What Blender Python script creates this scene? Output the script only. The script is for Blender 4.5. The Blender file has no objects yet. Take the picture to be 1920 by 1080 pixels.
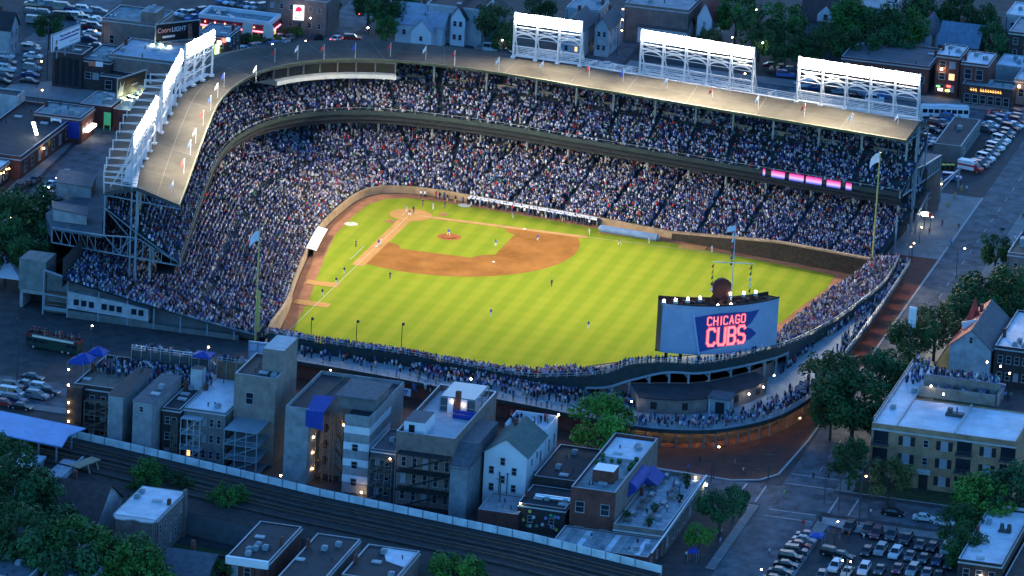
import bpy, bmesh, math, random
import numpy as np
from mathutils import Vector, Matrix
random.seed(7); np.random.seed(7)
SC = bpy.context.scene; COL = SC.collection
# ------------------------------------------------------------------ camera
CP = Vector((1220.0316, 333.0286, 382.0419))
CR = Vector((-0.26014908, 0.96419315, 0.05151715)); CU = Vector((-0.27762728, -0.12579462, 0.95241735)); CW = Vector((-0.92479487, -0.23346793, -0.30041168))
FOC = 5.6333893
cd = bpy.data.cameras.new('camera'); cd.sensor_width = 36; cd.lens = 36*FOC; cd.clip_start = 5; cd.clip_end = 20000
cam = bpy.data.objects.new('camera', cd); COL.objects.link(cam); SC.camera = cam
cam.matrix_world = Matrix(((CR.x, CU.x, -CW.x, CP.x), (CR.y, CU.y, -CW.y, CP.y), (CR.z, CU.z, -CW.z, CP.z), (0, 0, 0, 1)))
# ------------------------------------------------------------------ dusk sky, the last of the sun, exposure
world = bpy.data.worlds.new('World'); SC.world = world; world.use_nodes = True
wn, wl = world.node_tree.nodes, world.node_tree.links
bg = wn['Background']; sky = wn.new('ShaderNodeTexSky'); sky.sky_type = 'NISHITA'; sky.sun_disc = False
SUN_EL, SUN_AZ = math.radians(9.0), math.radians(265)
sky.sun_elevation = SUN_EL; sky.sun_rotation = SUN_AZ; sky.air_density = 1.0; sky.dust_density = 0.3; sky.ozone_density = 6.0
tint = wn.new('ShaderNodeMix'); tint.data_type = 'RGBA'; tint.blend_type = 'MULTIPLY'; tint.inputs[0].default_value = 1
tint.inputs[7].default_value = (1.16, 1.29, 1.33, 1)
wl.new(sky.outputs[0], tint.inputs[6]); wl.new(tint.outputs[2], bg.inputs['Color']); bg.inputs['Strength'].default_value = 0.15
sl = bpy.data.lights.new('sun', 'SUN'); sl.energy = 0.06; sl.angle = math.radians(20); sl.color = (1, .85, .7)
so = bpy.data.objects.new('sun', sl); COL.objects.link(so)
so.rotation_euler = Vector((-math.sin(SUN_AZ)*math.cos(SUN_EL), -math.cos(SUN_AZ)*math.cos(SUN_EL), -math.sin(SUN_EL))).to_track_quat('-Z', 'Y').to_euler()
SC.view_settings.view_transform = 'Standard'; SC.view_settings.look = 'None'; SC.view_settings.exposure = 1.6; SC.view_settings.gamma = 1
SC.cycles.use_denoising = True; SC.cycles.sample_clamp_indirect = 2.0; SC.cycles.max_bounces = 4; SC.cycles.diffuse_bounces = 2; SC.cycles.glossy_bounces = 2
SC.cycles.caustics_reflective = False; SC.cycles.caustics_refractive = False

# ------------------------------------------------------------------ helpers
def at(px, py, z=0.0):
    d = CW + CR*((px-960)/(1920*FOC)) + CU*((540-py)/(1920*FOC))
    return CP + d*((z-CP.z)/d.z)
def pj(x, y, z):
    d = Vector((x, y, z)) - CP
    k = d.dot(CW)
    return (960+FOC*1920*d.dot(CR)/k, 540-FOC*1920*d.dot(CU)/k)
ORG = {}
class MB:
    def __init__(s): s.v = []; s.f = []; s.m = []
    def poly(s, pts, m=0):
        n = len(s.v); s.v += [tuple(p) for p in pts]; s.f.append(tuple(range(n, n+len(pts)))); s.m.append(m)
    def box(s, x0, y0, z0, x1, y1, z1, m=0, mt=None):
        n = len(s.v); s.v += [(x0,y0,z0),(x1,y0,z0),(x1,y1,z0),(x0,y1,z0),(x0,y0,z1),(x1,y0,z1),(x1,y1,z1),(x0,y1,z1)]
        for q in ((3,2,1,0),(4,5,6,7),(0,1,5,4),(1,2,6,5),(2,3,7,6),(3,0,4,7)): s.f.append(tuple(n+i for i in q))
        s.m += [m, m if mt is None else mt, m, m, m, m]
    def prism(s, pts, z0, z1, m=0, mt=None, bottom=True):
        n = len(s.v); k = len(pts)
        a = sum(pts[i][0]*pts[(i+1)%k][1]-pts[(i+1)%k][0]*pts[i][1] for i in range(k))
        if a < 0: pts = pts[::-1]
        s.v += [(p[0],p[1],z0) for p in pts]+[(p[0],p[1],z1) for p in pts]
        for i in range(k):
            j = (i+1) % k; s.f.append((n+i,n+j,n+k+j,n+k+i)); s.m.append(m)
        s.f.append(tuple(n+k+i for i in range(k))); s.m.append(m if mt is None else mt)
        if bottom: s.f.append(tuple(n+k-1-i for i in range(k))); s.m.append(m)
    def beam(s, p, q, w=.2, h=None, m=0):
        h = h or w; p = Vector(p); q = Vector(q); d = q-p
        if d.length < 1e-6: return
        d.normalize(); up = Vector((0,0,1)) if abs(d.z) < .95 else Vector((1,0,0))
        a = d.cross(up).normalized()*(w/2); b = a.cross(d).normalized()*(h/2)
        n = len(s.v)
        for c in (p, q):
            for e in (-a-b, a-b, a+b, -a+b): s.v.append(tuple(c+e))
        for g in ((0,1,2,3),(7,6,5,4),(0,4,5,1),(1,5,6,2),(2,6,7,3),(3,7,4,0)): s.f.append(tuple(n+i for i in g)); s.m.append(m)
    def cyl(s, p, q, r0, r1=None, n=8, m=0, caps=True):
        r1 = r0 if r1 is None else r1; p = Vector(p); q = Vector(q); d = (q-p).normalized()
        up = Vector((0,0,1)) if abs(d.z) < .95 else Vector((1,0,0)); a = d.cross(up).normalized(); b = a.cross(d)
        k = len(s.v)
        for c, r in ((p, r0), (q, r1)):
            for i in range(n):
                t = 2*math.pi*i/n; s.v.append(tuple(c+a*(r*math.cos(t))+b*(r*math.sin(t))))
        for i in range(n):
            j = (i+1) % n; s.f.append((k+i,k+j,k+n+j,k+n+i)); s.m.append(m)
        if caps:
            s.f.append(tuple(k+n-1-i for i in range(n))); s.m.append(m)
            s.f.append(tuple(k+n+i for i in range(n))); s.m.append(m)
    def ball(s, c, r, m=0, n=8, k=5, sz=1.0):
        o = len(s.v); c = Vector(c)
        for i in range(k+1):
            ph = math.pi*i/k
            for j in range(n):
                t = 2*math.pi*j/n; s.v.append((c.x+r*math.sin(ph)*math.cos(t), c.y+r*math.sin(ph)*math.sin(t), c.z+r*sz*math.cos(ph)))
        for i in range(k):
            for j in range(n):
                a = o+i*n+j; b = o+i*n+(j+1)%n; s.f.append((a+n, b+n, b, a)); s.m.append(m)
    def mesh(s, name, mats, off=(0,0,0)):
        me = bpy.data.meshes.new(name)
        ox, oy, oz = off
        me.from_pydata([(x-ox,y-oy,z-oz) for x,y,z in s.v], [], s.f)
        mats = mats if isinstance(mats, (list, tuple)) else [mats]
        for mm in mats: me.materials.append(mm)
        if len(mats) > 1: me.polygons.foreach_set('material_index', s.m)
        me.update(); return me
    def build(s, name, mats, parent=None, origin=None):
        if parent is not None: off = ORG.get(parent.name, (0,0,0))
        elif origin is not None: off = tuple(origin)
        else:
            xs = [p[0] for p in s.v]; ys = [p[1] for p in s.v]; off = ((min(xs)+max(xs))/2, (min(ys)+max(ys))/2, min(p[2] for p in s.v))
        o = bpy.data.objects.new(name, s.mesh(name, mats, off)); COL.objects.link(o)
        if parent is not None: o.parent = parent; ORG[o.name] = off
        else: o.location = off; ORG[o.name] = off
        return o
LABELS = set()
def tag(o, label=None, cat=None, group=None, kind=None):
    if label:
        o['label'] = label; LABELS.add(label)
    if cat: o['category'] = cat
    if group: o['group'] = group
    if kind: o['kind'] = kind
    return o
def thing(name, label, cat, loc=(0,0,0), rz=0.0, group=None):
    o = bpy.data.objects.new(name, None); COL.objects.link(o); o.empty_display_size = .5
    o.location = loc; o.rotation_euler = (0,0,rz); ORG[o.name] = tuple(loc) if rz == 0 else (0,0,0)
    return tag(o, label, cat, group)
def link(name, me, parent=None, loc=(0,0,0), rz=0.0, color=None):
    o = bpy.data.objects.new(name, me); COL.objects.link(o); o.location = loc; o.rotation_euler = (0,0,rz)
    if parent is not None: o.parent = parent
    if color: o.color = (*color, 1)
    return o
def structure(name, mb, mats): return tag(mb.build(name, mats, origin=(0,0,0)), kind='structure')

# ------------------------------------------------------------------ materials
MAT = {}
def mat(name, col, rough=.8, var=.18, scale=.6, spec=.3, metal=0.0, fine=0.0):
    if name in MAT: return MAT[name]
    m = bpy.data.materials.new(name); m.use_nodes = True; n, l = m.node_tree.nodes, m.node_tree.links
    b = n['Principled BSDF']; b.inputs['Roughness'].default_value = rough; b.inputs['Specular IOR Level'].default_value = spec; b.inputs['Metallic'].default_value = metal
    if var > 0:
        tc = n.new('ShaderNodeTexCoord'); nz = n.new('ShaderNodeTexNoise'); nz.inputs['Scale'].default_value = scale; nz.inputs['Detail'].default_value = 6; nz.inputs['Roughness'].default_value = .65
        rp = n.new('ShaderNodeValToRGB'); rp.color_ramp.elements[0].position = .3; rp.color_ramp.elements[1].position = .72
        rp.color_ramp.elements[0].color = (*[c*(1-var*1.6) for c in col], 1); rp.color_ramp.elements[1].color = (*[min(1, c*(1+var)) for c in col], 1)
        l.new(tc.outputs['Object'], nz.inputs['Vector']); l.new(nz.outputs['Fac'], rp.inputs['Fac']); l.new(rp.outputs['Color'], b.inputs['Base Color'])
    else: b.inputs['Base Color'].default_value = (*col, 1)
    MAT[name] = m; return m
def emit(name, col, strength, sample=False):
    if name in MAT: return MAT[name]
    m = bpy.data.materials.new(name); m.use_nodes = True; b = m.node_tree.nodes['Principled BSDF']
    b.inputs['Base Color'].default_value = (*[min(.8, c*.5) for c in col], 1); b.inputs['Emission Color'].default_value = (*col, 1); b.inputs['Emission Strength'].default_value = strength
    if not sample: m.cycles.emission_sampling = 'NONE'
    MAT[name] = m; return m
def rowmat(name, a, b, scale, rough=.85, axis='Z', spec=.2, var=.34, bump=False):
    """two tones in even courses (brick, siding, corrugation) broken up with noise"""
    if name in MAT: return MAT[name]
    m = bpy.data.materials.new(name); m.use_nodes = True; n, l = m.node_tree.nodes, m.node_tree.links
    p = n['Principled BSDF']; p.inputs['Roughness'].default_value = rough; p.inputs['Specular IOR Level'].default_value = spec
    tc = n.new('ShaderNodeTexCoord'); wv = n.new('ShaderNodeTexWave'); wv.bands_direction = axis; wv.inputs['Scale'].default_value = scale; wv.inputs['Distortion'].default_value = .3
    nz = n.new('ShaderNodeTexNoise'); nz.inputs['Scale'].default_value = .45; nz.inputs['Detail'].default_value = 7; nz.inputs['Roughness'].default_value = .7
    mx = n.new('ShaderNodeMix'); mx.data_type = 'RGBA'; mx.inputs[6].default_value = (*a, 1); mx.inputs[7].default_value = (*b, 1)
    m2 = n.new('ShaderNodeMix'); m2.data_type = 'RGBA'; m2.blend_type = 'MULTIPLY'; m2.inputs[0].default_value = 1
    rp = n.new('ShaderNodeValToRGB'); rp.color_ramp.elements[0].position = .3; rp.color_ramp.elements[1].position = .7
    rp.color_ramp.elements[0].color = (1-var*1.5,)*3+(1,); rp.color_ramp.elements[1].color = (1,1,1,1)
    l.new(tc.outputs['Object'], wv.inputs['Vector']); l.new(tc.outputs['Object'], nz.inputs['Vector']); l.new(wv.outputs['Fac'], mx.inputs[0])
    l.new(nz.outputs['Fac'], rp.inputs['Fac']); l.new(mx.outputs[2], m2.inputs[6]); l.new(rp.outputs['Color'], m2.inputs[7]); l.new(m2.outputs[2], p.inputs['Base Color'])
    MAT[name] = m; return m
def paintmat(name, rough=.3, spec=.5, coat=0.0):
    if name in MAT: return MAT[name]
    m = bpy.data.materials.new(name); m.use_nodes = True; n, l = m.node_tree.nodes, m.node_tree.links
    b = n['Principled BSDF']; oi = n.new('ShaderNodeObjectInfo'); l.new(oi.outputs['Color'], b.inputs['Base Color'])
    b.inputs['Roughness'].default_value = rough; b.inputs['Specular IOR Level'].default_value = spec; b.inputs['Coat Weight'].default_value = coat
    MAT[name] = m; return m
def randmat(name, cols, rough=.8):
    """each object takes one of a few colours from its own random number"""
    if name in MAT: return MAT[name]
    m = bpy.data.materials.new(name); m.use_nodes = True; n, l = m.node_tree.nodes, m.node_tree.links
    b = n['Principled BSDF']; b.inputs['Roughness'].default_value = rough
    oi = n.new('ShaderNodeObjectInfo'); rp = n.new('ShaderNodeValToRGB'); cr = rp.color_ramp; cr.interpolation = 'CONSTANT'
    while len(cr.elements) < len(cols): cr.elements.new(.5)
    for i, c in enumerate(cols): cr.elements[i].position = i/len(cols); cr.elements[i].color = (*c, 1)
    l.new(oi.outputs['Random'], rp.inputs['Fac']); l.new(rp.outputs['Color'], b.inputs['Base Color'])
    MAT[name] = m; return m

asphalt = mat('asphalt', (.055,.058,.06), .9, .3, .25)
lot = mat('lot_asphalt', (.045,.048,.05), .9, .35, .3)
concrete = mat('concrete', (.3,.3,.29), .85, .2, .4)
darkconc = mat('dark_concrete', (.13,.14,.14), .9, .2, .4)
kerb = mat('kerb_stone', (.36,.36,.35), .85, .12, .5)
pavebrick = rowmat('paving_brick', (.14,.055,.04), (.1,.04,.032), 1.2, axis='X')
white = mat('white_paint', (.75,.75,.75), .5, .06, .5)
steel = mat('grey_steel', (.3,.32,.33), .5, .1, .8)
bluesteel = mat('blue_grey_steel', (.2,.26,.29), .5, .1, .8)
darksteel = mat('dark_steel', (.05,.06,.065), .6, .15, .8)
black = mat('black_paint', (.015,.016,.018), .5, .1, .8)
glass = mat('window_glass', (.014,.02,.026), .12, 0, spec=.45)
blind = mat('pale_blind', (.26,.29,.32), .5, .1, 1)
seatgreen = mat('seat_green', (.035,.05,.055), .7, .2, .6)
deckwood = mat('deck_boards', (.16,.13,.1), .85, .25, .8)
whiteroof = mat('white_membrane', (.62,.63,.66), .7, .22, .22)
greyroof = mat('grey_membrane', (.3,.31,.32), .85, .25, .3)
tealroof = mat('grey_green_gravel', (.2,.26,.27), .9, .35, .5)
blackroof = mat('tar_roof', (.035,.037,.04), .85, .3, .3)
brownroof = mat('brown_shingle', (.085,.055,.05), .9, .25, 1.0)
slateroof = mat('slate_shingle', (.09,.1,.115), .85, .22, 1.0)
greenroof = mat('green_grey_shingle', (.07,.12,.11), .85, .22, .9)
redroof = mat('red_shingle', (.4,.06,.045), .8, .3, .8)
tan = rowmat('tan_brick', (.27,.21,.185), (.215,.165,.145), 3.0)
yellow = rowmat('yellow_brick', (.44,.285,.165), (.35,.225,.13), 3.0)
redbrick = rowmat('red_brick', (.2,.075,.055), (.14,.055,.045), 3.0)
darkbrick = rowmat('dark_brick', (.075,.06,.055), (.05,.042,.04), 3.0)
greybrick = rowmat('grey_brick', (.22,.22,.21), (.17,.17,.165), 3.0)
pinktan = rowmat('rough_tan_brick', (.34,.28,.24), (.25,.21,.18), 2.0, var=.3)
block = rowmat('concrete_block', (.34,.35,.35), (.28,.29,.295), 1.5)
siding = rowmat('pale_siding', (.5,.53,.55), (.43,.46,.48), 2.2)
whitesid = rowmat('white_siding', (.68,.7,.72), (.6,.62,.64), 2.2, var=.12)
greysid = rowmat('grey_siding', (.26,.29,.31), (.2,.23,.25), 2.2)
woodporch = mat('weathered_porch_wood', (.15,.13,.1), .85, .3, .9)
bluetarp = mat('blue_canvas', (.015,.05,.27), .7, .15, .6)
bluepaint = mat('blue_paint', (.02,.05,.3), .5, .12, .6)
red = mat('red_paint', (.5,.03,.03), .5, .1, .8)
yellowpaint = mat('yellow_paint', (.75,.55,.05), .5, .1, .8)
ivory = mat('ivory_paint', (.7,.64,.52), .6, .1, .6)
rubber = mat('tyre_rubber', (.02,.02,.02), .8, 0)
chrome = mat('pale_metal', (.6,.62,.64), .3, .05, 1, metal=.6)
lamp_warm = emit('warm_lamp', (1,.62,.25), 14)
lamp_white = emit('white_lamp', (1,.93,.75), 16)
lamp_green = emit('yellow_green_lamp', (.95,1,.55), 12)
lit_window = emit('lit_window', (1,.55,.2), .7)
headlight = emit('headlight_on', (1,.88,.6), 14)
tail_on = emit('tail_light_on', (1,.06,.04), 3)
taillens = mat('tail_lens', (.25,.012,.012), .25, 0)
lens = mat('headlight_lens', (.6,.62,.65), .15, 0)
def light(name, kind, loc, energy, color, size=.2, target=None, spot=None, blend=.5, parent=None):
    d = bpy.data.lights.new(name, kind); d.energy = energy*.4; d.color = color
    if kind in ('POINT', 'SPOT'): d.shadow_soft_size = size
    if kind == 'SPOT': d.spot_size = spot; d.spot_blend = blend
    o = bpy.data.objects.new(name, d); COL.objects.link(o); o.location = loc
    if target is not None: o.rotation_euler = (Vector(target)-Vector(loc)).to_track_quat('-Z', 'Y').to_euler()
    return o
# ------------------------------------------------------------------ ground, streets, pavements
g = MB(); g.poly([(-4000,-4000,-.02),(4000,-4000,-.02),(4000,4000,-.02),(-4000,4000,-.02)]); structure('ground', g, lot)
def sheet(name, pts, z, m):
    b = MB(); pts = [(p[0], p[1]) for p in pts]
    a = sum(pts[i][0]*pts[(i+1)%len(pts)][1]-pts[(i+1)%len(pts)][0]*pts[i][1] for i in range(len(pts)))
    if a < 0: pts = pts[::-1]
    b.poly([(x,y,z) for x,y in pts]); return structure(name, b, m)
def slab(name, pts, z0, z1, m, ms=None):
    b = MB(); b.prism([(p[0],p[1]) for p in pts], z0, z1, 1 if ms else 0, 0, bottom=False); return structure(name, b, [m, ms] if ms else m)
road = mat('road_asphalt', (.1,.117,.13), .9, .42, .3)
sheet('road', [(-200,120.3),(149,120.3),(149,131),(-200,131)], .004, road)               # the avenue behind left field
sheet('road', [(146,-70),(161,-70),(161,131),(162.5,240),(150,240),(149,131)], .008, road)   # the avenue behind right field
sheet('road', [(161,119),(300,119),(300,131),(161,131)], .005, road)
sheet('road', [(-60,-91),(150,-76),(150,-64),(-60,-76)], .006, road)
sheet('road', [(-120,-110),(-133,-70),(-134,130),(-146,130),(-147,-62),(-130,-112)], .007, road)
sheet('road', [(-60,-131),(-220,-131),(-220,-121),(-60,-121)], .006, road)
sheet('road', [(-147,-67),(-230,-68),(-230,-58),(-147,-57)], .0065, road)
sheet('road', [(-146,2),(-240,-2),(-240,10),(-146,13)], .0065, road)
pave = mat('pavement_concrete', (.2,.205,.2), .9, .2, .3)
slab('pavement', [(-200,131),(147,131),(147,240),(143,240),(143,134),(-200,134)], 0, .13, pave, kerb)
slab('pavement', [(163.5,131.5),(300,131.5),(300,134),(167,134),(167,240),(163.5,240)], 0, .13, pave, kerb)
slab('pavement', [(-147.2,14),(-147.2,130),(-153,130),(-153,14)], 0, .13, pave, kerb)
slab('pavement', [(-60,-92),(138,-78),(138,-82),(-60,-96)], 0, .13, pave, kerb)
slab('pavement', [(161.2,-60),(164.5,-60),(164.5,117),(201,117),(201,118.8),(162,118.8)], 0, .13, pave, kerb)
slab('pavement', [(-56,-120),(-56,-98),(-69,-98),(-71,-112),(-64,-120)], 0, .12, pave, kerb)
plaza = [(122,-8),(144,-8),(146,60),(148.5,95.5),(149.5,110),(147,115.5),(142,118.3),(120,119.4),(55,120.1),(-17,120.2),(-17,108),(0,110),(110,104),(124,80)]
slab('brick_pavement', plaza, 0, .12, pavebrick, kerb)
slab('pavement', [(-17.2,108),(-17.2,120.2),(-70,120.2),(-70,110)], 0, .12, pave, kerb)
# kerb line and painted markings
b = MB()
for p, q in zip([(144,-8),(146,60),(148.5,95.5),(149.5,110),(147,115.5),(142,118.3),(120,119.4),(55,120.1)], [(146,60),(148.5,95.5),(149.5,110),(147,115.5),(142,118.3),(120,119.4),(55,120.1),(-70,120.2)]):
    b.beam((p[0],p[1],.09), (q[0],q[1],.09), .45, .2)
structure('kerb', b, kerb)
mark = mat('worn_road_paint', (.42,.43,.42), .8, .35, .9)
b = MB()
def stripe(p, q, w=.35): b.beam((p[0],p[1],.014), (q[0],q[1],.014), w, .012)
for p, q in [((140.5,120.8),(140.5,130.5)),((146.5,120.8),(146.5,130.6)),((150.5,132.5),(160.5,132.5)),((150.5,136.5),(160.5,136.5)),((163,121),(163,130.5)),((167,121),(167,130.5)),((150,117.5),(160,117.5)),((150,113.5),(160,113.5))]: stripe(p, q)
x = -190
while x < 138: stripe((x,125.6),(x+3,125.6), .16); x += 9
structure('road_markings', b, mark)
rq = random.Random(12)
b = MB()
for i in range(26):
    x, y = (rq.uniform(-60,140), rq.uniform(121.5,129.5)) if i < 15 else (rq.uniform(148,160), rq.uniform(96,170)); w_, h_ = rq.uniform(1.5,6), rq.uniform(.8,2.2); b.poly([(x,y,.012),(x+w_,y,.012),(x+w_,y+h_,.012),(x,y+h_,.012)])
structure('asphalt_patch', b, mat('asphalt_patch', (.06,.068,.075), .9, .3, .8))
# verge grass on the far side of the avenue
verge = mat('verge_grass', (.03,.055,.02), .95, .35, .6)
for k, (x0, x1) in enumerate([(-40,60),(62,125)]): sheet('lawn', [(x0,134.2),(x1,134.2),(x1,150),(x0,150)], .02, verge)
sheet('lawn', [(140,134.4),(146.8,134.4),(146.8,170),(140,170)], .14, verge)
sheet('lawn', [(228,-10),(300,-10),(300,112),(228,112)], .02, verge)

# ------------------------------------------------------------------ the playing field
grass = bpy.data.materials.new('mown_turf'); grass.use_nodes = True
n, l = grass.node_tree.nodes, grass.node_tree.links
B = n['Principled BSDF']; B.inputs['Roughness'].default_value = .9; B.inputs['Specular IOR Level'].default_value = 0
tc = n.new('ShaderNodeTexCoord'); sx = n.new('ShaderNodeSeparateXYZ'); l.new(tc.outputs['Object'], sx.inputs[0])
def mth(op, a, b=None):
    q = n.new('ShaderNodeMath'); q.operation = op
    for i, v in enumerate((a, b)):
        if v is None: continue
        if isinstance(v, (int, float)): q.inputs[i].default_value = v
        else: l.new(v, q.inputs[i])
    return q.outputs[0]
nz = n.new('ShaderNodeTexNoise'); nz.inputs['Scale'].default_value = .5; nz.inputs['Detail'].default_value = 3; l.new(tc.outputs['Object'], nz.inputs['Vector'])
wob = mth('MULTIPLY', nz.outputs['Fac'], .9)
def bands(coord, period, sharp):
    s = mth('SINE', mth('MULTIPLY', mth('ADD', coord, wob), 2*math.pi/period))
    q = n.new('ShaderNodeClamp'); l.new(mth('ADD', mth('MULTIPLY', s, sharp), .5), q.inputs[0]); return q.outputs[0]
s1 = bands(sx.outputs['Y'], 4.9, .9); s2 = bands(sx.outputs['X'], 6.0, .8)
nz2 = n.new('ShaderNodeTexNoise'); nz2.inputs['Scale'].default_value = .07; nz2.inputs['Detail'].default_value = 8; nz2.inputs['Roughness'].default_value = .7; l.new(tc.outputs['Object'], nz2.inputs['Vector'])
nz3 = n.new('ShaderNodeTexNoise'); nz3.inputs['Scale'].default_value = 2.2; nz3.inputs['Detail'].default_value = 4; l.new(tc.outputs['Object'], nz3.inputs['Vector'])
f = mth('ADD', mth('ADD', mth('ADD', mth('MULTIPLY', s1, .46), .01), mth('MULTIPLY', s2, .12)), mth('ADD', mth('MULTIPLY', nz2.outputs['Fac'], .7), mth('MULTIPLY', nz3.outputs['Fac'], .35)))
rp = n.new('ShaderNodeValToRGB'); rp.color_ramp.elements[0].position = .3; rp.color_ramp.elements[1].position = 1.3 if False else 1.0
rp.color_ramp.elements[0].color = (.13,.182,.017,1); rp.color_ramp.elements[1].color = (.2,.225,.024,1)
l.new(mth('MULTIPLY', f, .8), rp.inputs['Fac']); l.new(rp.outputs['Color'], B.inputs['Base Color'])
dirt = mat('infield_dirt', (.235,.106,.033), .95, .22, .12, 0)
pathdirt = mat('basepath_dirt', (.36,.2,.077), .95, .12, .4, 0)
track = mat('warning_track', (.27,.13,.075), .95, .18, .25, 0)
chalk = mat('chalk', (.42,.42,.36), .9, .15, 1, 0)
FW = [(106.5,0.2),(100.8,0),(82,-4),(71.4,-6.1),(58,-8.8),(36,-12.5),(20,-14.5),(4,-14.8),(-7,-13.8),(-13,-11),(-16,-5),(-16.2,3),(-15.2,10),(-12.5,30),(-10,45),(-6,64),(-2,83),(1.5,103),(3,108)]
OF = [(3,108),(13.2,107),(27.1,104.5),(47.1,101.6),(67.9,99.5),(78,94),(86,83),(95.5,73),(105,64),(110,54),(111,40),(110.5,23),(110,8),(106.5,.2)]
sheet('warning_track', FW+OF[1:-1], .02, track)
GR = [(104,3),(101,1.8),(84,-.8),(71.4,-2.3),(60,-4.6),(37,-8.8),(22,-11.2),(6,-11.6),(-4,-11),(-9.6,-8.6),(-12.6,-4),(-13,3),(-12.3,10),(-9.6,30),(-7.3,45),(-3.2,64),(.8,83),(4.5,100.5),(15,101),(30,98.6),(46,96.5),(62,94),(72,88.5),(80,78),(91,67.5),(100,59),(104.5,50),(105.5,38),(105,20)]
sheet('turf', GR, .04, grass)
M0 = (13.04,13.04)
# infield skin: a fan about the mound, cut along the foul lines
fan = []
for k in range(61):
    t = math.radians(-62+k*214/60); x, y = M0[0]+29.6*math.cos(t), M0[1]+29.6*math.sin(t)
    if x > -1.4 and y > -1.4: fan.append((x,y))
fan = [p for p in fan if p[0]+p[1] > 30]
skin = [(22,-1.2)]+fan+[(-1.2,22),(14,14)]
sheet('infield_dirt', skin, .06, dirt)
def arc(c, r, a0, a1, k=10): return [(c[0]+r*math.cos(math.radians(a0+(a1-a0)*i/k)), c[1]+r*math.sin(math.radians(a0+(a1-a0)*i/k))) for i in range(k+1)]
inner = [(2.2,1.3)]+[(22.6,1.3)]+arc((27,1),4.4,172,98,8)[1:]+[(26.2,20.8)]+arc((27.4,27.4),5.6,258,192,8)+[(20.8,26.2)]+[(5.6,26.2)]+arc((.6,27.6),4.6,-8,-82,8)+[(1.3,22.6),(1.3,2.2)]
sheet('turf', inner, .08, grass)
def strip(p, q, w):
    d = Vector((q[0]-p[0],q[1]-p[1])); d.normalize(); nn = Vector((-d.y,d.x))*w/2
    return [(p[0]+nn.x,p[1]+nn.y),(q[0]+nn.x,q[1]+nn.y),(q[0]-nn.x,q[1]-nn.y),(p[0]-nn.x,p[1]-nn.y)]
sheet('base_path', strip((1,.1),(42.5,.1),2.9), .1, pathdirt)
sheet('base_path', strip((.1,1),(.1,42),1.7), .1, pathdirt)
sheet('home_circle', arc((.3,.3),4.9,0,360,28), .12, pathdirt)
sheet('mound_dirt', arc((13.04,13.04),2.75,0,360,24), .12, mat('mound_dirt', (.27,.1,.04), .95, .12, .5, 0))
b = MB(); b.prism(arc((13.04,13.04),1.5,0,360,20)[:-1], .12, .34, 0, bottom=False); structure('mound', b, MAT['mound_dirt'])
b = MB()
def ln(p, q, w=.1): b.poly([(x,y,.15) for x,y in strip(p,q,w)][::-1])
ln((2,-.0),(104.3,.0)); ln((0,2),(0,100.5)); ln((39,-2.6),(28,-2.6),.12)
for p, q in [((-1.3,-.9),(-1.3,1.6)),((1.5,-1.4),(-.9,-1.4))]: ln(p,q,.12)
structure('foul_line', b, chalk)
for c in [(12.8,-10.2),(-12.4,9.6)]: sheet('on_deck_circle', arc(c,1.55,0,360,20), .1, chalk)
for a, w, h in [((58.5,-3.2),7.5,3.2),((73.2,-1.2),8.0,3.2),((-5.8,46.5),3.4,6.2),((-2.6,66.0),3.4,6.2)]:
    sheet('bullpen_dirt', [(a[0]-h/2 if h<w else a[0]-w/2,a[1]-w/2 if h<w else a[1]-h/2),(a[0]+h/2 if h<w else a[0]+w/2,a[1]-w/2 if h<w else a[1]-h/2),(a[0]+h/2 if h<w else a[0]+w/2,a[1]+w/2 if h<w else a[1]+h/2),(a[0]-h/2 if h<w else a[0]-w/2,a[1]+w/2 if h<w else a[1]+h/2)], .1, pathdirt)
for c, r in [((7,-2.6),1.3),((-3.4,7),1.2)]: sheet('worn_dirt', arc(c,r,0,360,16), .1, track)
# bases and plate
for (x, y), lab in [((27.2,.0),'white first base bag on the right hand base path'),((27.4,27.4),'white second base bag out on the bare infield dirt'),((0,27.2),'white third base bag on the far base path')]:
    b = MB(); b.box(x-.25,y-.25,.12,x+.25,y+.25,.24); o = b.build('base_bag', white); tag(o, lab, 'base', 'base bags')
b = MB(); b.prism([(-.1,-.1),(.35,-.1),(.5,.25),(.25,.5),(-.1,.35)], .13, .17); tag(b.build('home_plate', white), 'white home plate on the pale dirt circle', 'home plate')

# ------------------------------------------------------------------ elevated railway embankment
LW = [(186.5,-30),(192.6,-2.3),(203.2,40.1),(211.6,85.3),(219,112.4)]
LE = [(210,-34),(216,-6),(226.5,36),(234.5,82),(242,110)]
b = MB(); b.prism(LW+LE[::-1], 0, 4.5, 0, 1, bottom=False)
structure('railway_embankment', b, [darkconc, mat('track_ballast', (.034,.03,.028), .95, .35, .7)])
def lerp(a, b, t): return tuple(a[i]+(b[i]-a[i])*t for i in range(len(a)))
b = MB(); tie = MB()
for t in (.16,.23,.44,.51):
    pts = [lerp(LW[i], LE[i], t) for i in range(5)]
    for p, q in zip(pts, pts[1:]): b.beam((p[0],p[1],4.75), (q[0],q[1],4.75), .16, .22)
for t in (.335,.66):
    pts = [lerp(LW[i], LE[i], t) for i in range(5)]
    for p, q in zip(pts, pts[1:]): tie.beam((p[0],p[1],4.7), (q[0],q[1],4.7), .5, .3)
tag(b.build('railway_rails', mat('rusty_rail', (.1,.055,.03), .6, .3, .4), origin=(0,0,0)), 'rusty steel rails of the elevated railway beside the apartment backs', 'railway track')
tag(tie.build('cable_trough', mat('trough_timber', (.06,.05,.04), .9, .3, .5), origin=(0,0,0)), 'timber cable troughs lying between the elevated railway tracks', 'cable trough')
b = MB(); posts = MB()
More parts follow.
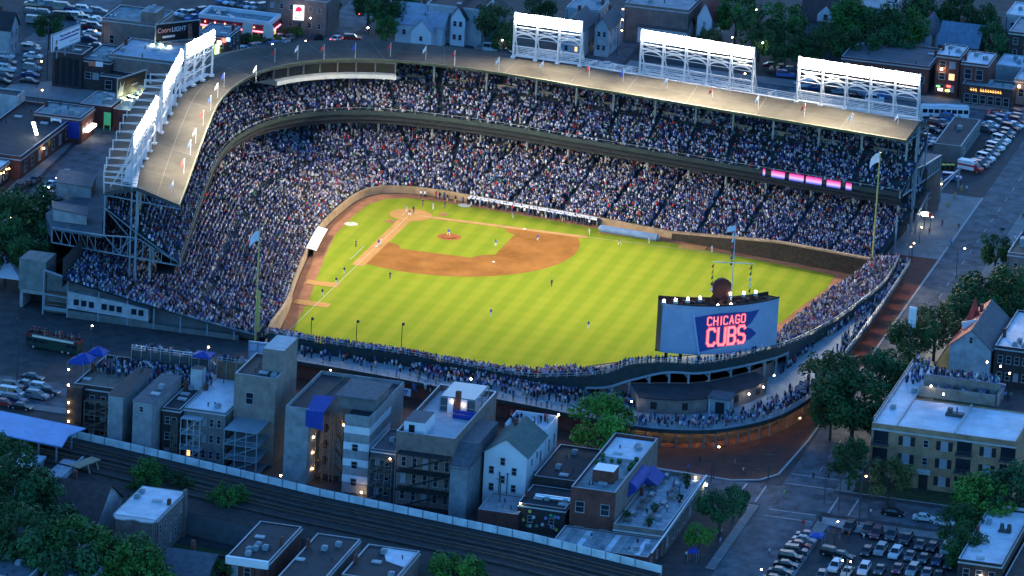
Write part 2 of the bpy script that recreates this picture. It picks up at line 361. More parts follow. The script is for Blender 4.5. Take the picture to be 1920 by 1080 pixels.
for p, q in zip(LW, LW[1:]):
    b.beam((p[0],p[1],4.95), (q[0],q[1],4.95), .25, 2.0)
    L = math.dist(p, q)
    for i in range(int(L/3.2)):
        c = lerp(p, q, i*3.2/L); posts.box(c[0]+.12,c[1]-.1,3.9,c[0]+.24,c[1]+.1,6.05)
rt = thing('railway_wall', 'long pale panelled wall along the elevated tracks', 'wall', (203,40,0))
b.build('wall_panel', mat('pale_green_panels', (.6,.66,.66), .7, .22, .35), rt); posts.build('wall_posts', bluesteel, rt)
b = MB()
for p, q in zip(LE, LE[1:]):
    b.beam((p[0],p[1],5.4),(q[0],q[1],5.4),.08,.08); b.beam((p[0],p[1],4.9),(q[0],q[1],4.9),.06,.06)
    L = math.dist(p,q)
    for i in range(int(L/2.5)): c = lerp(p,q,i*2.5/L); b.box(c[0]-.05,c[1]-.05,4.4,c[0]+.05,c[1]+.05,5.45)
tag(b.build('railway_railing', darksteel), 'thin dark railing along the near edge of the railway', 'railing')
# ------------------------------------------------------------------ ballpark grandstand
ST_W = [(104.5,-1.2),(82,-4.4),(58,-9.3),(36,-13),(20,-15),(4,-15.2),(-7.2,-14.3),(-13.4,-11.4),(-16.5,-5.2),(-16.7,3),(-15.7,10),(-13,30),(-10.5,45),(-6.5,64),(-2.5,83),(2.3,108)]
ST_U = [(97,-24),(79,-27.8),(56,-32.9),(34,-37.6),(16,-41),(-1,-41.8),(-16,-38.8),(-27.5,-30.8),(-34.2,-18.5),(-35.8,-3),(-34.9,13),(-32,31),(-29.8,46),(-27,64),(-24,84),(-20.3,109.8)]
def catmull(P, n):
    P = [Vector(p) for p in P]; P = [P[0]*2-P[1]]+P+[P[-1]*2-P[-2]]; out = []
    for k in range(n):
        t = k/(n-1)*(len(P)-3); i = min(int(t), len(P)-4); f = t-i; a, b_, c, d = P[i:i+4]
        out.append(.5*(2*b_+(c-a)*f+(2*a-5*b_+4*c-d)*f*f+(3*b_-a-3*c+d)*f**3))
    return out
NS = 151
SW, SU = catmull(ST_W, NS), catmull(ST_U, NS)
SD = [(u-w).normalized() for w, u in zip(SW, SU)]; SL = [(u-w).length for w, u in zip(SW, SU)]
def zlow(d): return 1.3+.125*d+.0009*d*d
def zup(d): return 12.9+.415*d
LOWD, UPD = 22.0, 19.5
SDL = [(Vector((.03,-1))*(1-min(1,k/26))+SD[k]*min(1,k/26)).normalized() for k in range(NS)]
def P3(k, d, z, base=None):
    """a point d metres out from the upper deck's front edge (or the field wall) at station k"""
    b_ = (SU if base is None else base)[k]; e = SDL[k] if base is SW else SD[k]; return (b_.x+e.x*d, b_.y+e.y*d, z)
def loft(mb, prof, m=0, base=None, ks=None, flip=False):
    """prof(k) -> [(d, z)...]"""
    ks = ks or range(NS); prev = None
    for k in ks:
        row = [P3(k, d, z, base) for d, z in prof(k)]
        if prev:
            for i in range(len(row)-1):
                q = [prev[i], row[i], row[i+1], prev[i+1]]
                mb.poly(q[::-1] if flip else q, m)
        prev = row
GS = thing('ballpark_grandstand', 'two deck grandstand packed with fans wrapping round the infield', 'grandstand', (-20,-20,0))
b = MB(); NR = 52
def lowprof(k):
    D = SL[k]+LOWD; pts = [(0, 1.3)]
    for i in range(NR):
        d0 = .4+(D-.4)*i/NR; d1 = .4+(D-.4)*(i+1)/NR; z = zlow(d1)-.1; pts += [(d0, z), (d1, z)]
    return pts
loft(b, lowprof, 0, SW); b.build('lower_seating', seatgreen, GS)
b = MB()
def upprof(k):
    pts = [(0.25, 12.9)]
    for i in range(23):
        d0 = .25+(UPD-.25)*i/23; d1 = .25+(UPD-.25)*(i+1)/23; z = zup(d0)+.25; pts += [(d0,z),(d1,z)]
    return pts
loft(b, upprof); loft(b, lambda k: [(UPD,20.5),(0.25,12.2)]); b.build('upper_seating', seatgreen, GS)
b = MB(); loft(b, lambda k: [(0.25,12.6),(0,12.6),(0,13.6),(.25,13.6),(.25,13.0)])
b.build('upper_deck_front', mat('dull_green_paint', (.03,.048,.044), .7, .2, .5), GS)
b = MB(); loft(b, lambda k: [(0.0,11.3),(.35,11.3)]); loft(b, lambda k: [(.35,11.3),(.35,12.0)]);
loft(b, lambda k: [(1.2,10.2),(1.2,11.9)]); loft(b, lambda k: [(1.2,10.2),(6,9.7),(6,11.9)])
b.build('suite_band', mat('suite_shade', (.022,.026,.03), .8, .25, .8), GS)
b = MB(); loft(b, lambda k: [(-.25,0),(-.25,1.75),(.25,1.75),(.25,1.2)], 0, SW)
b.build('field_wall', mat('field_wall_brick', (.3,.21,.13), .85, .22, .4, .1), GS)
b = MB(); loft(b, lambda k: [(SL[k]+LOWD,7),(SL[k]+LOWD,13.5)], 0, SW); b.build('rear_wall', darksteel, GS); b = MB(); loft(b, lambda k: [(UPD,20),(UPD,22.6)]); b.build('upper_rear_wall', darksteel, GS)
# roof: membrane, ridge, back slope, eaves
roofmat = mat('roof_membrane', (.085,.076,.064), .9, .25, .12, .08)
b = MB(); loft(b, lambda k: [(.5,26.0),(11.8,27.6)]); loft(b, lambda k: [(11.8,27.6),(20.5,24.7)])
loft(b, lambda k: [(20.5,24.4),(11.8,27.2),(.5,25.6)]); loft(b, lambda k: [(.5,25.6),(.5,26.0)]); loft(b, lambda k: [(20.5,24.7),(20.5,24.4)])
for k in (0, NS-1):
    q = [P3(k,d,z) for d, z in ((.5,25.6),(11.8,27.2),(20.5,24.4),(20.5,24.7),(11.8,27.6),(.5,26.0))]; b.poly(q if k else q[::-1])
RF_ = b.build('roof', roofmat, GS)
b = MB(); loft(b, lambda k: [(.42,25.5),(.42,26.08),(.8,26.12)]); b.build('gutter', mat('olive_gutter', (.1,.1,.05), .6, .2, .6), RF_)
b = MB()
for k in range(0, NS-1, 9): b.beam(P3(k,.8,26.06),P3(k,11.6,27.57),.1,.06)
loft(b, lambda k: [(6.35,26.86),(6.45,26.88)]); b.build('roof_seam', mat('seam_tar', (.16,.145,.125), .9, .1, .5), RF_)
# columns, rafters under the roof
arcS = [0.0]
for k in range(1, NS): arcS.append(arcS[-1]+(SU[k]-SU[k-1]).length)
def k_at(s): return min(range(NS), key=lambda k: abs(arcS[k]-s))
s = 4.0; cols = []
while s < arcS[-1]: cols.append(k_at(s)); s += 10.2
pale = mat('pale_green_steel', (.33,.37,.34), .55, .12, .6)
for k in cols:
    b = MB(); b.cyl(P3(k,11.6,17.5), P3(k,11.6,27.1), .26, n=8); b.beam(P3(k,11.6,24.6),P3(k,8,26.6),.14); b.beam(P3(k,11.6,24.6),P3(k,15,25.7),.14)
    b.build('upper_column', pale, GS)
    b = MB(); b.cyl(P3(k,8,zlow(SL[k]+8)), P3(k,8,15.5), .28, n=8); b.build('lower_column', pale, GS)
b = MB()
for k in range(0, NS, 3): b.beam(P3(k,.8,25.5),P3(k,11.8,27.0),.15,.4); b.beam(P3(k,11.8,27.0),P3(k,20.3,24.2),.15,.4)
b.build('roof_rafters', darksteel, GS)
# concourse walkway half way up, pale vomitory walls
rnd = random.Random(3)
for k in range(6, NS-4, 5):
    d = UPD*.66; c0, c1 = P3(k,d,zup(d)+.3), P3(min(k+2,NS-1),d,zup(d)+.3)
    if 85 < k < 148 or k < 60: b = MB(); b.beam((c0[0],c0[1],c0[2]+.55),(c1[0],c1[1],c1[2]+.55),.2,1.1); b.build('vomitory_wall', mat('ochre_wall', (.24,.2,.15), .85, .2, .5), GS)
# front rail of the upper deck
b = MB()
for k in range(NS-1): b.beam(P3(k,.1,14.25),P3(k+1,.1,14.25),.06,.06)
b.build('front_rail', pale, GS)
# home plate press box under the roof
def k_px(px):
    best = None
    for k in range(NS):
        q = pj(*P3(k,.5,22))
        if 30 < k < 120 and (best is None or abs(q[0]-px) < best[0]): best = (abs(q[0]-px), k)
    return best[1]
kp = list(range(k_px(527), k_px(747)+1))
b = MB(); loft(b, lambda k: [(1.2,21.1),(1.2,22.1),(2.4,22.3)], 0, None, kp); loft(b, lambda k: [(8,20.5),(1.2,21.1)], 0, None, kp)
PB = b.build('press_box', ivory, GS)
b = MB(); loft(b, lambda k: [(2.4,22.3),(2.4,25.4)], 0, None, kp)
for k in kp[::3]: b.beam(P3(k,2.3,22.3),P3(k,2.3,25.5),.35,.3,1)
loft(b, lambda k: [(2.3,24.6),(2.3,25.6)], 1, None, kp)
b.build('press_window', [glass, darkconc], PB)
b = MB()
for k in kp[4::4]:
    b.beam(P3(k,2.9,24.3),P3(min(k+1,NS-1),2.9,24.3),.3,.25)
b.build('lit_ceiling', emit('press_lamp',(1,.75,.45),.4), PB)
# end frames (steel trusses seen edge on at both ends)
def endframe(k, sgn):
    b = MB(); P = lambda d, z: P3(k,d+0,z)
    o = SD[k]; t = Vector((-o.y,o.x))*sgn*.35
    def bm(d0,z0,d1,z1,w=.28):
        p, q = P(d0,z0), P(d1,z1); b.beam((p[0]+t.x,p[1]+t.y,p[2]),(q[0]+t.x,q[1]+t.y,q[2]),w)
    bm(.5,25.6,11.8,27.4,.35); bm(11.8,27.4,20.5,24.5,.35); bm(.5,25.0,20.5,24.0,.22); bm(20.5,24.5,20.5,14.7,.34); bm(11.9,27.4,11.9,1,.5); bm(13.4,27,13.4,7,.3)
    bm(0,12.4,34.5,10.4,.26); bm(0,12.9,11.9,17.4,.26); bm(11.9,17.4,20.5,21.2,.26); bm(11.9,16.2,20.5,14.9,.26); bm(20.5,14.8,34.5,13.6,.4); bm(34.5,13.6,34.5,10.4,.3); bm(0,12.4,0,14,.3)
    bm(11.9,16.2,6,14.6,.2); bm(6,14.6,0,12.9,.2)
    for d in (2.5,5,7.5,10,14,16,18,22.7,24.9,27.2,29.5,31.8):
        ztop = 12.9+d*.3 if d < 11.9 else (16.2-(d-11.9)*.15 if d < 20.5 else 14.8-(d-20.5)*.0857)
        bm(d,12.4-d*.058,d,ztop,.14)
        if d > 20: bm(d,12.4-d*.058,d+2.2,14.8-(d+2.2-20.5)*.0857,.12)
    bm(20.5,15,16,11.6,.16); bm(16,11.6,14,16,.16); bm(18,11.5,11.9,16.2,.16); bm(9,15.5,11.9,11.7,.16); bm(5,12.2,9,15.5,.16); bm(20.5,21,14,16.2,.16)
    for d in (3,6,9,15,18): bm(d,25.1,d+1.4,25.6+(.16*d if d < 11 else (20.5-d)*.35-.4),.12)
    return b.build('end_truss', bluesteel, GS)
endframe(0, -1); endframe(NS-1, 1)
# ramp roofs behind the stand
b = MB(); loft(b, lambda k: [(20.6,14.7),(34.6,13.7),(34.6,13.3),(20.6,14.3)]); loft(b, lambda k: [(34.6,13.7),(34.6,11.3)])
for k in (0, NS-1):
    q = [P3(k,20.6,14.3),P3(k,34.6,13.3),P3(k,34.6,13.7),P3(k,20.6,14.7)]; b.poly(q if k else q[::-1])
b.v = [(x, max(y,-61.5), z) for x, y, z in b.v]; b.build('ramp_roof', mat('ramp_roof_felt', (.085,.11,.125), .9, .25, .2), GS)
b = MB(); loft(b, lambda k: [(34.4,0),(34.4,11.3)], 0, None, list(range(4, NS))); b.v = [(x, max(y,-61.4), z) for x, y, z in b.v]; b.build('ramp_wall', darkconc, GS)
def dormer(k0, k1, d0, d1, h):
    b = MB(); a, c = P3(k0,d0,0), P3(k1,d0,0); e, f_ = P3(k1,d1,0), P3(k0,d1,0)
    pts = [(p[0],p[1]) for p in (a,c,e,f_)]; b.prism(pts, 13.4, 13.4+h, 0, 1)
    cx = sum(p[0] for p in pts)/4; cy = sum(p[1] for p in pts)/4
    b.prism([(cx+(x-cx)*1.06, cy+(y-cy)*1.06) for x, y in pts], 13.4+h, 13.65+h, 1)
    b.build('ramp_dormer', [block, slateroof], GS)
dormer(5,9,24.5,33,3.0); dormer(16,20,25,33.5,3.2)
# east end of the stand under the seats: corrugated tower, bays, tie beams, white gallery
E0 = 104.0
def endp(n, z): return (E0+.0*n, n, z)
b = MB(); b.box(95,-58.5,4.2,101.6,-52.4,11.0); b.build('corrugated_tower', rowmat('corrugated_metal', (.25,.28,.26), (.17,.2,.19), 2.6, axis='Y'), GS)
b = MB(); b.box(95.2,-58.3,0,101.2,-57.6,4.0); b.box(95.2,-53.2,0,101.2,-52.5,4.0); b.box(95.2,-57.6,3.3,101.3,-53.2,4.15); b.build('gate_frame', concrete, GS)
b = MB(); b.box(95.4,-57.6,0,96,-53.2,3.3); b.build('gate_opening', black, GS)
def zend(n): return zlow(-n-2.5)+.2
b = MB(); b.poly([(E0-2,-52,0),(E0-2,-4,0),(E0-2,-4,1.2),(E0-2,-25,zend(-25)-.6),(E0-2,-52,zend(-52)-.6)]); b.build('end_wall_dark', darkconc, GS)
b = MB()
pts = [(E0,n,zend(n)) for n in range(-52,-3,4)]
for p, q in zip(pts, pts[1:]): b.beam(p, q, .35, .4)
for n in (-52,-46.5,-39.5,-33,-27,-21,-15,-9): b.beam((E0,n,0),(E0,n,zend(n)),.34,.34)
b.beam((E0,-52,4.6),(E0,-46.5,4.4),.3,.3); b.beam((E0,-52,1.5),(E0,-46.5,1.5),.25,.8)
b.build('end_beam', bluesteel, GS)
b = MB(); 
b.poly([(E0+.3,-46.3,2.2),(E0+.3,-28.2,1.6),(E0+.3,-28.2,4.2),(E0+.3,-34,5.0),(E0+.3,-46.3,5.9)]); b.poly([(E0+.3,-46.3,5.9),(E0+.3,-34,5.0),(E0+.3,-28.2,4.2),(E0-1.9,-28.2,4.2),(E0-1.9,-34,5),(E0-1.9,-46.3,5.9)]); b.poly([(E0+.3,-28.2,1.6),(E0-1.9,-28.2,1.6),(E0-1.9,-28.2,4.2),(E0+.3,-28.2,4.2)])
GA = b.build('gallery_wall', siding, GS)
for n in (-45.0,-43.3,-41.6,-38.7,-37,-35.3,-32,-30.4):
    b = MB(); b.box(E0+.26,n,3.1-.03*(n+45),E0+.42,n+1.15,4.4-.03*(n+45)); b.build('gallery_window', glass, GA)
b = MB(); b.box(E0-.6,-46.3,0,E0+.1,-28.2,1.62); b.box(E0-.6,-28.2,0,E0+.1,-8,1.1); b.build('base_wall', rowmat('ribbed_wall', (.2,.22,.21), (.14,.16,.155), 1.6, axis='Y'), GS)
b = MB(); b.box(E0-2.5,-51.5,4.7,E0-.2,-46.7,4.9); b.box(E0-2.5,-51.5,2.2,E0-.2,-46.7,2.4); b.build('bay_floor', mat('rust_floor', (.16,.09,.06), .9, .2, .5), GS)
# dugouts, dark front sheets coloured as the shade inside
b = MB(); ks = [k for k in range(NS) if 22 < SW[k].x < 40 and SW[k].y < -8]
loft(b, lambda k: [(-2.1,1.55),(.3,1.8),(.3,1.5)], 0, SW, ks); loft(b, lambda k: [(-2.1,1.3),(-2.1,1.55)], 0, SW, ks)
b.build('dugout_roof', white, GS)
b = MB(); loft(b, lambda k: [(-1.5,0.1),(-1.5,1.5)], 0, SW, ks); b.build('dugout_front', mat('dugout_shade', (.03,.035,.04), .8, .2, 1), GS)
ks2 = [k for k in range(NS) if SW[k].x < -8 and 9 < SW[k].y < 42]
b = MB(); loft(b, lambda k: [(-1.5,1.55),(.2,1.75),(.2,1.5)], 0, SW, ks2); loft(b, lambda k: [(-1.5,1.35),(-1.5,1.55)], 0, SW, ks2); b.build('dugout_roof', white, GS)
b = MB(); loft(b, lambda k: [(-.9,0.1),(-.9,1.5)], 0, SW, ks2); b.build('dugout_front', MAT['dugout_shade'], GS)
# tall ivy wall in the left field corner
ks3 = [k for k in range(NS) if SW[k].x < 5 and SW[k].y > 60]; k0 = ks3[0]; kn = ks3[-1]-k0
ivy = mat('brown_ivy', (.034,.027,.02), .95, .35, 1.2)
b = MB(); loft(b, lambda k: [(-.8,0),(-.75,1.5+2.6*min(1,(k-k0)/kn*1.6)),(.2,1.6+2.6*min(1,(k-k0)/kn*1.6))], 0, SW, ks3); b.build('ivy_wall', ivy, GS)
b = MB(); loft(b, lambda k: [(-.8,1.5+2.6*min(1,(k-k0)/kn*1.6)),(-.8,1.85+2.6*min(1,(k-k0)/kn*1.6)),(.2,1.9+2.6*min(1,(k-k0)/kn*1.6))], 0, SW, ks3); b.build('wall_coping', MAT['field_wall_brick'], GS)
ks4 = [k for k in range(NS) if SW[k].x > 72]
b = MB(); hh = lambda k: 1.7+2.3*min(1,(SW[k].x-72)/26)
loft(b, lambda k: [(-.5,0),(-.5,hh(k)),(.3,hh(k)),(.3,1)], 0, SW, ks4); b.build('corner_wall', MAT['field_wall_brick'], GS)
# ribbon boards on the upper deck front
pink = bpy.data.materials.new('pink_screen'); pink.use_nodes = True; n, l = pink.node_tree.nodes, pink.node_tree.links
Bp = n['Principled BSDF']; tc = n.new('ShaderNodeTexCoord'); sp = n.new('ShaderNodeSeparateXYZ'); l.new(tc.outputs['Generated'], sp.inputs[0]); r_ = n.new('ShaderNodeValToRGB')
for i, (p, c) in enumerate([(0,(.03,.02,.5,1)),(.2,(.25,.3,1,1)),(.38,(1,.62,1,1)),(.6,(1,.3,.75,1)),(.82,(1,.1,.5,1)),(1,(.45,.0,.16,1))]):
    e = r_.color_ramp.elements[i] if i < 2 else r_.color_ramp.elements.new(p)
    e.position = p; e.color = c
l.new(sp.outputs['Z'], r_.inputs[0]); l.new(r_.outputs[0], Bp.inputs['Emission Color']); Bp.inputs['Emission Strength'].default_value = .34; Bp.inputs['Base Color'].default_value = (.02,.02,.02,1); pink.cycles.emission_sampling = 'NONE'
for i, (xa, xb) in enumerate([(1431,1436),(1444.5,1470),(1479,1505),(1513.5,1539.5),(1548.5,1574.5),(1584,1598.5)]):
    def fk(px):
        best = (1e9, 0)
        for k in range(100, NS-1):
            for fr in (0,.25,.5,.75):
                pa, pb = P3(k,-.15,13), P3(k+1,-.15,13); pt = lerp(pa, pb, fr); q = pj(*pt)
                if abs(q[0]-px) < best[0]: best = (abs(q[0]-px), pt)
        return best[1]
    p, q = fk(xa), fk(xb); b = MB(); b.beam((p[0],p[1],13.15),(q[0],q[1],13.15),.2,1.75); rb = b.build('ribbon_screen', pink, GS)

# ------------------------------------------------------------------ light towers on the roof
cream = mat('white_tower_steel', (.52,.52,.52), .5, .05, 1)
bulb = emit('floodlight_lens', (1,.97,.9), 14)
def ridge_pt(px, py):
    p = at(px, py, 27.7); return Vector((p.x, p.y, 27.65))
BEAM = [(.12,0),(.2,.6),(.25,1),(.32,1),(.42,.5),(.56,.24),(.665,.3),(.74,.09)]
def tower(pa, pb, nb, label, aim, energy):
    A, B_ = ridge_pt(*pa), ridge_pt(*pb); d = (B_-A).normalized(); L = (B_-A).length
    out = Vector((d.y,-d.x,0)); c = (A+B_)/2
    if out.dot(Vector((35,35,0))-c) > 0: out = -out
    T = thing('light_tower', label, 'light tower', tuple(c), 0, 'floodlight towers on the grandstand roof')
    f = MB(); h = 10.9; zz = Vector((0,0,1)); st = L/nb
    for i in range(nb+1):
        p = A+d*(st*i); f.beam(p-zz*.3, p+zz*h, .42, .42); f.box(p.x-.5,p.y-.5,p.z-.35,p.x+.5,p.y+.5,p.z+.15)
        e = p+out*4.6; f.beam(p+zz*6.0, e-zz*1.2, .22); f.beam(p+zz*h, p+out*2.2+zz*2.0, .18); f.beam(p+out*2.2-zz*.6, p+out*2.2+zz*2.0, .2)
    for z in (2.7,6.1,7.3): f.beam(A+zz*z, B_+zz*z, .22, .26)
    for z in (.7,1.1,1.5,1.9,2.3): f.beam(A+out*1.6+zz*z, B_+out*1.6+zz*z, .1, .1)
    f.beam(A+out*1.2+zz*.1, B_+out*1.2+zz*.1, 1.6, .14)
    for i in range(nb):
        p, q = A+d*(st*i), A+d*(st*(i+1)); f.beam(p+zz*7.3, q+zz*6.1, .14); f.beam(p+zz*6.1, q+zz*7.3, .14); f.beam(p+zz*4.9, q+zz*4.9, .12); f.beam(p+out*1.6+zz*.1, q+out*1.6+zz*1.4, .1)
    f.build('tower_frame', cream, T)
    for i in range(nb):
        p = A+d*(st*i); b = MB(); pts = [p+d*(st*(.5-.5*math.cos(math.pi*j/12)))+zz*(4.1+1.75*math.sin(math.pi*j/12)) for j in range(13)]
        for u, v in zip(pts, pts[1:]): b.beam(u, v, .26, .32)
        b.build('tower_arch', cream, T)
    for i in range(nb):
        b = MB(); p, q = A+d*(st*i+.3), A+d*(st*(i+1)-.3); inn = -out
        b.beam(p+zz*9.55-inn*.1, q+zz*9.55-inn*.1, .2, 1.9)
        pn = b.build('lamp_panel', bluesteel, T)
        b = MB(); nc, nr = 9, 4
        for r in range(nr):
            for c_ in range(nc):
                o = p+d*((c_+.5)*(st-.6)/nc)+zz*(8.55+r*.66)+inn*.12
                n0 = len(b.v); b.cyl(o-inn*.1, o+inn*.42-zz*.1, .18, .265, 8)
        lm = b.build('floodlights', bulb, pn); lm['kind'] = 'stuff'
    m = (A+B_)/2; inn = -out
    d_ = bpy.data.lights.new('floodlight_beam', 'AREA'); d_.shape = 'RECTANGLE'; d_.size = L*.96; d_.size_y = .5; d_.energy = energy; d_.color = (1,.86,.58); d_.spread = math.radians(150)
    d_.use_nodes = True; n, l = d_.node_tree.nodes, d_.node_tree.links; em = n['Emission']   # the lamps' beam: sharp cut off above, weaker straight down
    ge = n.new('ShaderNodeNewGeometry'); sp_ = n.new('ShaderNodeSeparateXYZ'); l.new(ge.outputs['Incoming'], sp_.inputs[0]); mm_ = n.new('ShaderNodeMath'); mm_.operation = 'ABSOLUTE'; l.new(sp_.outputs['Z'], mm_.inputs[0]); rp_ = n.new('ShaderNodeValToRGB')
    for i, (ps_, v_) in enumerate(BEAM):
        e = rp_.color_ramp.elements[i] if i < 2 else rp_.color_ramp.elements.new(ps_)
        e.position = ps_; e.color = (v_,v_,v_,1)
    l.new(mm_.outputs[0], rp_.inputs[0]); l.new(rp_.outputs[0], em.inputs['Strength'])
    o = bpy.data.objects.new('floodlight_beam', d_); COL.objects.link(o); o.location = tuple(m+zz*8.45+inn*.5); o.parent = None
    o.rotation_euler = (Vector(aim)-Vector(o.location)).to_track_quat('-Z', 'Y').to_euler()
    return T
LP = 47000
tower((962,106),(1087,123),3, 'short three bay white light tower nearest the press box', (45,10,0), LP)
tower((1199,138),(1409,173),5, 'five bay white light tower in the middle of the long roof', (55,50,0), LP*1.25)
tower((1493,190),(1719,224),5, 'five bay white light tower at the far end by the bus', (55,60,0), LP*1.25)
tower((346,168),(397,140),3, 'white light tower above the corner of the left roof', (20,50,0), LP)
tower((302,247),(337,178),4, 'white light tower seen edge on along the middle of the left roof', (30,50,0), LP)
tower((247,342),(290,268),5, 'white light tower nearest the open end of the left roof', (50,50,0), LP)
# catwalk along the ridge between the towers, outriggers behind
b = MB()
for part_ in ([k for k in range(NS-1) if SU[k].x > 3 and SU[k].y < -20 and k < 70], [k for k in range(80,NS-1) if pj(*P3(k,12,27.6))[0] > 962]):
  b = MB()
  for k in part_:
    for z in (.4,.8,1.2,1.6): b.beam(P3(k,13.2,27.4+z),P3(k+1,13.2,27.4+z),.12,.12)
    b.beam(P3(k,12.6,27.55),P3(k+1,12.6,27.55),1.2,.1)
    if k % 2 == 0: b.beam(P3(k,13.2,26.6),P3(k,13.2,28.6),.1)
    if k % 3 == 0:
        b.beam(P3(k,12,27.6),P3(k,20.6,26.9),.24); b.beam(P3(k,20.6,24.5),P3(k,20.6,27.0),.24); b.beam(P3(k,12,28.4),P3(k,20.6,26.9),.12)
  tag(b.build('roof_catwalk', cream), 'white railed catwalk along the ridge of the '+('left' if part_[0] == 0 else 'long right hand')+' ballpark roof', 'catwalk', 'roof catwalks')
# flags along the front edge of the roof
fcol = [((.75,.75,.75),'white'),((.6,.05,.05),'red'),((.05,.09,.5),'blue')]
fpx = [(480,150),(515,118),(558,112),(607,110),(666,108),(732,107),(798,113),(852,122),(935,134),(1018,140),(1104,150),(1168,158),(1250,172),(1335,190),(1421,207),(1508,222),(1597,240),(1683,240),(420,163),(408,182),(395,206),(381,234),(367,268),(357,290),(345,325),(325,366)]
seq = [0,1,0,1,2,1,0,1,0,0,1,2,0,1,0,1,0,0,2,0,2,1,0,2,1,0]
place = {0:'left of the press box',1:'over the press box'}
def flagpole(p, h, ci, label, group, fl=1.5, fh=.95, pole=cream, rad=.07, wind=(-.55,-.6)):
    T = thing('flagpole', label, 'flagpole', tuple(p), 0, group); b = MB(); b.cyl(p, (p[0],p[1],p[2]+h), rad, rad*.7, 6); b.ball((p[0],p[1],p[2]+h), rad*1.8, n=6, k=4); b.build('pole', pole, T)
    b = MB(); N = 7; w = Vector((wind[0],wind[1],0)).normalized(); sd = Vector((-w.y,w.x,0)); v = []
    for i in range(N):
        t = i/(N-1)
        for j in range(3):
            u = j/2; pt = Vector(p)+Vector((0,0,h-.1-u*fh))+w*(fl*t*.8)-Vector((0,0,1))*(t*t*fl*.75)+sd*(.16*math.sin(t*7+u)*t); v.append(pt)
    for i in range(N-1):
        for j in range(2):
            b.poly([v[i*3+j],v[(i+1)*3+j],v[(i+1)*3+j+1],v[i*3+j+1]])
    f_ = b.build('flag', MAT['flag_'+fcol[ci][1]], T); return T
for c, nme in fcol: mat('flag_'+nme, c, .8, .08, 2)
where = ['at the bend of the roof']*3+['above the press box']*4+['above the upper deck near the first tower']*3+['in front of the middle tower']*4+['near the bus end of the roof']*4+['on the left roof behind the corner']*3+['on the left roof near its open end']*5
ordn = ['first','second','third','fourth','fifth','sixth','seventh']
cnt = {}
for i, (px, py) in enumerate(fpx):
    z = 26.2 if i < 18 else 26.3; p = at(px, py, z); nm = fcol[seq[i]][1]; cnt[(where[i])] = cnt.get(where[i], 0)+1
    flagpole((p.x,p.y,26.0), 3.6, seq[i], f'{ordn[cnt[where[i]]-1]} small {nm} flag from the left {where[i]}', 'flags along the roof edge')
# ------------------------------------------------------------------ outfield bleachers
# inner wall line and outer deck edge, from the left field corner round to the right field corner
BW = [(3,107.6),(13.2,107),(27,104.5),(42,102.2),(54,101),(66,99.6),(73,96.8),(79,92.5),(84,86.5),(89,80),(93.5,75),(98.5,69.8),(104,65),(109.5,56),(110.6,44),(110.6,30),(110,14),(108,-1)]
BS = [(4,114.6,5.6),(14,115.3,5.8),(28.6,115.4,6),(44,113.3,6),(57,111.3,6.2),(73,108.5,7.2),(88,106.8,9.4),(98,104.8,11.2),(106,100.5,11.2),(113.5,94.4,11.4),(116.5,88,11.8),(119.5,81.5,11.4),(121.5,75,8.9),(121,61,6.3),(119.2,48,5.9),(118.6,33,6.6),(118,15,6.5),(116,2,6.4)]
BO = [(2,117),(14,117.3),(28,117.5),(45,117.5),(60,117.4),(78,117.2),(94,116.8),(107,115.8),(119,112.5),(128,107),(134,100),(136.8,90),(136,80),(133,64),(130.3,49),(127.6,36),(125.4,18),(124,2)]
NB = 118
CW_, CS, CO = catmull(BW, NB), catmull(BS, NB), catmull(BO, NB)
BSZ = [p.z for p in CS]; CS = [Vector((p.x,p.y)) for p in CS]
BD = [(o-w).normalized() for w, o in zip(CW_, CS)]; BD2 = [(o-w).normalized() for w, o in zip(CS, CO)]
SDP = [(o-w).length for w, o in zip(CW_, CS)]; BL = [SDP[k]+(CO[k]-CS[k]).length for k in range(NB)]
def PB3(k, d, z):
    """d metres out from the outfield wall at station k, first up the seats, then across the concourse"""
    if d <= SDP[k]: return (CW_[k].x+BD[k].x*d, CW_[k].y+BD[k].y*d, z)
    return (CS[k].x+BD2[k].x*(d-SDP[k]), CS[k].y+BD2[k].y*(d-SDP[k]), z)
GZ = [p for p in catmull([(0,5.2),(0,5.2),(0,5.2),(0,5.2),(0,5.4),(0,6.2),(0,7.6),(0,9),(0,9.4),(0,9.6),(0,9.8),(0,8.2),(0,6.2),(0,5.4),(0,5),(0,5),(0,5),(0,5)], NB)]
def gz(k): return GZ[k].y
def seatdepth(k): return SDP[k]
def zs_(k, d): return 3.3+(BSZ[k]-3.3)*d/SDP[k]
def loftb(mb, prof, m=0, ks=None):
    prev = None
    for k in (ks or range(NB)):
        row = [PB3(k, d, z) for d, z in prof(k)]
        if prev:
            for i in range(len(row)-1): mb.poly([row[i], prev[i], prev[i+1], row[i+1]], m)
        prev = row
BLE = thing('outfield_bleachers', 'long curving bleachers with a raised rear concourse behind the outfield wall', 'bleachers', (115,80,0))
b = MB(); loftb(b, lambda k: [(0,0),(0,3.6),(.35,3.6),(.35,3.2)]); b.build('outfield_wall', MAT['brown_ivy'], BLE)
b = MB()
def bp(k):
    D = seatdepth(k); pts = [(.35,3.2)]
    for i in range(13):
        d0 = .35+(D-.35)*i/13; d1 = .35+(D-.35)*(i+1)/13; z = zs_(k,d0)+.12; pts += [(d0,z),(d1,z)]
    return pts
loftb(b, bp); loftb(b, lambda k: [(seatdepth(k),BSZ[k]-.2),(.4,2.9)]); b.build('bench_rows', mat('bleacher_benches', (.03,.05,.045), .75, .2, .6), BLE)
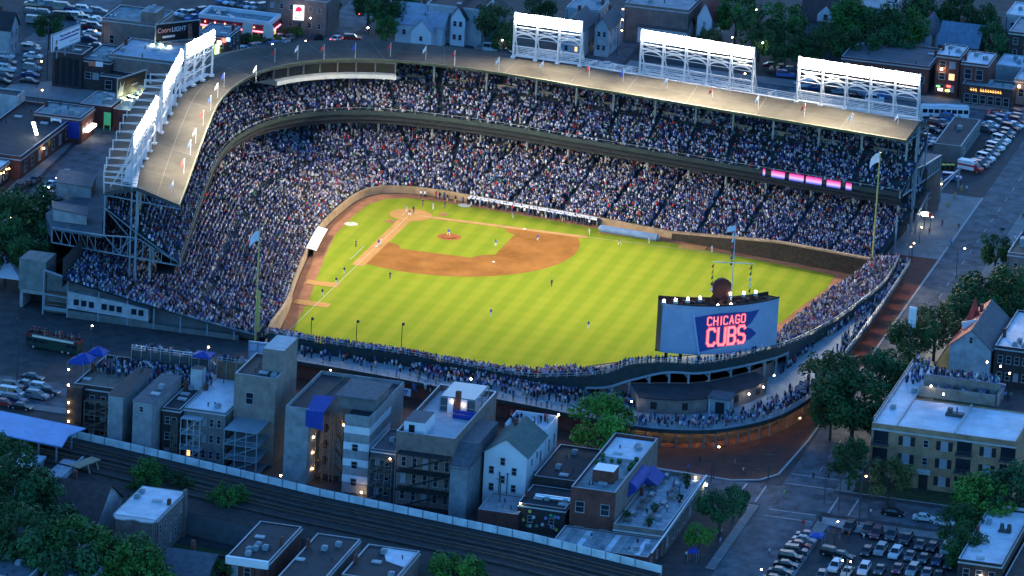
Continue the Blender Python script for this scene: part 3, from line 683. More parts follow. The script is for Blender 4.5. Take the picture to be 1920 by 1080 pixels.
b = MB(); loftb(b, lambda k: [(seatdepth(k)-.05,BSZ[k]+.05),(seatdepth(k)+.15,BSZ[k]+.05),(seatdepth(k)+.15,gz(k) if 40 <= k <= 84 else 4.2)]); b.build('bench_back_wall', mat('dark_green_paint', (.02,.035,.035), .7, .2, .6), BLE)
deckm = mat('concourse_deck', (.24,.29,.31), .8, .2, .35)
b = MB(); loftb(b, lambda k: [(max(1,seatdepth(k)-3.5),4.2),(BL[k],4.2),(BL[k],3.7),(max(1,seatdepth(k)-3.5),3.7)]); b.build('concourse_deck', deckm, BLE)
b = MB(); loftb(b, lambda k: [(BL[k]+.02,3.55),(BL[k]+.14,3.55),(BL[k]+.14,4.35),(BL[k]+.02,4.35)]); b.build('deck_fascia', MAT['dark_green_paint'], BLE)
b = MB()
for k in range(NB-1):
    for z in (4.75,5.05,5.35): b.beam(PB3(k,BL[k]-.1,z),PB3(k+1,BL[k+1]-.1,z),.06,.06)
    b.beam(PB3(k,BL[k]-.1,4.2),PB3(k,BL[k]-.1,5.4),.09)
b.build('concourse_railing', bluesteel, BLE)
b = MB()
for k in range(NB-1):
    D = seatdepth(k)
    for z in (.45,.95): b.beam(PB3(k,D+.1,BSZ[k]+z),PB3(k+1,seatdepth(k+1)+.1,BSZ[k+1]+z),.07,.07)
    b.beam(PB3(k,D+.1,BSZ[k]),PB3(k,D+.1,BSZ[k]+1.0),.08)
b.build('back_railing', mat('galvanised_rail', (.42,.4,.36), .5, .15, 1), BLE)
# steel carrying the centre section: inclined girder, posts and brackets over the concourse
b = MB(); kc = [k for k in range(NB) if 40 <= k <= 84]
for u, v in zip(kc, kc[1:]):
    D, D2 = seatdepth(u), seatdepth(v); b.beam(PB3(u,D+.2,gz(u)),PB3(v,D2+.2,gz(v)),.35,.45)
b.build('girder', bluesteel, BLE)
for u in kc[::4]:
    b = MB(); D = seatdepth(u); zt = gz(u); p = PB3(u,D+.1,4.2); b.beam(p,(p[0],p[1],zt),.4); b.beam((p[0],p[1],zt-1.3),PB3(u,D-1.6,zt-.1),.2)
    if u+2 <= kc[-1]: b.beam((p[0],p[1],zt-1.3),PB3(u+1,seatdepth(u+1)+.1,gz(u+1)-.1),.2)
    b.build('support_post', bluesteel, BLE)
b = MB(); kin = [k for k in range(NB) if 44 <= k <= 82]
loftb(b, lambda k: [(seatdepth(k)-1.2,4.2),(seatdepth(k)-1.2,7.2)], 0, kin); b.build('inner_wall', tan, BLE)
b = MB(); loftb(b, lambda k: [(BL[k]-1.6,0),(BL[k]-1.6,3.7)], 0, [k for k in range(NB) if k > 80 or k < 45]); b.build('outer_brick_wall', redbrick, BLE)
kg = [k for k in range(NB) if 44 <= k <= 82]
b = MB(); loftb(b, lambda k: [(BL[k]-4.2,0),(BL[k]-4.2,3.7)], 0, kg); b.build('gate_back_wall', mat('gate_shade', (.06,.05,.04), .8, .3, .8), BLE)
b = MB()
for k in kg[::2]: p = PB3(k,BL[k]-.9,0); b.beam(p,(p[0],p[1],3.6),.4)
b.build('gate_posts', darkconc, BLE)
b = MB()
for u, v in zip(kg, kg[1:]):
    for i in range(4):
        p = lerp(PB3(u,BL[u]-.8,0), PB3(v,BL[v]-.8,0), i/4); b.beam((p[0],p[1],.12),(p[0],p[1],2.6),.06)
    b.beam(PB3(u,BL[u]-.8,2.6),PB3(v,BL[v]-.8,2.6),.1); b.beam(PB3(u,BL[u]-.8,.3),PB3(v,BL[v]-.8,.3),.1)
b.build('gate_bars', darksteel, BLE)
rnd = random.Random(5)
for k in kg[1::1]:
    p = PB3(k+0,BL[k]-2.6,3.3+rnd.uniform(-.4,.2)); b = MB(); b.box(p[0]-.16,p[1]-.16,p[2]-.1,p[0]+.16,p[1]+.16,p[2]+.1)
    b.build('gate_lamp', lamp_warm, BLE); light('gate_light', 'POINT', (p[0],p[1],p[2]-.4), rnd.uniform(5,14), (1,.62,.32), .2)
# lamps under the overhang light the brick pavement in pools
for k in range(3, 44, 4):
    p = PB3(k,BL[k]-.5,3.55); b = MB(); b.cyl((p[0],p[1],p[2]-.15),p,.22,.16,8); b.build('soffit_lamp', lamp_warm, BLE)
    q = (p[0],p[1]+1.0,3.3); light('soffit_light', 'SPOT', q, 230, (1,.5,.28), .12, (p[0],p[1]+1.8,0), math.radians(95), .8)
# flat roofed concession rooms under the centre section, set out on the wide part of the deck
kcb = [k for k in range(44, 84) if BL[k]-SDP[k] > 13.5]; kcb = kcb[4:-7]
CB = thing('concession_rooms', 'tan walled concession rooms on the curved deck below the scoreboard', 'building', PB3(kcb[len(kcb)//2], SDP[kcb[len(kcb)//2]]+5, 4.2))
b = MB(); loftb(b, lambda k: [(BL[k]-10.4,4.2),(BL[k]-10.4,7.5)], 0, kcb)
for k in (kcb[0], kcb[-1]): q = [PB3(k,SDP[k]+1,4.2),PB3(k,BL[k]-10.4,4.2),PB3(k,BL[k]-10.4,7.5),PB3(k,SDP[k]+1,7.5)]; b.poly(q); 
b.build('wall', tan, CB); b = MB(); loftb(b, lambda k: [(SDP[k]+.6,7.55),(BL[k]-10.1,7.55),(BL[k]-10.1,7.3)], 0, kcb); b.build('roof', blackroof, CB)
for k in kcb[2::5]:
    p, q = PB3(k,BL[k]-10.35,5.2), PB3(k+1,BL[k+1]-10.35,5.2); b = MB(); b.beam((p[0],p[1],5.9),(q[0],q[1],5.9),.14,1.5); b.build('serving_hatch', black, CB)
# wall lamps on the centre concourse
for px, py in [(1185,752),(1203,734),(1249,745),(1311,742),(1378,735),(1405,738),(1432,725),(1452,703)]:
    p = at(px, py, 6.7); p.x += .3; b = MB(); b.ball(p, .17, n=8, k=5); b.build('concourse_lamp', lamp_white, BLE)
    light('concourse_light', 'POINT', (p.x+.5,p.y+.2,p.z-.3), 22, (1,.85,.55), .25)
# lift tower on the concourse
p = at(1349, 777, 4.2); b = MB(); b.box(p.x-4.2,p.y-2.4,4.2,p.x,p.y+1.9,7.4,0,1); b.box(p.x-4.6,p.y-2.7,7.4,p.x+.4,p.y+2.2,7.75,1)
t = thing('entry_kiosk', 'small flat roofed kiosk with a glass front on the curved concourse', 'kiosk', (p.x,p.y,4.2)); b.build('kiosk_wall', [bluesteel, slateroof], t)
b = MB(); b.box(p.x+.0,p.y-1.0,4.3,p.x+.06,p.y+.9,6.8); b.build('glass_door', glass, t)
b = MB(); b.box(p.x+.06,p.y-2.4,4.2,p.x+.3,p.y-2.1,7.4); b.box(p.x+.06,p.y+1.6,4.2,p.x+.3,p.y+1.9,7.4); b.build('kiosk_post', siding, t)
# seated tables by the concourse rail
def table_set(x, y, z, cloth):
    T = thing('concourse_stall', 'vending stall with dark red canopy', 'stall', (x,y,z)); 
# ------------------------------------------------------------------ the old scoreboard seen from behind
SHX, SHY, SHZ = 13.85, 3.5, 4.5
AA = [Vector((96.2+SHX,81.6+SHY)),Vector((94.6+SHX,89.4+SHY)),Vector((89.8+SHX,96.7+SHY)),Vector((81.0+SHX,102.9+SHY))]
def sbp(u):   # cubic through four points
    w = [0,.31,.64,1.0]; r = Vector((0,0))
    for i in range(4):
        c = 1.0
        for j in range(4):
            if j != i: c *= (u-w[j])/(w[i]-w[j])
        r += AA[i]*c
    return r
SBN = 24; arc_ = [sbp(i/SBN) for i in range(SBN+1)]
nrm = [Vector(((arc_[min(i+1,SBN)]-arc_[max(i-1,0)]).y, -(arc_[min(i+1,SBN)]-arc_[max(i-1,0)]).x)).normalized() for i in range(SBN+1)]
SB0, SB1 = 7.3+SHZ, 17.6+SHZ
SB = thing('scoreboard', 'big old scoreboard seen from behind with a blue pennant sign', 'scoreboard', (104,97,0))
def ztop(i): return SB1+.5-.5*i/SBN
b = MB()
back = [arc_[i]-nrm[i]*(3.0+1.2*math.sin(math.pi*i/SBN)) for i in range(SBN+1)]; back[0] = back[0]+Vector((.4,-1.5))
for i in range(SBN): b.poly([(*arc_[i],SB0),(*arc_[i+1],SB0),(*arc_[i+1],ztop(i+1)),(*arc_[i],ztop(i))])
sbm = mat('scoreboard_blue_steel', (.26,.34,.46), .55, .1, .25)
b.build('rear_cladding', sbm, SB)
b = MB()
for i in range(SBN):
    b.poly([(*back[i+1],SB0),(*back[i],SB0),(*back[i],ztop(i)-.2),(*back[i+1],ztop(i+1)-.2)]); b.poly([(*arc_[i+1],SB0),(*arc_[i],SB0),(*back[i],SB0),(*back[i+1],SB0)])
b.poly([(*arc_[0],SB0),(*arc_[0],ztop(0)),(*back[0],ztop(0)-.2),(*back[0],SB0)]); b.poly([(*arc_[SBN],SB0),(*back[SBN],SB0),(*back[SBN],ztop(SBN)-.2),(*arc_[SBN],ztop(SBN))])
b.build('side_panel', MAT['dark_green_paint'], SB)
b = MB()
for i in range(SBN): b.poly([(*arc_[i],ztop(i)-.25),(*arc_[i+1],ztop(i+1)-.25),(*back[i+1],ztop(i+1)-.25),(*back[i],ztop(i)-.25)])
for i in range(SBN): b.beam((*back[i],ztop(i)+.1),(*back[i+1],ztop(i+1)+.1),.2,.9); b.beam((*arc_[i],ztop(i)+.02),(*arc_[i+1],ztop(i+1)+.02),.25,.3)
rr = random.Random(9)
for i in range(2, SBN-1, 2):
    p = (arc_[i]+back[i])/2; b.box(p.x-.5,p.y-.4,ztop(i)-.25,p.x+.5,p.y+.4,ztop(i)+.2+rr.random()*.5)
b.build('top_deck', mat('rust_brown_deck', (.045,.02,.015), .85, .35, 1), SB)
b = MB()
for i in (1,4,8,12,16,20,23): p = (arc_[i]+back[i])/2; b.beam((*p,7),(*p,SB0),.6); 
for i in range(0, SBN, 2): b.beam((*back[i],SB0-.4),(*back[i+2],SB0-.4),.4,.6)
b.build('support_column', MAT['dark_green_paint'], SB)
# pennant flag and lettering, built on the curved cladding
def on_arc(s, z, off):
    """s metres along the cladding from its left end, z height"""
    t = s/SBLEN*SBN; i = max(0, min(SBN-1, int(t))); f = t-i
    p = arc_[i]+(arc_[i+1]-arc_[i])*f; nn = (nrm[i]+(nrm[i+1]-nrm[i])*f).normalized(); p = p+nn*off; return (p.x, p.y, z)
SBLEN = sum((arc_[i+1]-arc_[i]).length for i in range(SBN))
H = SB1-SB0
def panel(pts2, off, m, name, parent):
    """outline in (s, z): cut into narrow columns so that it follows the curve"""
    bm = bmesh.new(); vs = [bm.verts.new((x, y, 0)) for x, y in pts2]; bm.faces.new(vs)
    xs = [p[0] for p in pts2]; x = min(xs)+.7
    while x < max(xs):
        bmesh.ops.bisect_plane(bm, geom=bm.verts[:]+bm.edges[:]+bm.faces[:], plane_co=(x,0,0), plane_no=(1,0,0)); x += .7
    for v in bm.verts: v.co = Vector(on_arc(v.co.x, v.co.y+SHZ, off))-Vector(ORG[parent.name])
    bmesh.ops.recalc_face_normals(bm, faces=bm.faces[:]); me = bpy.data.meshes.new(name); bm.to_mesh(me); bm.free(); me.materials.append(m)
    o = bpy.data.objects.new(name, me); COL.objects.link(o); o.parent = parent; ORG[o.name] = ORG[parent.name]; return o
K = SBLEN/27.2
pen = mat('pennant_blue', (.03,.065,.24), .5, .08, .4)
PN = panel([(7.3,15.4),(10,15.95),(13,16.3),(17,16.2),(20,15.95),(22.4,16.1),(21.6,14.9),(20.4,13.4),(19.1,12.6),(20.6,12.2),(22.0,10.9),(20.5,9.9),(18.5,9.4),(16,9.3),(13.5,8.9),(11,8.4),(8.8,7.9)], .07, pen, 'pennant', SB)
b = MB(); b.beam(on_arc(7.0,15.7+SHZ,.2), on_arc(8.75,7.1+SHZ,.2), .32, .32); b.ball(on_arc(7.0,15.7+SHZ,.2), .35, n=8, k=5); b.build('pennant_pole', mat('pole_pale_blue', (.35,.45,.6), .5, .1, 1), SB)
neon = emit('neon_red', (1,.07,.1), .42); neonc = emit('neon_pink', (1,.3,.33), .36)
# block letters on a 5 x 7 grid, each glyph a list of strokes
GL = {'C':[(5,6,4,7),(4,7,1,7),(1,7,0,6),(0,6,0,1),(0,1,1,0),(1,0,4,0),(4,0,5,1)],'H':[(0,0,0,7),(5,0,5,7),(0,3.5,5,3.5)],'I':[(2.5,0,2.5,7)],'A':[(0,0,2.5,7),(2.5,7,5,0),(1,2.3,4,2.3)],
 'G':[(5,6,4,7),(4,7,1,7),(1,7,0,6),(0,6,0,1),(0,1,1,0),(1,0,4,0),(4,0,5,1),(5,1,5,3.2),(5,3.2,3,3.2)],'O':[(1,0,4,0),(4,0,5,1),(5,1,5,6),(5,6,4,7),(4,7,1,7),(1,7,0,6),(0,6,0,1),(0,1,1,0)],
 'U':[(0,7,0,1),(0,1,1,0),(1,0,4,0),(4,0,5,1),(5,1,5,7)],'B':[(0,0,0,7),(0,7,4,7),(4,7,5,6),(5,6,5,4.5),(5,4.5,4,3.6),(0,3.6,4,3.6),(4,3.6,5,2.6),(5,2.6,5,1),(5,1,4,0),(4,0,0,0)],
 'S':[(5,6,4,7),(4,7,1,7),(1,7,0,6),(0,6,0,4.6),(0,4.6,1,3.7),(1,3.7,4,3.3),(4,3.3,5,2.4),(5,2.4,5,1),(5,1,4,0),(4,0,1,0),(1,0,0,1)]}
def word(txt, s0, z0, w, h, gap, st, tilt, parent, name):
    s = s0
    for ch in txt:
        for off, th, m, nm in ((.14, st, neon, name), (.24, st*.62, neonc, 'neon_tube')):
            b = MB()
            for x0,y0,x1,y1 in GL[ch]:
                nseg = 3
                a0 = (s+x0/5*w, z0+y0/7*h+tilt*(s-s0)); a1 = (s+x1/5*w, z0+y1/7*h+tilt*(s-s0)); dx, dy = a1[0]-a0[0], a1[1]-a0[1]; LL = math.hypot(dx, dy); ex, ey = dx/LL*th*.42, dy/LL*th*.42
                P, Q = (a0[0]-ex,a0[1]-ey), (a1[0]+ex,a1[1]+ey); nx, ny = -dy/LL*th/2, dx/LL*th/2
                for i in range(nseg):
                    u, v = lerp(P,Q,i/nseg), lerp(P,Q,(i+1)/nseg)
                    b.poly([on_arc(u[0]-nx,u[1]-ny,off),on_arc(v[0]-nx,v[1]-ny,off),on_arc(v[0]+nx,v[1]+ny,off),on_arc(u[0]+nx,u[1]+ny,off)])
            if off < .2: LT = b.build(nm, m, parent)
            else: b.build(nm, m, LT)
        s += (w+gap) if ch != 'I' else (w*.62+gap)
        if ch == 'H': s -= w*.19
word('CHICAGO', 10.2, 13.75+SHZ, .88, 1.7, .5, .36, .02, PN, 'letter')
word('CUBS', 10.4, 9.35+SHZ, 1.6, 3.6, .72, .74, .02, PN, 'letter')
# clock seen from behind, flagpole with yard, lamps along the rear edge
ci = 13; pc = back[ci]
b = MB(); nn = nrm[ci]; c = Vector((pc.x,pc.y,20.3+SHZ)); b.cyl(c-Vector((nn.x,nn.y,0))*.45, c+Vector((nn.x,nn.y,0))*.45, 2.15, n=26); tg = Vector((-nn.y,nn.x,0))
for s_ in (-1,1): b.poly([tuple(c+tg*s_*3.1+Vector((0,0,-3.2))),tuple(c+tg*s_*1.6+Vector((0,0,-3.2))),tuple(c+tg*s_*1.6+Vector((0,0,-.6)))]); 
b.beam(c+Vector((0,0,-3.2)), c+Vector((0,0,-1.5)), 3.2, .6)
t = tag(b.build('scoreboard_clock', mat('rust_red_disc', (.1,.022,.018), .7, .2, 1)), 'round rust red back of the clock standing on top of the scoreboard', 'clock')
for (px, py), zf in zip([(1245,563),(1267,561),(1290,559),(1313,557),(1370,550),(1395,548),(1417,546),(1346,572),(1371,570)], range(9)):
    p = at(px, py, (19.2 if zf < 7 else 17.9)+SHZ); b = MB(); b.ball(p, .28, n=8, k=5, sz=.6); b.build('deck_lamp', lamp_white, SB)
    b = MB(); b.beam((p.x,p.y,17.2+SHZ),(p.x,p.y,p.z-.2),.12); b.box(p.x-.4,p.y-.4,p.z-.95,p.x+.4,p.y+.4,p.z-.4); b.build('lamp_post', bluesteel, SB)
fp = Vector((arc_[14].x-nrm[14].x*1.6, arc_[14].y-nrm[14].y*1.6, 17.3+SHZ))
T = thing('flagpole', 'tall white flagpole with a yardarm of small flags on the scoreboard', 'flagpole', tuple(fp)); b = MB(); b.cyl(fp, fp+Vector((0,0,18)), .11, .06, 8)
yz = fp+Vector((0,0,9.2)); yd = Vector((-.26,.965,0)); b.beam(yz-yd*4.2, yz+yd*4.2, .13); b.build('mast', mat('pale_blue_paint', (.5,.6,.65), .5, .1, 1), T)
fc = [(.5,.05,.04),(.02,.05,.3),(.02,.02,.02),(.7,.7,.72),(.5,.3,.05),(.03,.12,.06)]
fm = [mat('pennant_'+nm, c, .8, .08, 2) for nm, c in zip(('red','navy','black','white','gold','green'), fc)]
for dx, z0, lst in ((-4.0,9.0,(0,4,5,2,3)),(-.25,16.0,(3,3,0,5,1,2)),(3.9,9.0,(0,5,3,3,2,2))):
    for i, ci in enumerate(lst):
        p = fp+yd*dx+Vector((0,0,z0-i*1.25)); b = MB(); w = Vector((-.2,-.5,-.75)).normalized()
        b.poly([p, p+w*.95+yd*.1, p+w*.9+Vector((0,0,-.55)), p+Vector((0,0,-1.0))]); b.poly([p+w*.01, p+w*.45+Vector((.12,.1,0)), p+w*.5+Vector((.1,.1,-.7)), p+Vector((0,0,-1.0))]); b.build('pennant_flag', fm[ci], T)
b = MB(); p = fp+Vector((0,0,17.4)); w = Vector((-.35,-.85,-.4)).normalized()
b.poly([p, p+w*2.2+Vector((.3,0,0)), p+w*2.2+Vector((.3,0,-1.1)), p+Vector((0,0,-1.3))]); b.build('top_flag', fm[3], T)
# foul poles with flags
for (x, y), lab, zt in [((.2,108.0),'tall yellow foul pole with a white flag at the far left field corner',28.6),((108.2,-3.0),'tall yellow foul pole with a white flag at the near right field corner',26.4)]:
    T = thing('foul_pole', lab, 'foul pole', (x,y,0)); b = MB(); b.cyl((x,y,0),(x,y,zt),.24,.14,8)
    if x > 50: b.box(x-.05,y+.2,4,x+.05,y+.75,13)
    b.build('pole', mat('foul_pole_yellow', (.5,.42,.12), .5, .1, 1), T)
    b = MB(); w = Vector((-.3,-.95,0)); s_ = Vector((.9,-.3,0))*.2; N = 8; v = []
    for i in range(N):
        t_ = i/(N-1)
        for j in range(4): v.append(Vector((x,y,zt-.2-j*.75))+w*(t_*2.3)+Vector((0,0,-1))*(t_*t_*1.9+.2*t_*math.sin(j*2))+s_*math.sin(t_*6+j*.8)*t_*1.4)
    for i in range(N-1):
        for j in range(3): b.poly([v[i*4+j],v[(i+1)*4+j],v[(i+1)*4+j+1],v[i*4+j+1]])
    b.build('flag', fm[3], T)
# tall black lamp posts on the right field wall (with small heads)
for i, (px, py) in enumerate([(582,650),(667,655),(752,660)]):
    p = at(px, py, 4); T = thing('camera_mast', ['thin dark mast nearest the right field foul pole','thin dark mast in the middle behind right field','thin dark mast farthest from the right field foul pole'][i], 'mast', tuple(p), 0, 'masts behind the right field wall'); b = MB(); b.cyl(p, p+Vector((0,0,6.2)), .1, .08, 6); b.build('pole', black, T)
    b = MB(); b.ball(p+Vector((0,.2,6.2)), .36, n=8, k=5); b.build('head', black, T)
# rolled tarpaulin against the left field wall, on deck items
pa, pb = at(1126,428,.8), at(1233,446,.8); b = MB(); b.cyl(pa, pb, .85, n=14); t = thing('rolled_tarpaulin', 'long blue grey rolled tarpaulin lying along the left field wall', 'tarpaulin', tuple((pa+pb)/2)); b.build('roll', mat('blue_grey_tarp', (.12,.2,.34), .6, .2, .5), t)
b = MB(); d = (pb-pa).normalized(); b.cyl(pb, pb+d*.35, .5, n=12); b.cyl(pa-d*.35, pa, .5, n=12); b.build('roll_core', concrete, t)
# batting tee net left on the grass, benches at the left field bullpen
# big billboard frame seen from behind above right field end
p, q = at(465,690,8.5), at(546,700,8.5)
T = thing('billboard', 'pale blue back of a billboard with a steel grid beside the right field corner', 'billboard', tuple((p+q)/2-Vector((0,0,8.5)))); b = MB(); b.beam(p+Vector((0,0,2.9)), q+Vector((0,0,2.9)), .3, 6.0); b.build('board', mat('pale_blue_board', (.35,.46,.58), .6, .1, .5), T)
b = MB(); off = Vector((.4,.1,0))
for i in range(6): u = p+(q-p)*(i/5)+off; b.beam((u.x,u.y,0),(u.x,u.y,p.z+6),.18)
for z in (.3,2,3.8,5.6): b.beam(p+off+Vector((0,0,z)), q+off+Vector((0,0,z)), .16)
b.build('grid_frame', bluesteel, T)
# ------------------------------------------------------------------ the crowd in the stands (one mass) 
def tmpl(boxes):
    v, f, part = [], [], []
    for x0,x1,y0,y1,z0,z1,tx,pid in boxes:
        n = len(v); cx, cy = (x0+x1)/2, (y0+y1)/2; hx, hy = (x1-x0)/2, (y1-y0)/2
        v += [(cx-hx,cy-hy,z0),(cx+hx,cy-hy,z0),(cx+hx,cy+hy,z0),(cx-hx,cy+hy,z0)]+[(cx-hx*tx,cy-hy*tx,z1),(cx+hx*tx,cy-hy*tx,z1),(cx+hx*tx,cy+hy*tx,z1),(cx-hx*tx,cy+hy*tx,z1)]
        f += [(n+4,n+5,n+6,n+7),(n,n+1,n+5,n+4),(n+1,n+2,n+6,n+5),(n+2,n+3,n+7,n+6),(n+3,n,n+4,n+7)]; part += [pid]*8
    return np.array(v, float), np.array(f, int), np.array(part)
SIT = tmpl([(-.16,.14,-.24,.24,.38,.98,.8,0),(-.1,.12,-.1,.1,1.0,1.26,.85,1),(.1,.55,-.18,.18,.3,.5,.9,2)])
STA = tmpl([(-.15,.13,-.25,.25,.85,1.46,.85,0),(-.11,.11,-.1,.1,1.48,1.74,.85,1),(-.12,.12,-.17,.17,0,.86,1.0,2)])
shirts = np.array([(.55,.54,.57)]*8+[(.42,.36,.34)]*4+[(.3,.27,.36)]*3+[(.055,.08,.2)]*6+[(.25,.3,.46)]*4+[(.018,.02,.03)]*13+[(.22,.23,.26)]*3+[(.42,.03,.03)]*2+[(.03,.05,.12)]*6+[(.4,.33,.2)]+[(.5,.42,.05)]*0+[(.06,.2,.11)]+[(.5,.3,.33)])
heads = np.array([(.3,.18,.13)]*3+[(.03,.05,.2)]*5+[(.55,.52,.5)]*1+[(.03,.022,.018)]*6+[(.12,.08,.05)]*2)
pants = np.array([(.03,.045,.09)]*5+[(.25,.22,.16)]*2+[(.02,.02,.025)]*3+[(.3,.31,.33)])
pos = []   # x y z heading standing
rs = np.random.RandomState(11)
SECF = {}
def rowpts(pts, refs, spacing, occ, aisle, stand, tag_):
    """people along a row; aisles sit at fixed distances round the stand (refs), so that they line up from row to row"""
    acc = rs.uniform(0, spacing)
    for i, (p, q) in enumerate(zip(pts, pts[1:])):
        L = math.hypot(q[0]-p[0], q[1]-p[1])
        while acc < L:
            t = acc/L; r = refs[i]+(refs[i+1]-refs[i])*t
            ok = True
            if aisle:
                ok = (r+aisle[1]) % aisle[0] > aisle[2]; o_ = occ*SECF.setdefault((tag_, int((r+aisle[1])//aisle[0])), rs.uniform(.8,1.15))
            else: o_ = occ
            if ok and rs.rand() < o_: pos.append((p[0]+(q[0]-p[0])*t+rs.normal(0,.06), p[1]+(q[1]-p[1])*t+rs.normal(0,.06), p[2]+(q[2]-p[2])*t, None, rs.rand() < stand))
            acc += spacing*rs.uniform(.85,1.2)
        acc -= L
def row_from(fn, ks, spacing, occ, aisle, stand, tag_=0):
    ks = list(ks); n0 = len(pos); rowpts([fn(k) for k in ks], [arcS[k] if tag_ in (1,2) else k*1.25 for k in ks], spacing, occ, aisle, stand, tag_); return n0
head_dir = []
for i in range(NR):
    fr = (i+.5)/NR
    def fn(k):
        D = SL[k]+LOWD; d0 = .4+(D-.4)*i/NR; d1 = .4+(D-.4)*(i+1)/NR; return P3(k,(d0+d1)/2,zlow(d1)-.1,SW)
    if i in (18, 19, 36): occ = .18
    else: occ = .78
    # dugout seats stay clear of the front row
    n0 = row_from(fn, range(NS), .5, occ*(.9 if (i//9) % 2 else 1), (11.0, 3.0, .95), .08, 1)
    for j in range(n0, len(pos)):
        pass
for i in range(23):
    def fn(k):
        d0 = .25+(UPD-.25)*i/23; d1 = .25+(UPD-.25)*(i+1)/23; return P3(k,(d0+d1)/2,zup(d0)+.25)
    row_from(fn, range(NS), .5, .2 if i in (12, 13) else (.74 if i > 1 else .4), (10.2, 5.0, .9), .06, 2)
for i in range(13):
    def fn(k):
        D = seatdepth(k); d0 = .35+(D-.35)*i/13; d1 = .35+(D-.35)*(i+1)/13; return PB3(k,(d0+d1)/2,zs_(k,d0)+.12)
    for ks in (range(0, 42), range(82, NB)): row_from(fn, ks, .58, .92 if ks[0] == 0 else .8, (14, 2, 1.3), .3, 3)
nbleach = len(pos)
for off, occ in ((.7,.5),(1.4,.28),(2.2,.22),(3.0,.2)):
    row_from(lambda k: PB3(k, BL[k]-off, 4.2), range(0, 44), .8, occ, None, 1.1)
# people standing at the inner rails over the walkway behind left field
row_from(lambda k: PB3(k, seatdepth(k)+.8, 4.2), range(0, 44), .7, .5, None, 1.1)
for off, occ in ((.7,.7),(1.5,.6),(2.4,.5),(3.4,.5),(4.4,.5),(5.6,.45),(6.6,.4)): row_from(lambda k: PB3(k, seatdepth(k)+off, 4.2), range(76, 104), .7, occ, None, 1.1)
for off, occ in ((1.5,.25),(3.5,.2),(6,.16)): row_from(lambda k: PB3(k, BL[k]-off, 4.2), range(42, 80), 1.0, occ, None, 1.1)
for _ in range(160):
    k = rs.randint(42, 80); t = rs.uniform(.68,.95); q = PB3(k, seatdepth(k)+1+(BL[k]-seatdepth(k)-2)*t, 4.2); pos.append((q[0],q[1],4.2,None,True))
row_from(lambda k: P3(k,-1.2,.1,SW), ks2, .9, .8, None, 1.1); row_from(lambda k: P3(k,-2.0,.05,SW), ks2, 1.2, .5, None, 1.1); row_from(lambda k: P3(k,-2.2,.05,SW), ks, 1.0, .6, None, 1.1)
for off, occ in ((1.0,.5),(2.4,.35),(4.0,.25)): row_from(lambda k: PB3(k, seatdepth(k)+off, 4.2), range(103, 116), .8, occ, None, 1.1)
# rooftop crowds across both streets
def scatter(px0, py0, px1, py1, z, n_, slope=0.0, stand=.7):
    for _ in range(n_):
        px, py = rs.uniform(px0,px1), rs.uniform(py0,py1); q = at(px, py+(px-px0)*.13, z); pos.append((q.x, q.y, z+slope*0, None, rs.rand() < stand))
row_from(lambda k: PB3(k, seatdepth(k)-1.4, zs_(k,seatdepth(k)-1.4)), range(70, NB), .6, .9, None, 1.1)
row_from(lambda k: PB3(k, seatdepth(k)-.5, zs_(k,seatdepth(k)-.5)), range(40, 72), .9, .6, None, 1.1)
SKY0 = len(pos)
for i in range(5): 
    for _ in range(17): pos.append((159.5-i*1.1, -13+rs.uniform(0,15.5), 14.2-i*.62, None, rs.rand() < .75))
for _ in range(190): pos.append((rs.uniform(160.8,168.5), rs.uniform(-18,5), 11.15, None, True))
for i in range(6):
    for _ in range(14): pos.append((112-i*1.3, 142.5+rs.uniform(0,13.5), 15.4-i*.45, None, rs.rand() < .8))
for _ in range(26): pos.append((rs.uniform(96,112), rs.uniform(136.6,141), 12.4, None, True))
for _ in range(22): pos.append((rs.uniform(112.5,116.5), rs.uniform(146,160), 12.6, None, True))
for _ in range(14): pos.append((rs.uniform(160.5,165), rs.uniform(67,75), 11.1, None, True))
for _ in range(16): pos.append((rs.uniform(157,162), rs.uniform(29,50), 13.1, None, True))
for i in range(5):
    for _ in range(9): pos.append((161.8-i*1.15, rs.uniform(5.8,13.5), 15.0-i*.7, None, rs.rand() < .7))
for _ in range(46): pos.append((rs.uniform(-13,-4), rs.uniform(139,150), 9.1+rs.uniform(0,1.6), None, True))
A = np.array([(p[0],p[1],p[2],1.0 if p[4] else 0.0) for p in pos])
# facing: towards the middle of the infield
hd = np.arctan2(22-A[:,1], 30-A[:,0])+rs.normal(0,.35,len(A))
def mass(name, T, sel, attrs):
    V, F, P = T; n = len(sel); X = A[sel]; h = hd[sel]; sc = rs.uniform(.9,1.08,n)
    c, s = np.cos(h), np.sin(h)
    vx = V[None,:,0]*sc[:,None]; vy = V[None,:,1]*sc[:,None]; vz = V[None,:,2]*sc[:,None]
    # lean
    out = np.empty((n, len(V), 3)); out[:,:,0] = X[:,0,None]+vx*c[:,None]-vy*s[:,None]; out[:,:,1] = X[:,1,None]+vx*s[:,None]+vy*c[:,None]; out[:,:,2] = X[:,2,None]+vz
    col = np.empty((n, len(V), 4)); col[:,:,3] = 1
    sh = shirts[rs.randint(len(shirts), size=n)]*rs.uniform(.75,1.1,(n,1)); hh = heads[rs.randint(len(heads), size=n)]; pp = pants[rs.randint(len(pants), size=n)]
    for pid, arr in ((0,sh),(1,hh),(2,pp)): col[:,P==pid,:3] = arr[:,None,:]
    Fc = (F[None]+np.arange(n)[:,None,None]*len(V)).reshape(-1,4)
    return out.reshape(-1,3), Fc, col.reshape(-1,4)
st = A[:,3] > .5
v1, f1, c1 = mass('a', SIT, np.where(~st)[0], None); v2, f2, c2 = mass('b', STA, np.where(st)[0], None)
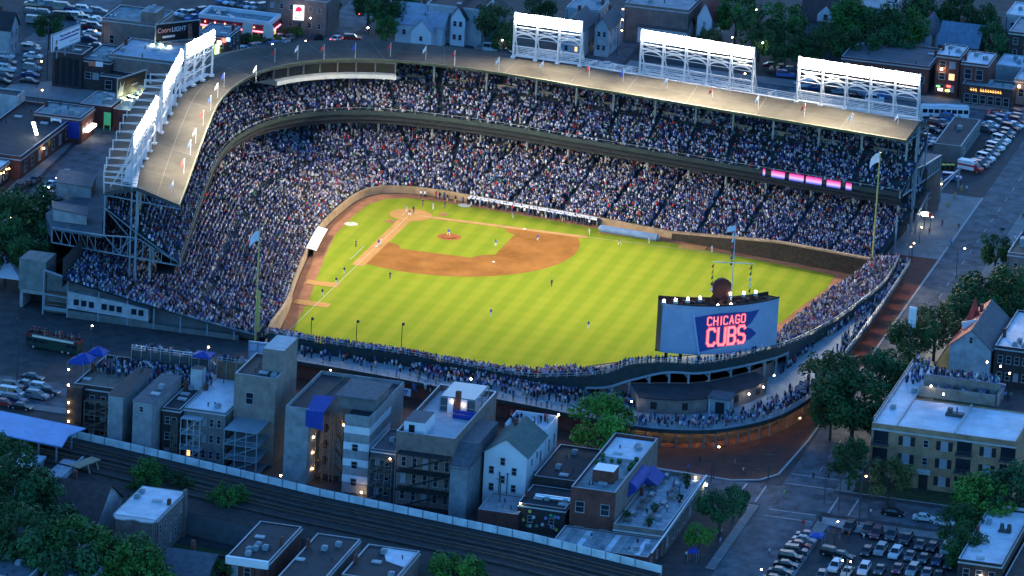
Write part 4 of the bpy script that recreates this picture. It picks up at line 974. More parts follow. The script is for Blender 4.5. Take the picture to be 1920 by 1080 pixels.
v = np.concatenate([v1, v2]); f = np.concatenate([f1, f2+len(v1)]); c = np.clip(np.concatenate([c1, c2]), 0, 1)
me = bpy.data.meshes.new('crowd'); me.vertices.add(len(v)); me.vertices.foreach_set('co', v.ravel()); me.loops.add(f.size); me.loops.foreach_set('vertex_index', f.ravel())
me.polygons.add(len(f)); me.polygons.foreach_set('loop_start', np.arange(0, f.size, 4)); me.polygons.foreach_set('loop_total', np.full(len(f), 4))
ca = me.color_attributes.new('clothes', 'FLOAT_COLOR', 'POINT'); ca.data.foreach_set('color', c.ravel()); me.update(); me.validate()
cm = bpy.data.materials.new('crowd_clothes'); cm.use_nodes = True; n, l = cm.node_tree.nodes, cm.node_tree.links
av = n.new('ShaderNodeAttribute'); av.attribute_name = 'clothes'; l.new(av.outputs['Color'], n['Principled BSDF'].inputs['Base Color']); n['Principled BSDF'].inputs['Roughness'].default_value = .85; n['Principled BSDF'].inputs['Specular IOR Level'].default_value = .2
me.materials.append(cm); o = bpy.data.objects.new('crowd', me); COL.objects.link(o); tag(o, 'huge seated crowd in white and blue filling every deck and bleacher', 'crowd', None, 'stuff')
print('crowd', len(A))

# ------------------------------------------------------------------ single figures
skinm = randmat('skin', [(.45,.27,.19),(.38,.22,.15),(.5,.31,.22),(.18,.1,.07),(.42,.25,.17)])
hairm = randmat('hair', [(.03,.02,.015),(.1,.06,.03),(.02,.018,.016),(.2,.13,.06),(.03,.05,.2)])
shirtm = paintmat('shirt_cloth', .85, .2); pantm = randmat('trousers', [(.03,.045,.09),(.02,.02,.025),(.25,.22,.16),(.045,.06,.12),(.1,.1,.11)])
whitepants = mat('baseball_trousers', (.62,.62,.6), .85, .05, 2); shoem = mat('dark_shoes', (.02,.02,.022), .6, 0)
def person_mesh(name, J, pant, cap=True):
    """J: joints of one continuous skinned body; returns a mesh with slots skin, shirt, trousers, shoes, hair"""
    me = bpy.data.meshes.new(name+'_bones'); names = list(J); idx = {k:i for i, k in enumerate(names)}
    E = [('pelvis','waist'),('waist','chest'),('chest','neck'),('neck','head'),('head','crown')]
    for s in 'lr': E += [('chest','sho_'+s),('sho_'+s,'elb_'+s),('elb_'+s,'wri_'+s),('wri_'+s,'palm_'+s),('pelvis','hip_'+s),('hip_'+s,'kne_'+s),('kne_'+s,'ank_'+s),('ank_'+s,'toe_'+s)]
    R = dict(pelvis=.15,waist=.135,chest=.165,neck=.06,head=.1,crown=.075,sho=.075,elb=.05,wri=.035,palm=.036,hip=.1,kne=.065,ank=.045,toe=.042)
    me.from_pydata([tuple(J[k]) for k in names], [(idx[a], idx[b]) for a, b in E], [])
    o = bpy.data.objects.new(name+'_bones', me); COL.objects.link(o); md = o.modifiers.new('s', 'SKIN'); md.use_smooth_shade = True
    for i, k in enumerate(names):
        r = R[k.split('_')[0]]; me.skin_vertices[0].data[i].radius = (r, r*(.72 if k in ('chest','waist') else 1)); me.skin_vertices[0].data[i].use_root = (k == 'pelvis')
    sub = o.modifiers.new('u', 'SUBSURF'); sub.levels = 1; sub.render_levels = 1
    dg = bpy.context.evaluated_depsgraph_get(); m2 = bpy.data.meshes.new_from_object(o.evaluated_get(dg)); bpy.data.objects.remove(o); bpy.data.meshes.remove(me)
    m2.name = name; m2.materials.clear()
    for mm in (skinm, shirtm, pant, shoem, hairm): m2.materials.append(mm)
    seg = [(Vector(J[a]), Vector(J[b_]), a, b_) for a, b_ in E]
    def cls(c):
        best = None
        for p, q, a, b_ in seg:
            d = q-p; t = max(0, min(1, (c-p).dot(d)/max(1e-9, d.dot(d)))); dist = (c-(p+d*t)).length
            if best is None or dist < best[0]: best = (dist, a, b_, t)
        _, a, b_, t = best; a0, b0 = a.split('_')[0], b_.split('_')[0]
        if b0 in ('crown','head'): return 4 if c.z > J['head'][2]+.03 or ((c-J['head']).dot(FW_) < -.02 and c.z > J['head'][2]-.09) else 0
        if b0 == 'neck': return 1 if t < .5 else 0
        if b0 in ('waist','chest','sho'): return 1
        if a0 == 'sho': return 1 if t < .75 else 0
        if a0 in ('elb','wri'): return 0
        if b0 == 'toe': return 3
        return 2
    FW_ = Vector((1,0,0))
    mi = [cls(p.center) for p in m2.polygons]
    # face and fingers: small solids joined to the same mesh
    bm = bmesh.new(); bm.from_mesh(m2); 
    for fc_, mm in zip(bm.faces, mi): fc_.material_index = mm
    def spike(p, q, r, m_, n_=4):
        p, q = Vector(p), Vector(q); d = (q-p).normalized(); a = d.orthogonal().normalized(); b_ = d.cross(a); v0 = [bm.verts.new(p+(a*math.cos(t)+b_*math.sin(t))*r) for t in [2*math.pi*i/n_ for i in range(n_)]]; v1 = [bm.verts.new(q+(a*math.cos(t)+b_*math.sin(t))*r*.6) for t in [2*math.pi*i/n_ for i in range(n_)]]
        for i in range(n_): bm.faces.new((v0[i],v0[(i+1)%n_],v1[(i+1)%n_],v1[i])).material_index = m_
        bm.faces.new(v1).material_index = m_
    hd_ = Vector(J['head'])
    spike(hd_+Vector((.085,0,-.005)), hd_+Vector((.125,0,-.03)), .018, 0)
    for s in (-1,1): spike(hd_+Vector((.08,s*.035,.012)), hd_+Vector((.104,s*.035,.012)), .011, 3); spike(hd_+Vector((0,s*.085,0)), hd_+Vector((-.01,s*.112,.01)), .025, 0)
    spike(hd_+Vector((.075,-.02,-.062)), hd_+Vector((.095,.02,-.062)), .01, 0)
    if cap: spike(hd_+Vector((.07,0,.05)), hd_+Vector((.17,0,.035)), .06, 4)
    for s in 'lr':
        w, p = Vector(J['wri_'+s]), Vector(J['palm_'+s]); d = (p-w).normalized(); a = d.orthogonal().normalized()
        for i, L in enumerate((.055,.068,.072,.062)): o_ = a*((i-1.5)*.019); spike(p+o_, p+o_+d*L+Vector((.012,0,0)), .0095, 0)
        spike(w+d*.03+a*.03, w+d*.075+a*.068, .011, 0)
    bm.to_mesh(m2); bm.free()
    for p_ in m2.polygons: p_.use_smooth = True
    return m2
def joints(lean=0.0, ak=(0,0), arm=((.0,.12),(.0,.12)), fore=((.1,.1),(.1,.1)), crouch=0.0, tw=0.0):
    """arm/fore: (forward, outward) directions of upper and lower arms for left and right; ak: leg swing of each side; crouch: 0..1"""
    J = {}; hz = .93-crouch*.42; J['pelvis'] = Vector((-crouch*.12,0,hz)); ln_ = lean+crouch*.5
    f_ = Vector((math.sin(ln_),0,math.cos(ln_)))
    J['waist'] = J['pelvis']+f_*.18; J['chest'] = J['waist']+f_*.25; J['neck'] = J['chest']+f_*.17; J['head'] = J['neck']+Vector((math.sin(ln_*.4),0,math.cos(ln_*.4)))*.13; J['crown'] = J['head']+Vector((0,0,.09))
    for s, y, k in (('l',1,0),('r',-1,1)):
        J['sho_'+s] = J['chest']+f_*.08+Vector((0,y*.19,0)); fw, ow = arm[k]
        d = Vector((fw, y*ow, -1 if abs(fw) < 1.2 else -.2)).normalized(); J['elb_'+s] = J['sho_'+s]+d*.29
        fw, ow = fore[k]; d = Vector((fw, y*ow, -1 if abs(fw) < 1.2 else .15)).normalized(); J['wri_'+s] = J['elb_'+s]+d*.25; J['palm_'+s] = J['wri_'+s]+d*.07
        a = ak[k]; J['hip_'+s] = J['pelvis']+Vector((0,y*.1,-.06))
        if crouch > .05: J['kne_'+s] = Vector((.12+crouch*.24, y*(.12+crouch*.14), hz*.52)); J['ank_'+s] = Vector((.0-crouch*.05, y*(.12+crouch*.16), .09))
        else: J['kne_'+s] = J['hip_'+s]+Vector((math.sin(a)*.42+.02,0,-math.cos(a)*.42)); J['ank_'+s] = Vector((J['kne_'+s].x+math.sin(a*.6-.05)*.38, y*.1, .09 if a >= 0 else .13))
        J['toe_'+s] = J['ank_'+s]+Vector((.17,y*.02,-.045))
    return J
PM = {}
PM['stand'] = person_mesh('person_standing', joints(), pantm)
PM['rail'] = person_mesh('person_at_rail', joints(.22, arm=((.7,.2),(.7,.2)), fore=((1.3,-.1),(1.3,-.1))), pantm)
PM['walk'] = person_mesh('person_walking', joints(.05, (.38,-.34), ((-.45,.1),(.45,.1)), ((.1,.05),(.9,0))), pantm)
PM['cheer'] = person_mesh('person_arm_raised', joints(-.03, arm=((1.6,.5),(.0,.14)), fore=((1.3,.1),(.2,.1))), pantm)
PM['player'] = person_mesh('player_standing', joints(.06, arm=((.3,.3),(.3,.3)), fore=((.9,-.2),(.9,-.2))), whitepants)
PM['ready'] = person_mesh('player_crouched', joints(.25, arm=((.8,.2),(.8,.2)), fore=((1.0,-.1),(1.0,-.1)), crouch=.35), whitepants)
PM['catch'] = person_mesh('player_squatting', joints(.1, arm=((.8,.3),(.8,.3)), fore=((1.3,-.2),(1.3,-.2)), crouch=.95), whitepants)
PM['pitch'] = person_mesh('player_throwing', joints(.45, (.75,-.7), ((1.3,.3),(-.5,.9)), ((1.3,0),(-.3,.6))), whitepants)
PM['run'] = person_mesh('player_striding', joints(.2, (.6,-.55), ((-.6,.1),(.6,.1)), ((.3,.05),(1.1,0))), whitepants)
PM['sit'] = person_mesh('person_sitting', joints(.05, arm=((.35,.15),(.35,.15)), fore=((1.0,-.1),(1.0,-.1)), crouch=.9), pantm)
NAMEC = {'white':(.62,.63,.66),'blue':(.03,.08,.42),'pale blue':(.28,.38,.62),'dark':(.02,.022,.03),'grey':(.28,.29,.31),'red':(.45,.03,.03),'navy':(.02,.03,.12),'yellow':(.6,.45,.04),'lime':(.25,.75,.1)}
NP = [0]
def person(x, y, z, rz, pose, colour, label, group=None, sc=1.0):
    o = link('person', PM[pose], None, (x,y,z), rz, NAMEC[colour]); o.scale = (sc,)*3; NP[0] += 1
    return tag(o, label, 'person', group)
def face(x, y, tx, ty): return math.atan2(ty-y, tx-x)
# players, umpires, coaches on the field
def onf(px, py, z=.1): p = at(px, py, z); return p.x, p.y
PL = [(841,443,'pitch','blue','pitcher in blue and white throwing from the mound',(0,0)),(930,462,'ready','blue','infielder in blue and white standing on the infield grass near second base',(0,0)),(1009,452,'ready','blue','infielder in a blue shirt on the bare dirt past third base',(0,0)),
 (767,403,'catch','navy','catcher squatting behind home plate in dark gear',(13,13)),(775,400,'stand','dark','umpire in dark clothes standing behind home plate',(13,13)),(762,399,'player','grey','batter in a grey shirt beside home plate',(13,13)),
 (709,462,'ready','navy','first baseman in a dark shirt holding the runner at first base',(0,0)),(714,460,'player','white','runner in a white uniform standing on first base',(27,27)),(667,464,'stand','dark','coach in dark jacket standing in the box near first base',(10,10)),
 (731,524,'stand','dark','umpire in dark clothes on the outfield grass behind first base',(10,10)),(1034,538,'stand','dark','umpire in dark clothes alone on the left centre grass',(10,10)),(920,594,'player','blue','outfielder in a blue shirt alone in centre right field',(0,0)),(1103,617,'player','blue','outfielder in blue and white nearest the scoreboard',(0,0)),(1162,460,'run','blue','outfielder in a blue shirt in shallow left field by the tarpaulin',(10,10)),
 (792,387,'stand','dark','person in dark clothes waiting near the backstop',(10,10)),(834,391,'stand','dark','batter in dark top on the white on deck circle',(0,0)),(812,394,'player','grey','player in grey kneeling near the on deck circle',(0,0)),(962,411,'player','blue','coach in a blue jacket by the third base dugout',(0,0)),(1105,441,'player','white','player in a white uniform by the end of the left dugout',(0,0)),(1217,458,'player','white','player in a white uniform warming up by the left bullpen dirt',(0,10)),
 (645,515,'player','navy','first of three players in dark tops strung along the right foul line',(20,5)),(630,534,'player','navy','middle of three players in dark tops strung along the right foul line',(20,5)),(604,556,'player','dark','last of three players in dark tops strung along the right foul line',(20,5)),(1335,474,'player','white','player in a white uniform on the bullpen mound near the ivy wall',(-5,50))]
for px, py, pose, col, lab, t in PL:
    x, y = onf(px, py); person(x, y, .12, face(x, y, *t), pose, col, lab, 'players and umpires on the field', 1.03)
# people along the near concourse rails, the nearest of the bleacher crowd
rp = random.Random(21); keys = ['white','blue','pale blue','dark','grey','red','navy','white','blue','dark','dark','navy']
poses = ['stand','stand','rail','walk','cheer','stand']
def along(kr, dfun, zfun, spacing, occ, place, faceout=False, maxn=999):
    prev = None; acc = 0; cnt = 0
    for k in kr[:-1]:
        p, q = PB3(k,dfun(k),zfun(k)), PB3(k+1,dfun(k+1),zfun(k+1)); L = math.dist(p, q)
        while acc < L:
            if rp.random() < occ and cnt < maxn:
                r = lerp(p, q, acc/L); c_ = rp.choice(keys); ps = rp.choice(poses); yield r, c_, ps; cnt += 1
            acc += spacing*rp.uniform(.8,1.3)
        acc -= L
verb = {'stand':'standing','rail':'leaning forward','walk':'walking','cheer':'with one arm raised','sit':'sitting'}
def fans(kr, dfun, zfun, spacing, occ, place, out=None, maxn=999):
    for r, c_, ps in along(list(kr), dfun, zfun, spacing, occ, place, maxn=maxn):
        h = face(r[0], r[1], 40, 40)+rp.uniform(-.5,.5)
        if ps == 'walk': h += math.pi/2*rp.choice((-1,1))
        person(r[0]+rp.uniform(-.2,.2), r[1]+rp.uniform(-.2,.2), r[2], h, ps, c_, f'fan in {c_} {verb[ps]} {place}', 'fans on the bleacher concourse', rp.uniform(.94,1.04))
fans(range(101, 116), lambda k: seatdepth(k)-.6, lambda k: zs_(k,seatdepth(k)-.6)-.1, .62, .9, 'in the top row near the right field corner', maxn=38)
fans(range(86, 101), lambda k: seatdepth(k)-.6, lambda k: zs_(k,seatdepth(k)-.6)-.1, .62, .9, 'in the top row behind right field', maxn=36)
fans(range(70, 86), lambda k: seatdepth(k)-.6, lambda k: zs_(k,seatdepth(k)-.6)-.1, .7, .85, 'in the top row left of the scoreboard', maxn=24)
fans(range(80, 104), lambda k: seatdepth(k)+1.0, lambda k: 4.2, .75, .7, 'on the concourse behind the top row', maxn=30)
fans(range(82, 100), lambda k: BL[k]-.7, lambda k: 4.2, 1.1, .8, 'at the outer rail of the concourse', maxn=20)
fans(range(100, 115), lambda k: BL[k]-1.2, lambda k: 4.2, 4.5, .8, 'on the empty stretch of concourse', maxn=10)
fans(range(44, 78), lambda k: BL[k]-1.6, lambda k: 4.2, 1.3, .75, 'on the curved concourse over the corner gate', maxn=24)
# ------------------------------------------------------------------ cars
paint = paintmat('car_paint', .42, .3, .12)
def car_parts(kind):
    """profile (x along the car, z) lofted across the width with tumblehome; returns part meshes in local coordinates, x forward"""
    if kind == 'sedan': L, Wd, body, cab = 4.7, 1.8, [(-2.35,.45),(-2.3,.85),(-1.55,.95),(1.0,.93),(2.2,.75),(2.35,.5)], [(-1.65,.93),(-1.0,1.4),(.35,1.42),(1.15,.92)]
    elif kind == 'hatch': L, Wd, body, cab = 4.1, 1.75, [(-2.05,.45),(-2.03,.95),(-1.7,1.0),(.95,.95),(1.95,.78),(2.05,.5)], [(-1.98,.98),(-1.6,1.45),(.3,1.48),(1.1,.94)]
    elif kind == 'suv': L, Wd, body, cab = 4.8, 1.95, [(-2.4,.5),(-2.38,1.05),(-2.2,1.12),(1.0,1.1),(2.25,.98),(2.4,.55)], [(-2.33,1.1),(-2.1,1.78),(.35,1.8),(1.1,1.09)]
    else: L, Wd, body, cab = 5.2, 2.0, [(-2.6,.5),(-2.6,1.15),(-2.5,1.2),(1.6,1.15),(2.45,1.0),(2.6,.55)], [(-2.55,1.18),(-2.48,2.05),(1.0,2.08),(1.9,1.14)]
    P = {}; w = Wd/2
    b = MB(); top = body; n = len(top)
    low = [(-L/2,.28),(L/2,.28)]
    prof = [(-L/2+.05,.28)]+top+[(L/2-.05,.28)]
    k = len(prof)
    def ring(y, ins): return [(x*(1-ins*.03), y, z-ins*.03) for x, z in prof]
    rings = [ring(-w*.9,1), ring(-w,0), ring(w,0), ring(w*.9,1)]
    ys = [-w*.93,-w,w,w*.93]
    V = []
    for (yy, hi) in ((-w*.86,0),(-w,1),(w,1),(w*.86,0)):
        V.append([(x, yy, z if hi else (z+.02 if z > .6 else z)) for x, z in prof])
    for i in range(3):
        for j in range(k): 
            a, c = V[i], V[i+1]; j2 = (j+1) % k
            b.poly([a[j], a[j2], c[j2], c[j]])
    b.poly(V[0][::-1]); b.poly(V[3])
    # roof skin
    r0, r1 = cab[1], cab[2]; tw = w*.72
    b.poly([(r0[0]-.05,-tw,r0[1]+.02),(r1[0]+.05,-tw,r1[1]+.02),(r1[0]+.05,tw,r1[1]+.02),(r0[0]-.05,tw,r0[1]+.02)])
    for s in (-1,1):
        b.beam((cab[0][0],s*w*.9,cab[0][1]),(r0[0],s*tw,r0[1]),.09); b.beam((cab[3][0],s*w*.9,cab[3][1]),(r1[0],s*tw,r1[1]),.08); b.beam((r0[0],s*tw,r0[1]),(r1[0],s*tw,r1[1]),.09,.07)
        b.beam(((r0[0]+r1[0])/2,s*tw,r0[1]),((r0[0]+r1[0])/2+.1,s*w*.9,cab[0][1]),.09)
        b.beam((cab[3][0]-.35,s*(w+.02),cab[3][1]+.12),(cab[3][0]-.35,s*(w+.2),cab[3][1]+.16),.14)
    P['body'] = (b.mesh('car_body', [paint]), None)
    g_ = MB(); bx = w*.9
    g_.poly([(cab[3][0],-bx,cab[3][1]),(cab[3][0],bx,cab[3][1]),(r1[0],tw,r1[1]),(r1[0],-tw,r1[1])])
    P['windscreen'] = (g_.mesh('car_windscreen', [glass]), None)
    g_ = MB(); g_.poly([(cab[0][0],bx,cab[0][1]),(cab[0][0],-bx,cab[0][1]),(r0[0],-tw,r0[1]),(r0[0],tw,r0[1])]); P['rear_window'] = (g_.mesh('car_rear_window', [glass]), None)
    for s in (-1,1):
        g_ = MB(); q = [(cab[0][0],s*bx,cab[0][1]),(cab[3][0],s*bx,cab[3][1]),(r1[0],s*tw,r1[1]),(r0[0],s*tw,r0[1])]; g_.poly(q if s < 0 else q[::-1]); P[('side_window',s)] = (g_.mesh('car_side_window', [glass]), None)
    wh = MB(); wh.cyl((0,-.11,0),(0,.11,0),.33,n=14); wm = wh.mesh('car_wheel', [rubber]); hb = MB(); hb.cyl((0,-.125,0),(0,.125,0),.19,n=10); hm = hb.mesh('wheel_hub', [chrome])
    P['_w'] = (wm, hm, L*.31, w-.08); 
    for s in (-1,1):
        h = MB(); x = body[-1][0]; h.box(x-.16,s*w*.72-.17,.56,x+.02,s*w*.72+.17,.72); P[('headlight',s)] = (h.mesh('car_headlight', [lens]), h.mesh('car_headlight_on', [headlight]))
        h = MB(); h.box(-L/2-.01,s*w*.74-.16,.68,-L/2+.14,s*w*.74+.16,.84); P[('tail_light',s)] = (h.mesh('car_tail_light', [taillens]), h.mesh('car_tail_light_on', [tail_on]))
    return P
CARS = {k: car_parts(k) for k in ('sedan','hatch','suv','van')}
CCOL = {'black':(.012,.013,.015),'dark grey':(.05,.053,.058),'silver':(.22,.23,.24),'white':(.55,.56,.57),'red':(.3,.02,.02),'navy':(.015,.03,.11),'blue':(.05,.13,.34),'maroon':(.12,.015,.025),'grey':(.1,.105,.11),'beige':(.4,.35,.27),'teal':(.03,.14,.16),'gold':(.35,.26,.12)}
word_of = {'sedan':'saloon','hatch':'hatchback','suv':'SUV','van':'van'}
NC = [0]
def car(x, y, rz, kind, colour, label, group='parked cars', full=True, lit=0, z=0.02, cat='car'):
    P = CARS[kind]; T = thing('parked_car' if not lit else 'moving_car', label, cat, (x,y,z), rz, group); NC[0] += 1
    T.rotation_euler = (0,0,rz)
    bd = link('body', P['body'][0], T, color=CCOL[colour])
    for k, v in P.items():
        if k in ('body','_w'): continue
        nm = k if isinstance(k, str) else k[0]
        if not full and nm in ('headlight','tail_light') and not lit: continue
        on = lit and (nm == 'headlight' and lit in (1,3) or nm == 'tail_light' and lit in (2,3))
        link(nm, v[1] if on else v[0], T if nm not in ('windscreen','rear_window','side_window') else T)
    if full:
        wm, hm, wx, wy = P['_w']
        for sx_ in (-1,1):
            for sy_ in (-1,1): w_ = link('wheel', wm, T, (sx_*wx,sy_*wy,.33)); link('hub', hm, w_)
    return T
rc = random.Random(77)
mix = ['black','dark grey','silver','white','red','navy','grey','dark grey','black','silver','maroon','beige','teal','blue']
kmix = ['sedan','sedan','hatch','suv','suv','sedan','van']
N_, E_ = math.pi/2, 0.0
ordinal = ['first','second','third','fourth','fifth','sixth','seventh','eighth','ninth','tenth','eleventh','twelfth','thirteenth','fourteenth','fifteenth','sixteenth','seventeenth','eighteenth']
def cars_px(lst, rz, where, group, full=True, z=0.0, jit=.06):
    for i, (px, py, kind, colour) in enumerate(lst):
        p = at(px, py, .6); car(p.x, p.y, rz+rc.uniform(-jit,jit), kind, colour, f'{colour} {word_of[kind]}, {ordinal[i]} {where}', group, full)
# corner lot, bottom right
cars_px([(1515,1003,'sedan','navy'),(1508,1012,'sedan','silver'),(1499,1021,'sedan','red'),(1493,1033,'suv','dark grey'),(1483,1045,'suv','black'),(1474,1058,'sedan','black'),(1463,1071,'sedan','dark grey'),(1452,1085,'sedan','black')], N_, 'down the side column of the corner lot', 'cars in the corner lot')
cars_px([(1592,990,'suv','black'),(1627,994,'suv','black'),(1643,1001,'suv','maroon'),(1671,1004,'suv','dark grey'),(1699,1012,'suv','black'),(1725,1021,'sedan','dark grey'),(1748,1026,'hatch','black'),(1774,1031,'suv','silver')], E_, 'from left in the street row of the corner lot', 'cars in the corner lot')
cars_px([(1561,1037,'suv','black'),(1580,1041,'sedan','dark grey')], N_-.25, 'of two parked across the row ends in the corner lot', 'cars in the corner lot')
cars_px([(1625,1034,'hatch','black'),(1651,1032,'suv','silver'),(1679,1038,'suv','white'),(1706,1042,'sedan','grey'),(1732,1047,'sedan','dark grey'),(1758,1052,'hatch','navy'),(1781,1058,'sedan','black')], E_+.0, 'from the left in the middle row of the corner lot', 'cars in the corner lot')
cars_px([(1566,1063,'suv','white'),(1589,1072,'sedan','beige'),(1620,1068,'suv','white'),(1650,1068,'sedan','dark grey'),(1683,1066,'sedan','maroon'),(1711,1070,'suv','silver'),(1738,1074,'sedan','grey'),(1760,1079,'sedan','black'),(1540,1079,'hatch','grey')], E_, 'from left in the bottom row of the corner lot', 'cars in the corner lot')
cars_px([(1675,961,'sedan','black'),(1733,971,'sedan','white'),(1770,980,'hatch','white')], N_, 'along the kerb below the yellow brick apartments', 'cars along the kerb')
pc = at(1729, 966, 1.6); b = MB(); b.box(pc.x-.18,pc.y-.6,0,pc.x+.18,pc.y+.6,.16)
# angled cars in the lot beyond the left field end
rowA = [(1822,318),(1836,309),(1842,302),(1848,296),(1856,287),(1861,281),(1866,276),(1872,268),(1877,262),(1884,254),(1889,247),(1895,240),(1902,234),(1908,228),(1913,222),(1918,216)]
cars_px([(x,y,rc.choice(kmix[:6]),c) for (x,y),c in zip(rowA[1:], ['dark grey','navy','white','silver','dark grey','white','silver','white','black','silver','maroon','white','red','silver','navy'])], N_-.35, 'from the ambulance in the slanting row by the long shed', 'cars by the long shed')
cars_px([(1858,234,'sedan','white'),(1863,226,'suv','dark grey'),(1875,229,'sedan','silver'),(1881,224,'suv','blue'),(1850,242,'sedan','grey'),(1868,216,'sedan','dark grey'),(1893,218,'sedan','white')], N_-.35, 'in the loose cluster at the bar end of the long shed', 'cars by the long shed')
cars_px([(1757,233,'suv','maroon'),(1749,243,'sedan','black'),(1769,230,'sedan','silver'),(1740,257,'sedan','silver'),(1737,263,'sedan','white'),(1733,269,'hatch','grey'),(1780,222,'suv','blue')], N_-.5, 'in the small lot below the bus', 'cars below the bus')
p = at(1784,333,.6); car(p.x, p.y, N_+.1, 'suv', 'blue', 'blue SUV parked below the yellow topped bins', 'parked cars')
# lot behind the third base roof, seen between the towers
cars_px([(1448,122,'sedan','maroon'),(1458,134,'suv','dark grey'),(1466,126,'sedan','black'),(1473,140,'suv','blue'),(1484,130,'sedan','grey'),(1505,157,'sedan','silver'),(1518,160,'suv','white'),(1532,166,'sedan','navy'),(1560,168,'suv','dark grey'),(1577,172,'sedan','silver'),(1600,178,'sedan','black'),(1640,186,'suv','white'),(1660,178,'sedan','blue')], N_+.2, 'from left behind the two right light towers', 'cars behind the light towers', False)
cars_px([(1140,122,'sedan','white'),(1166,130,'sedan','silver'),(1210,136,'suv','maroon'),(1288,150,'suv','white'),(1310,153,'sedan','silver'),(1345,158,'suv','blue'),(1390,165,'sedan','silver'),(1245,142,'sedan','dark grey')], N_+.1, 'from the left on the street behind the roof catwalk', 'cars behind the catwalk', False)
cars_px([(925,92,'van','white'),(945,85,'sedan','dark grey'),(906,90,'sedan','silver'),(948,97,'hatch','grey')], N_+.1, 'beside the pale gabled houses', 'cars by the gabled houses', False)
# fast food lot
cars_px([(438,100,'sedan','silver'),(450,93,'hatch','white'),(461,98,'sedan','dark grey'),(472,90,'suv','silver'),(483,86,'sedan','white'),(494,83,'sedan','black'),(505,88,'suv','blue'),(517,82,'sedan','silver'),(528,78,'sedan','white'),(537,74,'suv','grey'),(521,70,'hatch','white')], E_-.5, 'from the left in front of the red fast food restaurant', 'cars at the restaurant')
cars_px([(548,58,'sedan','dark grey'),(560,53,'suv','black'),(573,50,'sedan','grey'),(583,45,'suv','navy'),(592,40,'sedan','silver'),(601,35,'sedan','blue'),(610,30,'hatch','grey'),(570,38,'sedan','dark grey'),(584,33,'sedan','silver'),(597,28,'suv','black')], E_-.6, 'behind the tall restaurant sign', 'cars behind the restaurant sign', False)
cars_px([(352,28,'suv','silver'),(340,24,'sedan','white'),(362,33,'sedan','blue'),(374,22,'suv','navy'),(433,3,'sedan','white'),(446,6,'suv','silver'),(459,9,'sedan','grey'),(471,11,'sedan','white'),(421,0,'sedan','blue'),(486,14,'suv','silver')], E_-.5, 'behind the restaurant and the dark billboard', 'cars behind the restaurant', False)
# moving traffic
def mv(px, py, rz, kind, colour, label, lit): p = at(px, py, .5); car(p.x, p.y, rz, kind, colour, label, 'moving traffic', True, lit)
mv(589,76,E_-.45,'suv','black','black SUV with headlights on crossing the junction',1); mv(633,73,math.pi-.3,'sedan','white','white saloon car stopped at the traffic signal',2); mv(661,73,N_+.2,'suv','red','red car crossing at the traffic signal',2)
mv(95,347,E_-.12,'sedan','white','white saloon car with headlights on, upper of the pair in the avenue',1); mv(96,366,E_-.12,'sedan','silver','silver saloon car with headlights on, lower of the pair in the avenue',1); mv(120,331,E_-.12,'suv','dark grey','small dark car with headlights on beside the stand roof',1)
mv(1872,213,N_,'sedan','black','black saloon car with red tail lights passing the bar',2); mv(1909,214,N_,'suv','black','dark car with red tail lights at the edge of the picture by the bar',2); mv(1127,84,E_,'suv','white','car with two bright headlights coming down the side street',1)
cars_px([(18,366,'sedan','white'),(36,353,'suv','black'),(50,345,'sedan','dark grey'),(66,337,'sedan','dark grey')], E_-.12, 'from the left along the kerb by the brick bar', 'cars along the kerb')
# lot by the station, left edge
cars_px([(22,738,'van','white'),(30,750,'suv','navy'),(70,742,'suv','silver'),(50,720,'sedan','silver'),(62,707,'sedan','dark grey'),(40,762,'sedan','black'),(8,755,'sedan','red'),(25,725,'suv','black'),(92,733,'sedan','dark grey'),(78,728,'suv','white')], N_-.1, 'in the cluster beside the station canopy', 'cars by the station')
# lots in the top left
tl = []
for r in range(4):
    for i in range(7): tl.append((62+i*19+r*4+rc.uniform(-3,3), 6+r*17+i*2.4+rc.uniform(-2,2)))
tl = [q for q in tl if not (96 < q[0] < 150 and q[1] > 38)]
cars_px([(x,y,rc.choice(kmix),rc.choice(mix)) for x, y in tl[:17]], N_+.1, 'in the upper rows of the lot behind the white billboard', 'cars behind the white billboard', False)
cars_px([(60,92,'suv','silver'),(62,104,'sedan','white'),(59,116,'sedan','dark grey'),(61,128,'suv','silver'),(58,140,'sedan','navy'),(56,152,'sedan','black'),(57,85,'sedan','silver')], N_, 'from the top in the column left of the dark brick hall', 'cars by the dark hall', False)
cars_px([(10,104,'sedan','white'),(14,116,'sedan','grey'),(12,129,'suv','white'),(8,142,'sedan','dark grey'),(4,152,'sedan','black')], N_, 'from the top beside the lane at the left edge', 'cars by the lane', False)
cars_px([(172,62,'sedan','white'),(178,50,'suv','silver'),(165,72,'sedan','navy'),(182,36,'sedan','white'),(160,44,'sedan','silver'),(150,30,'suv','dark grey'),(185,20,'sedan','silver'),(183,86,'sedan','dark grey')], N_+.1, 'between the white billboard and the tan hall', 'cars by the tan hall', False)
print('cars', NC[0])
